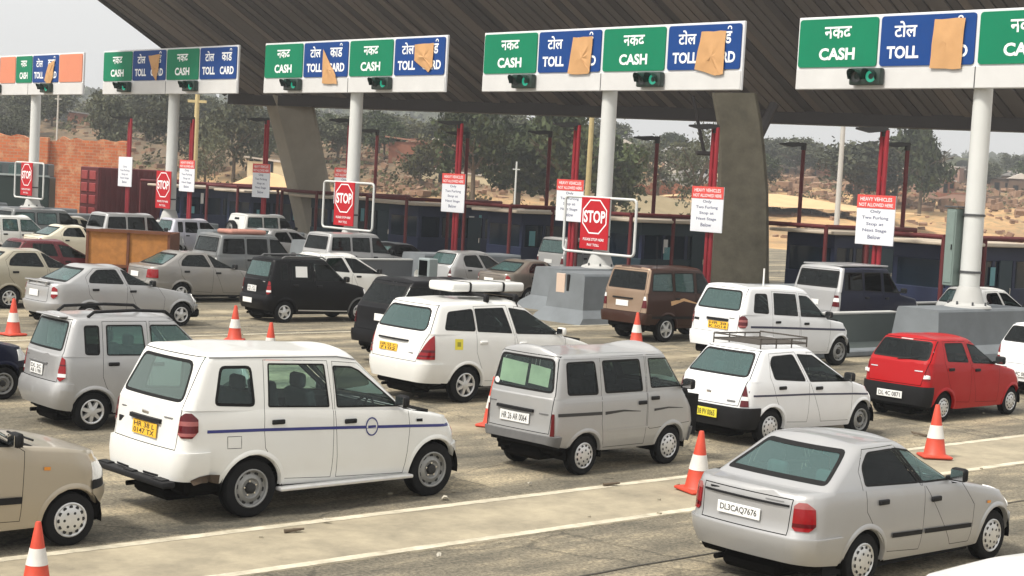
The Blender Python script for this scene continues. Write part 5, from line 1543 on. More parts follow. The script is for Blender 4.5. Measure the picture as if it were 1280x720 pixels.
# ------------------------------------------------------------------ toll islands
CONC = flat('island_concrete', (.145, .16, .17), .85, var=.4, scale=1.2, bump=.25)
CONCL = flat('pale_concrete', (.42, .42, .40), .85, var=.2, scale=1.2, bump=.25)
WALLG = flat('wall_dark_green_grey', (.075, .09, .085), .8, var=.25, scale=1.0, bump=.2)
REDM = flat('post_red', (.26, .008, .018), .6, var=.2, scale=3)
REDK = flat('rail_dark_red', (.095, .008, .010), .65, var=.25, scale=3)
LUMB = flat('luminaire_black', (.015, .015, .015), .5)
POLEM = flat('pole_grey_white', (.56, .57, .55), .5, var=.08, scale=2)
SIGNW = flat('sign_white', (.64, .65, .66), .5, var=.10, scale=1.5)
SIGNBAND = flat('sign_pale_grey', (.56, .56, .55), .5, var=.12, scale=1.2)
S_GREEN = flat('sign_green', (.0, .175, .085), .65, var=.14, scale=1, spec=.2)
S_BLUE = flat('sign_blue', (.004, .045, .20), .65, var=.14, scale=1, spec=.2)
S_ORANGE = flat('sign_orange', (.58, .20, .11), .6, var=.1, scale=1)
S_RED = flat('sign_red', (.42, .012, .02), .6, var=.06, scale=1, spec=.2)
S_TXT = flat('sign_lettering', (.80, .82, .82), .4)
PAPER = flat('brown_paper', (.50, .28, .12), .8, var=.15, scale=2.5, bump=.3)
BOOTH = flat('booth_navy', (.005, .012, .046), .6, var=.3, scale=1.2)
BOOTH2 = flat('booth_teal', (.006, .024, .036), .6, var=.3, scale=1.2)
BROOF = flat('booth_roof_cream', (.50, .43, .34), .8, var=.2, scale=1.5)
BGLASS = glass('booth_glass', (.06, .13, .24), .5, film=.22, rough=.15)
CYAN = flat('booth_cyan_strip', (.12, .30, .33), .6, var=.3, scale=3)
DGREY = flat('dark_grey_metal', (.06, .062, .065), .5)
NOM = ['second', 'third', 'fourth', 'fifth', 'sixth', 'seventh', 'eighth', 'ninth', 'tenth', 'eleventh']
def lane_bits(h, idx):
    """One toll island h metres left of the nearest gantry pole: kerbed deck, plinth, booth, red frame, board post."""
    o = thing('traffic_island', 'kerbed concrete toll island, number %s from the right' % (['one', 'two', 'three', 'four', 'five', 'six', 'seven', 'eight', 'nine', 'ten'][idx]), 'traffic island', PL(0, h), AN, 'toll islands')
    bm = NB(); box(bm, (7, 0, .10), (18, 1.9, .20), .04); obj('deck', bm, CONCL, o)
    bm = NB()
    prof = [(-1.05, 0), (-1.0, .22), (-.72, .42), (-.62, 1.28), (-.58, 1.34), (.58, 1.34), (.62, 1.28), (.72, .42), (1.0, .22), (1.05, 0)]
    prism(bm, prof, -2.3, 2.2, 'YZ')
    for v in bm.verts:
        if v.co.x < -2 and v.co.z < .5: v.co.x -= (.5 - v.co.z)*.9
    obj('plinth', bm, CONC, o)
    return
    bm = NB(); box(bm, (-2.345, .1, 1.0), (.05, .42, .62), .01); obj('marker_plate', bm, flat('faded_peach', (.55, .42, .33), .8, var=.3), o)
    bm = NB(); box(bm, (-2.345, -.22, 1.05), (.055, .12, .5), .01); obj('marker_stripe', bm, BLACKPL, o)
def booth(h, idx):
    a0 = 11.0 if idx == 2 else 8.0
    o = thing('toll_booth', 'dark blue toll booth with cream roof edge on island %s from the right' % (['one', 'two', 'three', 'four', 'five', 'six', 'seven', 'eight', 'nine', 'ten'][idx]), 'toll booth', PL(a0, h, .2), AN, 'toll booths')
    bm = NB(); box(bm, (2.6, 0, .55), (5.2, 2.2, 1.1), .03); box(bm, (2.6, 0, 2.25), (5.2, 2.2, .5), .03); obj('wall', bm, BOOTH if idx % 3 else BOOTH2, o)
    for x in (.12, 1.3, 2.6, 3.9, 5.08):
        for y in (-1.02, 1.02): bm = NB(); box(bm, (x, y, 1.55), (.16, .16, .95)); obj('mullion', bm, BOOTH, o)
    for y in (-1.06, 1.06):
        for k in range(4):
            bm = NB(); box(bm, (.71 + 1.27*k, y, 1.55), (1.06, .03, .92)); obj('window', bm, BGLASS, o)
    bm = NB(); box(bm, (.05, 0, 1.55), (.03, 1.85, .92)); obj('window', bm, BGLASS, o)
    bm = NB(); box(bm, (2.7, -.2, 1.2), (.5, .5, 1.1), .1); obj('cash_desk', bm, DARKIN, o)
    bm = NB(); box(bm, (2.5, 0, 2.56), (6.2, 3.0, .12), .03); obj('roof', bm, BROOF, o)
    bm = NB(); box(bm, (3.3, -1.13, 1.05), (.8, .05, 2.0), .02); d = obj('door', bm, BOOTH2, o)
    bm = NB(); box(bm, (3.55, -1.18, 1.0), (.05, .05, .22), .01); obj('handle', bm, CHROME, d)
    rnd = random.Random(idx)
    for k in range(3):
        bm = NB(); box(bm, (rnd.uniform(.3, 4.8), -1.125, rnd.uniform(1.1, 2.0)), (rnd.uniform(.15, .35), .02, rnd.uniform(.3, .7))); obj('notice', bm, CYAN if k else PLATE_W, o)  # one white and two cyan upright strips over the window side
    f = thing('red_pipe_frame', 'red pipe guard frame round the booth on island %s from the right' % (['one', 'two', 'three', 'four', 'five', 'six', 'seven', 'eight', 'nine', 'ten'][idx]), 'guard frame', PL(a0 - 1.0, h, .2), AN, 'red guard frames')
    for y in (-1.45,):
        for x in (0, 2.4, 5.6):
            bm = NB(); tube(bm, (x, y, 0), (x, y, 2.72), .075, n=10); obj('post', bm, REDK, f, smooth=50)
        bm = NB(); path_tube(bm, [(0, y, 2.72), (.0, y, 2.78), (5.6, y, 2.78)], .085, 10); obj('rail', bm, REDK, f, smooth=50)
    bm = NB(); path_tube(bm, [(0, -1.45, 2.78), (0, 1.45, 2.78)], .08, 10); obj('rail', bm, REDK, f, smooth=50)
    bm = NB(); tube(bm, (0, 1.45, 0), (0, 1.45, 2.78), .075, n=10); obj('post', bm, REDK, f, smooth=50)
def luminaire(par, z, rz=0, sc=1.0):
    bm = NB()
    tube(bm, (0, 0, z - .25), (0, 0, z + .05), .11*sc, n=8)
    prism(bm, [(-.12, z - .02), (.25, z + .06), (.75*sc + .2, z - .01), (.75*sc + .2, z - .07), (.5, z - .16), (.1, z - .10)], -.13, .13)
    o = obj('lamp_head', bm, LUMB, par); o.rotation_euler = (0, 0, rz)
BOARD_TXT = ['Only', 'Two Furlong', 'Stop at', 'Next Stage', 'Below']
def board_post(x, y, idx, header, rz):
    w = ['nearest', 'second', 'third', 'fourth', 'fifth', 'sixth', 'seventh', 'farthest'][idx]
    o = thing('red_lamp_post', 'thick red lamp post carrying a lane board, %s from the right' % (w if idx else 'first'), 'lamp post', (x, y, .2), rz, 'thick red lamp posts')
    for dx in (-.09, .09):
        bm = NB(); tube(bm, (0, dx, 0), (0, dx, 6.05), .075, n=10); obj('post', bm, REDM, o, smooth=50)
    bm = NB()
    for k in range(6): tube(bm, (0, -.09, .5 + k*.95), (0, .09, .9 + k*.95), .03, n=5)
    obj('lacing', bm, REDM, o)
    luminaire(o, 6.1, R(150))
    s = thing('lane_board', 'white lane notice%s on the red post, %s from the right' % (' with red header' if header else ' without header', w if idx else 'first'), 'notice board', (x, y, 0), rz, 'lane notices on red posts')
    bm = NB(); box(bm, (-.19, 0, 3.40), (.04, 1.45, 1.58), .01); obj('panel', bm, flat('notice_white', (.72, .74, .78), .5, var=.04), s)
    if header:
        bm = NB(); box(bm, (-.215, 0, 3.98), (.012, 1.45, .42), .003); hd = obj('header', bm, flat('notice_red', (.66, .07, .06), .5, var=.08), s)
        add_text('lettering', 'HEAVY VEHICLES', S_TXT, hd, (-.224, 0, 4.06), 1.2, .12)
        add_text('lettering', 'NOT ALLOWED HERE', S_TXT, hd, (-.224, 0, 3.88), 1.28, .11)
    for k, t in enumerate(BOARD_TXT):
        add_text('lettering', t, flat('notice_ink', (.03, .04, .12), .6), s, (-.212, 0, 3.66 - .20*k), .085*len(t) + .06, .125)
ISL = [6.86*k for k in range(0, 10)]
for i, h in enumerate(ISL):
    lane_bits(h, i); booth(h, i)
lane_bits_last = None
for i, px in enumerate([1090, 880, 708, 563, 427, 323, 230, 152]):
    h = 6.86*(i + 1)
    # slide along the island until it stands where the survey has it
    best = min((abs(640 + FOCAL_PX*PL(a/10, h).x/PL(a/10, h).y + (200 - 360)*ROLL*-0.0 - (px + 2)), a/10) for a in range(20, 90))
    p = PL(best[1], h)
    board_post(p.x, p.y, i, i != 7, AN)
for i, (px, py, Y) in enumerate([(1135, 180, 62.5), (1005, 180, 68), (822, 172, 70), (688, 165, 74), (585, 166, 76), (472, 163, 83), (372, 160, 92)]):
    p = atY(px, py, Y)
    o = thing('thin_lamp_post', 'thin dark red lamp post beyond the booths, %s from the right' % ['first', 'second', 'third', 'fourth', 'fifth', 'sixth', 'seventh'][i], 'lamp post', (p.x, p.y, 0), AN, 'thin lamp posts beyond the booths')
    bm = NB(); tube(bm, (0, 0, 0), (0, 0, p.z), .085, n=8); obj('post', bm, REDK, o, smooth=50)
    luminaire(o, p.z, R(140), 1.1)

o = thing('concrete_block', 'flared grey concrete block with peach marker left of the brown utility wagon', 'concrete block', at(713, 402, 0), AN)
bm = NB()
prism(bm, [(-1.05, 0), (-1.0, .18), (-.78, .40), (-.70, 1.38), (-.66, 1.44), (.66, 1.44), (.70, 1.38), (.78, .40), (1.0, .18), (1.05, 0)], -.2, 2.6, 'YZ')
for v in bm.verts:
    if v.co.x < 0 and v.co.z < .5: v.co.x -= (.5 - v.co.z)*.9
obj('block', bm, CONC, o)
bm = NB(); box(bm, (-.23, .25, 1.12), (.05, .36, .56), .01); obj('marker_plate', bm, flat('faded_peach', (.55, .42, .33)), o)
bm = NB(); box(bm, (-.235, -.06, 1.15), (.055, .10, .48), .01); obj('marker_stripe', bm, BLACKPL, o)
# concrete lane walls
def lane_wall(p, L, hgt, label, mat):
    o = thing('lane_wall', label, 'lane wall', p, AN, 'low walls beside the lanes')
    bm = NB(); prism(bm, [(-.32, 0), (-.30, .12), (-.14, .30), (-.10, hgt), (.10, hgt), (.14, .30), (.30, .12), (.32, 0)], -L/2, L/2, 'YZ'); obj('wall', bm, mat, o)
    bm = NB(); box(bm, (0, 0, hgt + .035), (L, .26, .06), .015); obj('coping', bm, CONCL, o)
    bm = NB(); box(bm, (0, -.55, .09), (L + .3, .5, .16), .03); obj('kerb', bm, CONC, o)
lane_wall(PL(-3.1, 1.75), 4.6, 1.02, 'dark green lane wall between the utility wagon and the red hatchback', WALLG)
lane_wall(PL(4.2, 4.6), 5.0, .95, 'dark lane wall in front of the navy sided van', WALLG)
lane_wall((-4.7, 55.6, 0), 6.2, 1.05, 'dark grey lane wall behind the black tall hatchback', flat('wall_dark_grey', (.10, .105, .11), .8, var=.25, scale=1, bump=.2))
o = thing('signal_box', 'pale signal box with dark window beside the middle concrete island', 'signal box', at(533, 372, 0), AN)
bm = NB(); box(bm, (0, 0, .40), (.4, .5, .8), .03); obj('post', bm, CONC, o)
bm = NB(); box(bm, (0, 0, .98), (.4, .58, .66), .03); obj('case', bm, flat('case_pale', (.24, .28, .28), .5), o)
bm = NB(); box(bm, (-.21, 0, .99), (.03, .42, .50), .01); obj('window', bm, G_BLACK, o)
bm = NB(); lathe(bm, [(.18, 0), (.15, .12), (.001, .14)], 16, 'Y'); obj('lamp', bm, CLEARL, o, loc=(-.1, .42, .72), rot=(0, 0, R(-90)))
rf = thing('orange_reflector', 'round orange reflector drum beside the nearest pole plinth', 'reflector', at(1181, 446, 0), AN)
bm = NB(); lathe(bm, [(.10, .55), (.13, .7), (.13, .95), (.10, 1.05), (.001, 1.05)], 16); obj('drum', bm, S_ORANGE, rf, smooth=50)
bm = NB(); tube(bm, (0, 0, 0), (0, 0, .5), .10, n=8); obj('stand', bm, REDK, rf)

# ------------------------------------------------------------------ gantry poles and lane signs
LENSG = flat('lens_green', (.01, .30, .19), .2)
LENSG.node_tree.nodes['Principled BSDF'].inputs['Emission Color'].default_value = (.01, .42, .25, 1)
LENSG.node_tree.nodes['Principled BSDF'].inputs['Emission Strength'].default_value = .35
def signal(par_pos, label):
    o = thing('traffic_signal', label, 'traffic light', par_pos, AN, 'two lamp traffic lights under the lane signs')
    bm = NB(); box(bm, (-.12, 0, 0), (.22, 1.02, .46), .04, seg=2); obj('case', bm, flat('signal_green_black', (.012, .03, .022), .5), o, smooth=40)
    for y, m in ((.26, flat('lens_dark', (.03, .035, .03), .2)), (-.22, LENSG)):
        bm = NB(); lathe(bm, [(.165, 0), (.001, .03)], 18, 'Y'); l = obj('lens', bm, m, o, loc=(-.245, y, 0), rot=(0, 0, R(-90)), smooth=60)
        bm = NB(); n = 14; prev = None
        for k in range(n + 1):
            a = R(-25) + R(230)*k/n
            row = [bm.verts.new((-.23, y + .19*math.cos(a), .19*math.sin(a))), bm.verts.new((-.23 - (.16 + .16*math.sin(max(0, a))), y + .19*math.cos(a), .19*math.sin(a)))]
            if prev: bm.faces.new((prev[0], row[0], row[1], prev[1]))
            prev = row
        r_ = bmesh.ops.solidify(bm, geom=bm.faces[:], thickness=.012)
        obj('visor', bm, flat('visor_dark_green', (.012, .05, .035), .5), o, smooth=50)
def torn(name, label, pos, pts, mat=PAPER, seed=0, puff=.06):
    """A sheet of paper taped over a sign: an uneven outline, creased and standing off the board."""
    rnd = random.Random(seed)
    o = thing(name, label, 'paper cover', pos, AN, 'brown paper covers on the lane signs')
    bm = NB()
    c = (sum(p[0] for p in pts)/len(pts), sum(p[1] for p in pts)/len(pts))
    ring = []
    for p, q in zip(pts, pts[1:] + pts[:1]):
        for k in range(4):
            t = k/4
            ring.append((p[0] + (q[0]-p[0])*t + rnd.uniform(-.015, .015), p[1] + (q[1]-p[1])*t + rnd.uniform(-.015, .015)))
    rows = [[bm.verts.new((-.02 - rnd.uniform(0, puff*(1-s) + .015), c[0] + (y - c[0])*s, c[1] + (z - c[1])*s)) for y, z in ring] for s in (1, .66, .33)]
    ctr = bm.verts.new((-.02 - puff, c[0], c[1]))
    n = len(ring)
    for A, Bq in zip(rows[:-1], rows[1:]):
        for k in range(n): bm.faces.new((A[k], A[(k+1) % n], Bq[(k+1) % n], Bq[k]))
    for k in range(n): bm.faces.new((rows[-1][k], rows[-1][(k+1) % n], ctr))
    bmesh.ops.recalc_face_normals(bm, faces=bm.faces[:])
    obj('sheet', bm, mat, o, smooth=25)
HB, HT, HALF = 7.06, 9.10, 5.85
WHO = ['nearest', 'second', 'third', 'fourth', 'farthest']
def sign(k):
    h = PITCH_ISL*k
    o = thing('lane_sign', '%s overhead lane sign, green CASH and blue TOLL CARD panels over a pale band' % WHO[k] if k < 4 else 'farthest overhead lane sign with two orange panels', 'lane sign', PL(-.45, h), AN, 'overhead lane signs')
    bm = NB(); box(bm, (.06, 0, (HB + HT)/2), (.10, 2*HALF, HT - HB), .015); obj('backing', bm, SIGNW, o)
    bm = NB(); box(bm, (0, 0, HB + .29), (.03, 2*HALF - .05, .55), .005); obj('lower_band', bm, SIGNBAND, o)
    bm = NB(); box(bm, (-.004, 0, HB + .29), (.035, .03, .55)); obj('band_joint', bm, DGREY, o)
    for y in (-2.9, 2.9):
        bm = NB(); box(bm, (.17, y, (HB+HT)/2), (.10, .12, HT - HB - .2)); obj('stiffener', bm, DGREY, o)
    bm = NB(); box(bm, (.17, 0, HB + .4), (.12, 2*HALF - .4, .14)); obj('rear_beam', bm, DGREY, o)
    z0, z1 = HB + .62, HT - .07
    if k < 4:
        cells = [('G', 5.78, 3.10), ('B', 3.0, .06), ('G', -.06, -2.75), ('B', -2.87, -5.78)]
    else:
        cells = [('B', 5.78, 3.4), ('O', 3.3, 1.5), ('G', 1.4, -.4), ('B', -.5, -3.3), ('O', -3.4, -5.78)]
    for c, ya, yb in cells:
        w = ya - yb; ym = (ya + yb)/2
        bm = NB(); box(bm, (-.008, ym, (z0 + z1)/2), (.04, w, z1 - z0), .0)
        es = [e for e in bm.edges if abs(e.verts[0].co.x - e.verts[1].co.x) > .02]
        bmesh.ops.bevel(bm, geom=es, offset=.09, segments=3, affect='EDGES', profile=.5)
        p = obj('green_panel' if c == 'G' else 'blue_panel' if c == 'B' else 'orange_panel', bm, {'G': S_GREEN, 'B': S_BLUE, 'O': S_ORANGE}[c], o)
        zu, zd = z0 + (z1 - z0)*.70, z0 + (z1 - z0)*.27
        if c == 'G':
            add_text('lettering', 'नकद', S_TXT, p, (-.034, ym, zu), .92*min(1, w/2.4), .36, bold=.02)
            add_text('lettering', 'CASH', S_TXT, p, (-.034, ym, zd), 1.22*min(1, w/2.4), .34, bold=.035)
        elif c == 'B':
            add_text('lettering', 'टोल', S_TXT, p, (-.034, ym + w*.23, zu + .04), .72, .44, bold=.02)
            add_text('lettering', 'काड', S_TXT, p, (-.034, ym - w*.24, zu), .80, .36, bold=.02)
            bm = NB(); prev = None
            for q in range(9):
                a = R(200) - R(230)*q/8
                yy, zz = ym - w*.24 - .30 - .085*math.cos(a), zu + .27 + .08*math.sin(a)
                y2, z2 = ym - w*.24 - .30 - .045*math.cos(a), zu + .27 + .042*math.sin(a)
                row = [bm.verts.new((-.034, yy, zz)), bm.verts.new((-.034, y2, z2))]
                if prev: bm.faces.new((prev[0], prev[1], row[1], row[0]))
                prev = row
            obj('lettering', bm, S_TXT, p)
            add_text('lettering', 'TOLL', S_TXT, p, (-.034, ym + w*.25, zd), 1.02, .34, bold=.035)
            add_text('lettering', 'CARD', S_TXT, p, (-.034, ym - w*.25, zd), 1.08, .34, bold=.035)
    g = thing('gantry_pole', '%s round pale grey gantry pole under a lane sign' % WHO[k], 'pole', PL(0, h, 1.34), AN, 'gantry poles')
    bm = NB(); tube(bm, (0, 0, 0), (0, 0, HB + .2 - 1.34), .265, .245, 24); obj('shaft', bm, POLEM, g, smooth=50)
    bm = NB(); lathe(bm, [(.62, 0), (.60, .05), (.42, .12), (.32, .45), (.27, .55)], 16); obj('base_flange', bm, CONCL, g, smooth=30)
    for q in range(8):
        a = 2*math.pi*q/8; bm = NB(); tube(bm, (.52*math.cos(a), .52*math.sin(a), .05), (.52*math.cos(a), .52*math.sin(a), .16), .03, n=6); obj('bolt', bm, DGREY, g)
    for z in (.9, 2.4) if k == 0 else (1.0,):
        bm = NB(); lathe(bm, [(.268, z), (.285, z), (.285, z + .06), (.268, z + .06)], 20); obj('strap', bm, DGREY, g)
    bm = NB(); box(bm, (-.22, 0, HB + .35 - 1.34), (.30, .7, .5), .02); obj('bracket', bm, POLEM, g)
    for q, y in enumerate((3.55, -2.3) if k else (3.3, -2.3)):
        signal(PL(-.47, h + y, HB + .33), 'dark green two lamp traffic light under the %s part of the %s lane sign' % (['left', 'right'][q], WHO[k]))
    if k >= 1:
        s = thing('stop_board', 'red STOP board on the %s gantry pole' % WHO[k], 'stop sign', PL(-.36, h, 0), AN, 'STOP boards on the gantry poles')
        bm = NB(); box(bm, (0, 0, 2.78), (.04, 1.28, 1.68), .01); obj('panel', bm, S_RED, s)
        bm = NB(); zc = 3.00
        for ro, ri, m in ((.60, .555, None),):
            for q in range(8):
                a, b2 = R(22.5 + 45*q), R(22.5 + 45*(q+1))
                v = [bm.verts.new((-.024, r_*math.cos(t), zc + r_*math.sin(t))) for r_, t in ((ro, a), (ro, b2), (ri, b2), (ri, a))]
                bm.faces.new(v)
        obj('octagon_outline', bm, S_TXT, s)
        add_text('lettering', 'STOP', S_TXT, s, (-.026, 0, zc), .98, .40, bold=.03)
        add_text('lettering', 'PLEASE STOP HERE', S_TXT, s, (-.026, 0, 2.26), .95, .085)
        add_text('lettering', 'PAY TOLL', S_TXT, s, (-.026, 0, 2.08), .55, .085)
        if k != 3:
            f = thing('white_pipe_frame', 'white rounded pipe frame round the STOP board on the %s gantry pole' % WHO[k], 'pipe frame', PL(-.30, h - .15, 0), AN, 'white pipe frames')
            bm = NB()
            rr, w2, za, zb = .14, 1.62, 1.82, 3.62
            P = []
            for (cy, cz, a0) in ((w2 - rr, zb - rr, 0), (-w2 + rr, zb - rr, 90), (-w2 + rr, za + rr, 180), (w2 - rr, za + rr, 270)):
                for q in range(5): P.append((0, cy + rr*math.cos(R(a0 + 22.5*q)), cz + rr*math.sin(R(a0 + 22.5*q))))
            path_tube(bm, P + [P[0]], .045, 8); obj('pipe', bm, POLEM, f, smooth=60)
for k in range(5): sign(k)
cb = thing('control_cabinet', 'tall green grey cabinet strapped to the nearest gantry pole', 'cabinet', PL(-.05, .36, 1.9), AN)
bm = NB(); box(bm, (-.1, .10, 1.0), (.42, .30, 2.05), .02); obj('case', bm, flat('cabinet_green_grey', (.16, .21, .19), .5, var=.15), cb)
bm = NB(); box(bm, (-.32, .10, 1.0), (.02, .24, 1.9), .01); dr_ = obj('door', bm, flat('cabinet_green_grey', (.16, .21, .19)), cb)
bm = NB(); box(bm, (-.34, .02, 1.0), (.02, .03, .14)); obj('handle', bm, BLACKPL, dr_)
bm = NB(); box(bm, (-.1, .10, 2.06), (.5, .42, .05), .01); obj('cap', bm, DGREY, cb)
zl_ = HB + .62
torn('paper_cover', 'flat brown paper sheet over CARD on the nearest lane sign', PL(-.5, 0), [(1.30, zl_ + 1.20), (.36, zl_ + 1.22), (.40, zl_ - .12), (1.36, zl_ - .08)], seed=1)
torn('paper_cover', 'brown paper sheet over CARD on the left half of the second lane sign', PL(-.5, PITCH_ISL), [(1.30, zl_ + 1.12), (.40, zl_ + 1.14), (.46, zl_ + .1), (.52, zl_ - .08), (1.50, zl_ - .06)], seed=2)
torn('paper_cover', 'brown paper sheet with torn lower corner on the right half of the second lane sign', PL(-.5, PITCH_ISL), [(-4.25, zl_ + 1.14), (-5.22, zl_ + 1.14), (-5.2, zl_ - .16), (-4.9, zl_ - .18), (-4.05, zl_ + .0)], seed=3)
torn('paper_cover', 'narrow torn brown paper hanging on the left half of the third lane sign', PL(-.5, 2*PITCH_ISL), [(1.65, zl_ + 1.1), (1.35, zl_ + .75), (.75, zl_ + .05), (.62, zl_ - .28), (1.62, zl_ - .26)], seed=4)
torn('paper_cover', 'pointed brown paper scrap on the right half of the third lane sign', PL(-.5, 2*PITCH_ISL), [(-4.1, zl_ + 1.10), (-5.2, zl_ + 1.14), (-5.15, zl_ + .3), (-4.95, zl_ + .1), (-4.1, zl_ + .52)], seed=5)
torn('paper_cover', 'torn brown paper strip on the left half of the fourth lane sign', PL(-.5, 3*PITCH_ISL), [(1.5, zl_ + 1.1), (.5, zl_ + 1.15), (.6, zl_ + .5), (.75, zl_ - .05), (1.1, zl_ + .25)], seed=6)
torn('paper_cover', 'torn brown paper on the blue panel of the farthest lane sign', PL(-.5, 4*PITCH_ISL), [(-1.9, zl_ + .1), (-2.3, zl_ + .9), (-3.0, zl_ + 1.1), (-2.8, zl_ + .2), (-2.5, zl_ - .2)], seed=7)
torn('paper_cover', 'pale paper remnant on the leftmost blue panel of the farthest lane sign', PL(-.5, 4*PITCH_ISL), [(4.4, zl_ + 1.0), (3.7, zl_ + 1.1), (3.6, zl_ + .1), (4.1, zl_ + .4)], seed=8)

# ------------------------------------------------------------------ the big canopy
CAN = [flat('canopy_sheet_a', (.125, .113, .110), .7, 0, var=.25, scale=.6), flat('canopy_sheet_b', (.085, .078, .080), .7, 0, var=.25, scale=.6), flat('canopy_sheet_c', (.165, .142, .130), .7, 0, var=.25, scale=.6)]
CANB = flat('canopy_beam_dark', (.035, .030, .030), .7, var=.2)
EL, ER = at(285, 117, 7.55), at(1420, 153, 7.55)
edge = (ER - EL); elen = edge.length; eu = edge.normalized()
rib = (-FWD*6.4 + Vector((0, 0, 3.55))).normalized()
nrm = eu.cross(rib).normalized()
if nrm.y > 0: nrm = -nrm
canopy = thing('toll_canopy', 'vast dark ribbed canopy roof sloping over the toll plaza', 'canopy', EL)
nst = 104; wst = elen/nst; Lr = 17.0
v0 = [Vector((0, 0, 0)), eu*(wst*.86), eu*(wst*.86) + rib*Lr, rib*Lr]
meshes = []
for m in CAN:
    bm = NB()
    a = [bm.verts.new(p) for p in v0]; c = [bm.verts.new(p - nrm*.10) for p in v0]
    bm.faces.new(a); bm.faces.new(c[::-1])
    for k in range(4): bm.faces.new((a[k], a[(k+1) % 4], c[(k+1) % 4], c[k]))
    bmesh.ops.recalc_face_normals(bm, faces=bm.faces[:])
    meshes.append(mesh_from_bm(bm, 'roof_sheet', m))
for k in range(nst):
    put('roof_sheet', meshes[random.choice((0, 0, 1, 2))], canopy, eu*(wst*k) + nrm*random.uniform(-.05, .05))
bm = NB()
for k in range(5):
    p = rib*(1.2 + 3.6*k) - nrm*.22
    q = p + eu*elen
    tube(bm, p, q, .10, n=6)
obj('purlin', bm, CANB, canopy)['kind'] = 'stuff'
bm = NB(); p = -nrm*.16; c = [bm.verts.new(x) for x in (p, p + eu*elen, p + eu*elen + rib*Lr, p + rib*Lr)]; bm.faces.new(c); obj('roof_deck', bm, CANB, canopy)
bm = NB()
back = Vector((-eu.y, eu.x, 0))
if back.y < 0: back = -back
A = [EL*0 + v for v in (Vector((0, 0, .05)), Vector((0, 0, -.50)), back*2.2 + Vector((0, 0, -.45)), back*2.2 + Vector((0, 0, 1.2)))]
va = [bm.verts.new(x) for x in A]; vb = [bm.verts.new(x + eu*elen) for x in A]
bm.faces.new(va); bm.faces.new(vb[::-1])
for k in range(4): bm.faces.new((va[k], va[(k+1) % 4], vb[(k+1) % 4], vb[k]))
bmesh.ops.recalc_face_normals(bm, faces=bm.faces[:])
obj('edge_beam', bm, CANB, canopy)
bm = NB(); tube(bm, Vector((0, 0, 0)) - eu*.12, rib*Lr - eu*.12, .16, n=6); obj('side_trim', bm, CANB, canopy)
def leg(name, label, secs, mat):
    """Column lofted through (px left, px right, py) sections at depth Y, as deep as wide."""
    o = thing(name, label, 'canopy column', (0, 0, 0), 0, 'raking concrete columns of the canopy')
    bm = NB(); prev = None
    for (xl, xr_, py, Y, dx) in secs:
        a, b2 = atY(xl, py, Y), atY(xr_, py, Y)
        w = (b2 - a); d = w.length*.75
        ring = [a + w*.06, a + w*.94, b2 + Vector((0, d*.1, 0)), b2 + Vector((dx*.6, d*.9, 0)), b2 - w*.1 + Vector((dx, d, 0)), a + w*.1 + Vector((dx, d, 0)), a + Vector((dx*.7, d*.75, 0)), a + Vector((0, d*.1, 0))]
        row = [bm.verts.new(p) for p in ring]
        if prev:
            for k in range(8): bm.faces.new((prev[k], prev[(k+1) % 8], row[(k+1) % 8], row[k]))
        else: bm.faces.new(row)
        prev = row
    bm.faces.new(prev[::-1])
    bmesh.ops.recalc_face_normals(bm, faces=bm.faces[:])
    obj('shaft', bm, mat, o, smooth=35)
    return o
LEGM = flat('column_concrete', (.26, .235, .19), .9, var=.35, scale=.8, bump=.4)
leg('raking_column', 'raking grey concrete column left of the third gantry pole', [(338, 388, 112, 79, -.8), (356, 402, 180, 79, -.8), (376, 417, 258, 79, -.8), (385, 424, 300, 79, -.8)], LEGM)
leg('bulky_column', 'bulky rough concrete column right of the second gantry pole', [(890, 946, 116, 58.5, .3), (896, 952, 150, 58.5, .3), (899, 957, 195, 58.5, .3), (897, 961, 240, 58.5, .3), (889, 962, 290, 58.5, .3), (883, 962, 345, 58.5, .3), (880, 964, 382, 58.5, .3)], flat('column_rough', (.080, .072, .052), .95, var=.6, scale=2.2, bump=1.0))
for i, (a, b2, lab) in enumerate([((388, 118, 82), (380, 175, 82), 'dark steel strut beside the raking column'), ((968, 130, 62), (938, 192, 61.5), 'dark steel strut leaning on the bulky column'), ((866, 120, 63), (880, 190, 63), 'thin dark strut left of the bulky column')]):
    o = thing('canopy_strut', lab, 'strut', atY(*b2))
    bm = NB(); d = atY(*a) - atY(*b2); tube(bm, (0, 0, 0), d, .19 if i < 2 else .07, n=8); obj('bar', bm, CANB, o)
    bm = NB(); box(bm, (0, 0, -.05), (.6, .5, .16), .03); obj('foot_plate', bm, CANB, o)

# ------------------------------------------------------------------ trucks, container, wall at the left
def ground_z(p): return terrain(p.x, p.y)
p = atY(118, 262, 91)
o = thing('red_container', 'dark red container with panelled end doors below the brick wall', 'container', (p.x, p.y, 0), R(40))
REDT = flat('container_dark_red', (.085, .005, .008), .6, var=.25, scale=1)
bm = NB(); box(bm, (1.9, 0, 2.1), (4.6, 2.2, 2.9), .04); obj('box_body', bm, REDT, o)
for r_ in range(4):
    for c_ in (-.52, .52):
        bm = NB(); box(bm, (-.42, c_, 1.05 + .68*r_), (.06, .76, .50), .03); obj('door_panel', bm, flat('container_panel_red', (.26, .035, .035), .6, var=.3, scale=3), o)
for k in range(14):
    bm = NB(); box(bm, (-.2 + .32*k, -1.12, 2.1), (.12, .05, 2.7), .01); obj('side_rib', bm, REDT, o)
bm = NB(); box(bm, (1.9, 0, .4), (4.4, 1.6, .5)); obj('plinth', bm, UNDER, o)
p = atY(-40, 262, 90)
o = thing('green_truck', 'dark green lorry body with grey upper windows behind the leftmost STOP board', 'truck', (p.x, p.y, 0), R(8))
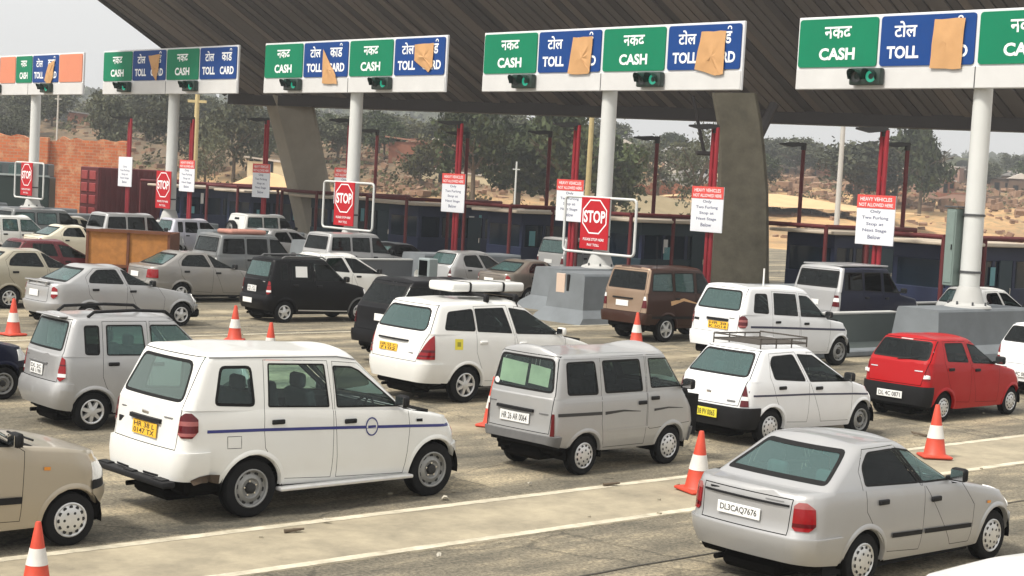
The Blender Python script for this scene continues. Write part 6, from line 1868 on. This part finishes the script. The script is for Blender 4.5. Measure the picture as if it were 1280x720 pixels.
bm = NB(); box(bm, (1.3, 0, 1.75), (6.4, 2.4, 2.2), .05); obj('box_body', bm, flat('truck_dark_green', (.004, .017, .014), .5, var=.3, scale=1), o)
bm = NB(); box(bm, (1.3, 0, 3.2), (6.2, 2.3, .75), .05); obj('upper_body', bm, flat('truck_grey_top', (.06, .075, .08), .5, var=.2), o)
for k in range(3):
    bm = NB(); box(bm, (-.3 + 1.6*k, -1.17, 3.2), (1.2, .03, .5), .01); obj('window', bm, G_TEAL, o)
bm = NB(); box(bm, (1.3, -1.24, 2.9), (6.4, .06, .10)); obj('waist_rail', bm, flat('rail_pale', (.30, .34, .33), .5), o)
bm = NB(); box(bm, (1.3, 0, .5), (6.2, .9, .35)); obj('chassis', bm, UNDER, o)
for x in (-.8, 3.4):
    for y in (-1.02, 1.02):
        w_ = put('wheel', tyre_mesh(.48, .28), o, (x, y, .48)); put('rim', rim_mesh('steel', .48, .28), w_)
RUST = flat('rusty_orange', (.36, .15, .035), .8, var=.5, scale=5, bump=.4)
RUSTD = flat('rust_dark', (.13, .045, .02), .85, var=.4, scale=4)
q = atY(168, 308, 49)
o = thing('rusty_tipper', 'rusty orange tipper body with dark red frame behind the grey saloon', 'trailer', (q.x, q.y, 0), R(3))
for c_ in (-.6, .6):
    bm = NB(); box(bm, (c_, -1.0, 1.38), (1.13, .05, .98), .01); obj('side_plate', bm, RUST, o)
for x in (-1.19, 0, 1.19):
    bm = NB(); box(bm, (x, -1.04, 1.33), (.07, .08, 1.16)); obj('stake', bm, RUSTD, o)
for z in (.88, 1.90):
    bm = NB(); box(bm, (0, -1.085, z), (2.45, .06, .07)); obj('frame_rail', bm, RUSTD, o)
bm = NB(); box(bm, (0, 0, .85), (2.4, 2.0, .08)); box(bm, (-1.17, 0, 1.38), (.05, 2.0, .98)); box(bm, (1.17, 0, 1.38), (.05, 2.0, .98)); box(bm, (0, 1.0, 1.38), (2.3, .05, .98)); obj('bed', bm, RUSTD, o)
bm = NB(); box(bm, (0, 0, .68), (2.4, .8, .2)); obj('chassis', bm, UNDER, o)
for x in (-.7, .7):
    for y in (-.8, .8):
        w_ = put('wheel', tyre_mesh(.36, .22), o, (x, y, .36)); put('rim', rim_mesh('steel', .36, .22), w_)
bk, nt, b = newmat('old_red_brick')
b.inputs['Roughness'].default_value = .95
tc = N(nt, 'ShaderNodeTexCoord')
sx_ = N(nt, 'ShaderNodeSeparateXYZ'); cx_ = N(nt, 'ShaderNodeCombineXYZ')
nt.links.new(tc.outputs['Object'], sx_.inputs[0]); nt.links.new(sx_.outputs['X'], cx_.inputs['X']); nt.links.new(sx_.outputs['Z'], cx_.inputs['Y'])
br = N(nt, 'ShaderNodeTexBrick', Scale=1.0)
br.inputs['Color1'].default_value = (.50, .14, .05, 1); br.inputs['Color2'].default_value = (.36, .10, .04, 1); br.inputs['Mortar'].default_value = (.36, .20, .12, 1)
br.inputs['Brick Width'].default_value = .5; br.inputs['Row Height'].default_value = .2; br.inputs['Mortar Size'].default_value = .025
nt.links.new(cx_.outputs[0], br.inputs['Vector'])
ns = N(nt, 'ShaderNodeTexNoise', Scale=1.4, Detail=8, Roughness=.75); nt.links.new(tc.outputs['Object'], ns.inputs['Vector'])
rp = N(nt, 'ShaderNodeValToRGB'); rp.color_ramp.elements[0].position = .5; rp.color_ramp.elements[0].color = (0, 0, 0, 1); rp.color_ramp.elements[1].position = .66; rp.color_ramp.elements[1].color = (.8, .8, .8, 1)
nt.links.new(ns.outputs['Fac'], rp.inputs['Fac'])
mx = N(nt, 'ShaderNodeMixRGB'); mx.inputs['Color2'].default_value = (.55, .33, .19, 1)
nt.links.new(rp.outputs[0], mx.inputs['Fac']); nt.links.new(br.outputs['Color'], mx.inputs['Color1']); nt.links.new(mx.outputs[0], b.inputs['Base Color'])
bp = N(nt, 'ShaderNodeBump', Strength=.6, Distance=.06); nt.links.new(ns.outputs['Fac'], bp.inputs['Height']); nt.links.new(bp.outputs[0], b.inputs['Normal'])
wl_ = NB()
Y = 108.0
xa, xb = atY(-120, 200, Y).x, atY(160, 200, Y).x
n = 34; T = []; 
for k in range(n + 1):
    x = xa + (xb - xa)*k/n
    T.append((x, atY(60, 171, Y).z + random.uniform(-.12, .12) - (.25 if k > n*.55 and k < n*.7 else 0)))
poly = [(xa, -.2)] + T + [(xb, -.2)]
prism(wl_, poly, Y, Y + .5)
o = thing('brick_wall', 'long weathered red brick wall behind the trucks at left', 'wall', (0, 0, 0))
obj('masonry', wl_, bk, o)
for k in range(3):
    bm = NB(); x = xb - 5.2*k - .3; box(bm, (x, Y - .22, 2.6), (.6, .42, 5.3), .03); obj('buttress', bm, bk, o)

# ------------------------------------------------------------------ trees
random.seed(5)
def foliage(name, a, b2):
    m, nt, b = newmat(name)
    b.inputs['Roughness'].default_value = .8
    b.inputs['Specular IOR Level'].default_value = .2
    tc = N(nt, 'ShaderNodeTexCoord'); oi = N(nt, 'ShaderNodeObjectInfo')
    ns = N(nt, 'ShaderNodeTexNoise', Scale=.9, Detail=5, Roughness=.7)
    nt.links.new(tc.outputs['Object'], ns.inputs['Vector'])
    mr = N(nt, 'ShaderNodeMapRange'); mr.inputs['From Min'].default_value = .3; mr.inputs['From Max'].default_value = .7
    nt.links.new(ns.outputs['Fac'], mr.inputs['Value'])
    mx = N(nt, 'ShaderNodeMixRGB'); mx.inputs['Color1'].default_value = (*a, 1); mx.inputs['Color2'].default_value = (*b2, 1)
    nt.links.new(mr.outputs[0], mx.inputs['Fac'])
    hv = N(nt, 'ShaderNodeHueSaturation'); nt.links.new(mx.outputs[0], hv.inputs['Color'])
    mv = N(nt, 'ShaderNodeMapRange'); mv.inputs['To Min'].default_value = .75; mv.inputs['To Max'].default_value = 1.3
    nt.links.new(oi.outputs['Random'], mv.inputs['Value']); nt.links.new(mv.outputs[0], hv.inputs['Value'])
    nt.links.new(hv.outputs[0], b.inputs['Base Color'])
    return m
FOL_D = foliage('leaves_dark', (.024, .036, .016), (.075, .092, .038))
FOL_G = foliage('leaves_grey_green', (.04, .046, .026), (.10, .105, .062))
FOL_Y = foliage('leaves_olive', (.045, .05, .02), (.11, .105, .05))
BARK = flat('bark', (.10, .075, .05), .95, var=.4, scale=4, bump=.5)
def crown_mesh(seed, nclump, nleaf, rx, rz, leaf, mat, hollow=.5, flat_=.0):
    rnd = random.Random(seed)
    V, Fc = [], []
    lobes = []
    for k in range(6):
        a = rnd.uniform(0, 6.28); lobes.append((rx*.55*math.cos(a)*rnd.uniform(.3, 1), rx*.55*math.sin(a)*rnd.uniform(.3, 1), rnd.uniform(-.5, .6)*rz, rnd.uniform(.35, .6)))
    for c in range(nclump):
        L = rnd.choice(lobes)
        while True:
            p = Vector((rnd.gauss(0, 1), rnd.gauss(0, 1), rnd.gauss(0, 1)))
            if p.length > .01: break
        p = p.normalized()*(rnd.uniform(hollow, 1.0))
        cc = Vector((L[0] + p.x*rx*L[3], L[1] + p.y*rx*L[3], L[2] + p.z*rz*L[3]*1.1))
        cr = rnd.uniform(.16, .34)*rx*.8
        for l in range(nleaf):
            q = cc + Vector((rnd.gauss(0, .5), rnd.gauss(0, .5), rnd.gauss(0, .35)))*cr
            n = Vector((rnd.gauss(0, 1), rnd.gauss(0, 1), rnd.gauss(.5, 1))).normalized()
            t = n.orthogonal().normalized(); u = n.cross(t)
            a = rnd.uniform(0, 6.28); s = leaf*rnd.uniform(.6, 1.3)
            t2, u2 = t*math.cos(a) + u*math.sin(a), u*math.cos(a) - t*math.sin(a)
            i = len(V)
            V += [tuple(q - t2*s), tuple(q + u2*s*.55), tuple(q + t2*s), tuple(q - u2*s*.55)]
            Fc.append((i, i+1, i+2, i+3))
    me = bpy.data.meshes.new('crown'); me.from_pydata(V, [], Fc); me.materials.append(mat)
    return me
def trunk_mesh(seed, h, rx, rz, r):
    rnd = random.Random(seed); bm = NB()
    p = Vector((0, 0, -.6)); q = Vector((rnd.uniform(-.3, .3), rnd.uniform(-.3, .3), h*.45))
    tube(bm, p, q, r, r*.75, 9)
    for k in range(6):
        a = 6.28*k/6 + rnd.uniform(-.4, .4)
        m = q + Vector((math.cos(a)*rx*.35, math.sin(a)*rx*.35, h*.22*rnd.uniform(.7, 1.2)))
        tube(bm, q, m, r*.5, r*.3, 6)
        for j in range(2):
            e = m + Vector((math.cos(a + rnd.uniform(-.8, .8))*rx*.4, math.sin(a + rnd.uniform(-.8, .8))*rx*.4, h*.2*rnd.uniform(.3, 1.2)))
            tube(bm, m, e, r*.28, r*.1, 5)
    return mesh_from_bm(bm, 'trunk', BARK, 50)
KINDS = []
for i, (nc, nl, rx, rz, lf, mat, hol) in enumerate([(90, 46, 4.2, 3.4, .26, FOL_D, .35), (110, 46, 4.4, 3.2, .25, FOL_G, .35), (80, 36, 4.0, 2.8, .23, FOL_Y, .45), (52, 30, 4.2, 3.2, .18, FOL_G, .55), (80, 44, 3.4, 3.6, .24, FOL_D, .4)]):
    KINDS.append((crown_mesh(40 + i, nc, nl, rx, rz, lf, mat, hol), trunk_mesh(60 + i, 5.6, rx, rz, .24), rx, rz))
WORD = ['dense dark green', 'grey green rounded', 'olive loose', 'thin half bare', 'tall dark green']
def tree(kind, px, top, Y, label, group, wpx=None, base=None):
    c, t, rx, rz = KINDS[kind]
    x = (px - 640)/FOCAL_PX*Y
    zt = atY(px, top, Y).z
    z0 = terrain(x, Y) if base is None else base
    h = max(2.2, zt - z0)
    s = h/(4.3 + rz*.95)
    sw = s if wpx is None else (wpx/FOCAL_PX*Y)/(2*rx*.95)
    o = thing('tree', label, 'tree', (x, Y, z0), random.uniform(0, 6.28), group)
    o.scale = (sw, sw, s)
    put('trunk', t, o); put('crown', c, o, (0, 0, 4.1))
    return o
for i, (k, px, top, Y, w, lab) in enumerate([
    (1, 132, 119, 190, 74, 'rounded grey green tree above the right end of the brick wall'),
    (1, 208, 117, 185, 96, 'wide grey green tree behind the fourth gantry pole'),
    (1, 285, 124, 180, 92, 'grey green tree left of the raking column'),
    (4, 640, 128, 165, 140, 'big dense dark tree left of the second gantry pole'),
    (0, 700, 120, 160, 130, 'big dark tree behind the second gantry pole'),
    (0, 585, 128, 160, 110, 'dark green tree behind the second red post from the STOP boards'),
    (4, 760, 138, 165, 90, 'dark tree just right of the second gantry pole'),
    (3, 862, 138, 175, 90, 'thin half bare tree against the bulky column'),
    (3, 815, 165, 200, 100, 'thin grey tree between second pole and bulky column'),
    (0, 1142, 139, 230, 88, 'tall dark tree standing out against the sky at right'),
    (1, 1062, 176, 240, 130, 'broad grey green tree below the tall one at right'),
    (1, 985, 172, 300, 60, 'small grey tree beyond the bulky column'),
    (0, 1110, 172, 245, 110, 'dark bushy tree under the tall crown at right'),
    (1, 355, 128, 200, 80, 'grey tree seen through beside the raking column'),
    (2, 520, 168, 185, 80, 'olive tree above the brick rubble'),
    (3, 250, 150, 160, 70, 'thin bare tree beside the yellow post'),
    ]):
    tree(k, px, top, Y, lab, 'trees beyond the plaza', w)
n = 0
for row, (Y, x0, x1, step, lo, hi) in enumerate([(212, -70, -7, 4.6, 3.8, 6.3), (232, -76, 26, 5.2, 3.8, 6.2), (255, -110, 70, 6.5, 4, 6.8), (310, -150, 140, 8.5, 5, 8), (400, -170, 190, 14, 6, 9)]):
    x = x0
    while x < x1:
        xx, yy = x + random.uniform(-3, 3), Y + random.uniform(-12, 12)
        k = random.choice((1, 1, 2, 0, 3))
        c, t, rx, rz = KINDS[k]
        px = 640 + FOCAL_PX*xx/yy
        if not (990 < px < 1300 and yy < 285):
            h = random.uniform(lo, hi); s = h/(4.3 + rz*.95)
            o = thing('tree', WORD[k] + ' tree ' + ['low on the slope', 'halfway up the slope', 'high on the slope', 'in the upper scrub wood', 'near the hazy crest'][row] + (' left of the raking column' if px < 340 else ' between the two raking columns' if px < 885 else ' right of the bulky column'), 'tree', (xx, yy, terrain(xx, yy)), random.uniform(0, 6.28), 'scrub trees on the slope, ' + WORD[k])
            o.scale = (s*1.2, s*1.2, s)
            put('trunk', t, o); put('crown', c, o, (0, 0, 4.1)); n += 1
        x += step
# far wooded hills: one mass
V, Fc = [], []
rnd = random.Random(11)
for k in range(5200):
    y = rnd.uniform(430, 1400); x = rnd.uniform(-.36, .36)*y*1.05
    z = terrain(x, y)
    w, h = rnd.uniform(3, 6.5), rnd.uniform(4, 8.5)
    for q in range(6):
        n_ = Vector((rnd.gauss(0, 1), rnd.gauss(-.6, 1), rnd.gauss(.6, 1))).normalized()
        t = n_.orthogonal().normalized(); u = n_.cross(t)
        c = Vector((x + rnd.gauss(0, .32)*w, y + rnd.gauss(0, .32)*w, z + h*rnd.uniform(.25, .85)))
        s = w*.42*rnd.uniform(.6, 1.2)
        i = len(V)
        V += [tuple(c + t*s*math.cos(a)*rnd.uniform(.6, 1) + u*s*math.sin(a)*rnd.uniform(.6, 1)) for a in (0, 1.05, 2.09, 3.14, 4.19, 5.24)]
        Fc.append(tuple(range(i, i + 6)))
me = bpy.data.meshes.new('far_woods'); me.from_pydata(V, [], Fc); me.materials.append(FOL_G)
tag(put('far_woods', me), 'hazy wooded hills along the horizon', kind='stuff')
# scrub bushes and rubble on the slope
V, Fc = [], []
for k in range(3000):
    y = rnd.uniform(160, 350); x = rnd.uniform(-.36, .36)*y
    z = terrain(x, y); w = rnd.uniform(.4, 1.2)
    if x > 25 and y < 245: continue
    for q in range(14):
        n_ = Vector((rnd.gauss(0, 1), rnd.gauss(0, 1), rnd.gauss(.4, 1))).normalized()
        t = n_.orthogonal().normalized(); u = n_.cross(t)
        c = Vector((x + rnd.gauss(0, .5)*w, y + rnd.gauss(0, .5)*w, z + abs(rnd.gauss(0, .45))*w)); s = .28*w*rnd.uniform(.6, 1.3); i = len(V)
        V += [tuple(c - t*s), tuple(c + u*s*.6), tuple(c + t*s), tuple(c - u*s*.6)]; Fc.append((i, i+1, i+2, i+3))
me = bpy.data.meshes.new('scrub'); me.from_pydata(V, [], Fc); me.materials.append(FOL_Y)
tag(put('scrub', me), 'low dry scrub on the slope', kind='stuff')
bm = NB()
RUB = flat('rubble', (.24, .145, .09), .95, var=.5, scale=.5)
for k in range(2600):
    y = rnd.uniform(150, 270)
    x = rnd.uniform(-.36, .36)*y if k % 3 else rnd.gauss(-.055, .035)*y
    s = rnd.uniform(.15, .55)*(1.4 if k % 7 == 0 else 1)
    box(bm, (x, y, terrain(x, y) + s*.25), (s*rnd.uniform(.8, 2.2), s*rnd.uniform(.8, 1.6), s*rnd.uniform(.6, 1.2)), 0, Matrix.Rotation(rnd.uniform(0, 3), 4, 'Z') @ Matrix.Rotation(rnd.uniform(-.4, .4), 4, 'X'))
for k in range(2600):
    y = rnd.uniform(235, 350); x = rnd.uniform(.14, .36)*y
    if rnd.random() > (y - 225)/60: continue
    s = rnd.uniform(.2, .8)*(1.5 if k % 9 == 0 else 1)
    box(bm, (x, y, terrain(x, y) + s*.3), (s*rnd.uniform(.8, 2.6), s*rnd.uniform(.8, 1.6), s*rnd.uniform(.7, 1.5)), 0, Matrix.Rotation(rnd.uniform(0, 3), 4, 'Z') @ Matrix.Rotation(rnd.uniform(-.4, .4), 4, 'X'))
tag(obj('rubble', bm, RUB), 'brick rubble and stones strewn over the slope', kind='stuff')

# huts and stacks on the slope
HM = [flat('hut_brown', (.12, .075, .048), .9, var=.35, scale=1), flat('hut_pinkish', (.30, .18, .135), .9, var=.25, scale=1), flat('hut_pale', (.52, .48, .42), .9, var=.2, scale=1), flat('hut_brick', (.22, .085, .048), .9, var=.3, scale=1.5), flat('hut_cream', (.62, .52, .34), .9, var=.15, scale=1)]
HMW = ['brown', 'pinkish', 'pale', 'brick red', 'cream']
ROOFS = [flat('roof_tin', (.26, .25, .24), .6, .2, var=.3, scale=1), flat('roof_dark', (.09, .075, .065), .8, var=.3), flat('roof_tile', (.30, .15, .10), .85, var=.3, scale=2), flat('roof_pale', (.55, .50, .44), .8, var=.2)]
def hut(x, y, w, d, h, wm, rm_, gable, label, group):
    z = terrain(x, y)
    o = thing('hut', label, 'hut', (x, y, z), rnd.uniform(-.5, .7), group)
    bm = NB(); box(bm, (0, 0, h/2 - .4), (w, d, h + .8)); obj('wall', bm, HM[wm], o)
    bm = NB()
    if gable: prism(bm, [(-w*.58, h - .1), (w*.58, h - .1), (0, h + w*.24)], -d*.56, d*.56)
    else: box(bm, (0, 0, h + .08), (w*1.1, d*1.15, .18), 0, Matrix.Rotation(R(5), 4, 'Y'))
    obj('roof', bm, ROOFS[rm_], o)
    bm = NB(); box(bm, (-w*.2, -d/2 - .01, .95), (.9, .06, 1.9)); obj('door', bm, DARKIN, o)
    bm = NB(); box(bm, (w*.25, -d/2 - .01, 1.5), (.8, .06, .8)); obj('window', bm, DARKIN, o)
for k in range(84):
    if k < 54: Y, px = rnd.uniform(285, 400), rnd.uniform(955, 1290)
    elif k < 72: Y, px = rnd.uniform(225, 330), rnd.uniform(600, 900)
    else: Y, px = rnd.uniform(230, 330), rnd.uniform(20, 560)
    part_ = ['on the right plain', 'behind the middle booths', 'left of the third pole'][0 if k < 54 else 1 if k < 72 else 2]
    wm, rm_, g_ = rnd.randrange(5) if k > 53 else rnd.choice((0, 0, 0, 3, 1)), rnd.choice((0, 1, 1, 2, 3)), rnd.random() < .4
    x = (px - 640)/FOCAL_PX*Y
    lab = 'small %s hut with %s roof %s' % (HMW[wm], ['tin', 'dark', 'tiled', 'pale'][rm_] + (' pitched' if g_ else ' flat'), part_)
    hut(x, Y, rnd.uniform(3, 7), rnd.uniform(3, 5), rnd.uniform(2.0, 3.2), wm, rm_, g_, lab, lab.replace('small', 'far off'))
def special(px, py, Y, w, d, h, wm, rm_, g_, lab): hut((px - 640)/FOCAL_PX*Y, Y, w, d, h, wm, rm_, g_, lab, None)
special(1150, 232, 300, 8, 6, 2.6, 1, 3, True, 'larger pinkish house with pale pitched roof right of the nearest lane board')
special(530, 232, 205, 10, 4, 3.4, 3, 2, False, 'long ruined brick house on the rubble behind the third gantry pole')
special(565, 240, 190, 9, 1.2, 1.3, 4, 3, False, 'low cream wall building with dark marks left of the second red post')
special(350, 235, 180, 8, 3, 1.6, 4, 3, False, 'low cream building seen past the raking column foot')
special(620, 215, 230, 14, 5, 3, 0, 1, False, 'brown shed under the big dark trees')
special(640, 275, 120, 7, 4, 1.8, 1, 3, False, 'orange pink shed top between the lane boards')
def low_wall(px, Y, L, h, rz, wm, lab):
    x = (px - 640)/FOCAL_PX*Y
    o = thing('low_wall', lab, 'wall', (x, Y, terrain(x, Y)), rz, 'broken low walls on the plain')
    bm = NB(); n = 7
    top = [(-L/2 + L*k/n, h*rnd.uniform(.6, 1.05)) for k in range(n + 1)]
    prism(bm, [(-L/2, -.6)] + top + [(L/2, -.6)], -.18, .18); obj('masonry', bm, HM[wm], o)
for k in range(46):
    px = rnd.uniform(960, 1290) if k < 28 else rnd.uniform(440, 880)
    Y = rnd.uniform(255, 345) if k < 28 else rnd.uniform(190, 260)
    wm = rnd.choice((0, 0, 3, 1, 3))
    low_wall(px, Y, rnd.uniform(4, 11), rnd.uniform(.8, 1.9), rnd.uniform(-.5, .5), wm, 'broken low %s wall on the plain beyond the booths' % HMW[wm])
# sand heaps and the earth bank
def heap(px, Y, w, h, label, mat):
    bm = NB(); x = (px - 640)/FOCAL_PX*Y
    n, m_ = 26, 8; prev = None
    for i in range(m_ + 1):
        r_ = i/m_; row = []
        for k in range(n):
            a = 6.283*k/n; rr = r_*(1 + .18*math.sin(3*a + px) + .1*math.sin(7*a))
            row.append(bm.verts.new((w/2*rr*math.cos(a), w*.35*rr*math.sin(a), h*(math.cos(min(1, r_)*math.pi)*.5 + .5) + random.uniform(-.05, .05)*h - .15)))
        if prev:
            for k in range(n): bm.faces.new((prev[k], row[k], row[(k+1) % n], prev[(k+1) % n]))
        prev = row
    o = obj('earth_heap', bm, mat, smooth=60); o.location = (x, Y, terrain(x, Y))
    tag(o, label, 'earth heap')
SANDM = flat('sand_heap', (.56, .38, .20), .95, var=.25, scale=.4, bump=.4)
heap(88, 165, 11, 4.9, 'orange earth heap rising above the brick wall', SANDM)
heap(330, 170, 14, 2.6, 'sandy heap beside the raking column foot', SANDM)
heap(800, 190, 26, 2.2, 'scrubby earth heap right of the second gantry pole', flat('heap_olive', (.24, .19, .11), .95, var=.4, scale=.6, bump=.4))
heap(940, 210, 40, 1.6, 'long sandy bank behind the bulky column', SANDM)

# slim posts far behind
for (px, top, bot, Y, r_, mat, lab, nm) in [(247, 118, 232, 105, .17, flat('post_ochre', (.50, .40, .20), .7, var=.2), 'slim ochre yellow post right of the fourth gantry pole', 'utility_pole'),
                                     (741, 128, 245, 80, .14, flat('post_ochre', (.5, .4, .2)), 'slim ochre yellow post left of the second gantry pole', 'utility_pole'),
                                     (1056, 128, 255, 140, .22, CONCL, 'pale concrete utility pole left of the nearest lane board', 'utility_pole'),
                                     (646, 202, 262, 95, .06, POLEM, 'thin white stick left of the third lane board', 'thin_post'),
                                     (73, 118, 178, 160, .09, CONCL, 'faint thin pole under the farthest lane sign', 'utility_pole')]:
    a = atY(px, top, Y); x = a.x
    o = thing(nm, lab, 'pole', (x, Y, terrain(x, Y) - .2))
    bm = NB(); tube(bm, (0, 0, 0), (0, 0, a.z - terrain(x, Y) + .2), r_*1.15, r_*.85, 10); obj('shaft', bm, mat, o, smooth=50)
    bm = NB(); box(bm, (0, 0, a.z - terrain(x, Y) - .25), (r_*7, r_*1.2, r_*1.0)); obj('crossarm', bm, mat, o)

# ------------------------------------------------------------------ the air
hz = NB(); box(hz, (0, 690, 60), (1900, 1560, 150))
hm = bpy.data.materials.new('haze_air'); hm.use_nodes = True
hn = hm.node_tree; hn.nodes.clear()
pv = hn.nodes.new('ShaderNodeVolumePrincipled'); pv.inputs['Color'].default_value = (.86, .90, .93, 1); pv.inputs['Density'].default_value = .00065; pv.inputs['Anisotropy'].default_value = .2
ho = hn.nodes.new('ShaderNodeOutputMaterial'); hn.links.new(pv.outputs[0], ho.inputs['Volume'])
tag(obj('haze', hz, hm), 'pale dusty haze in the air', kind='stuff')
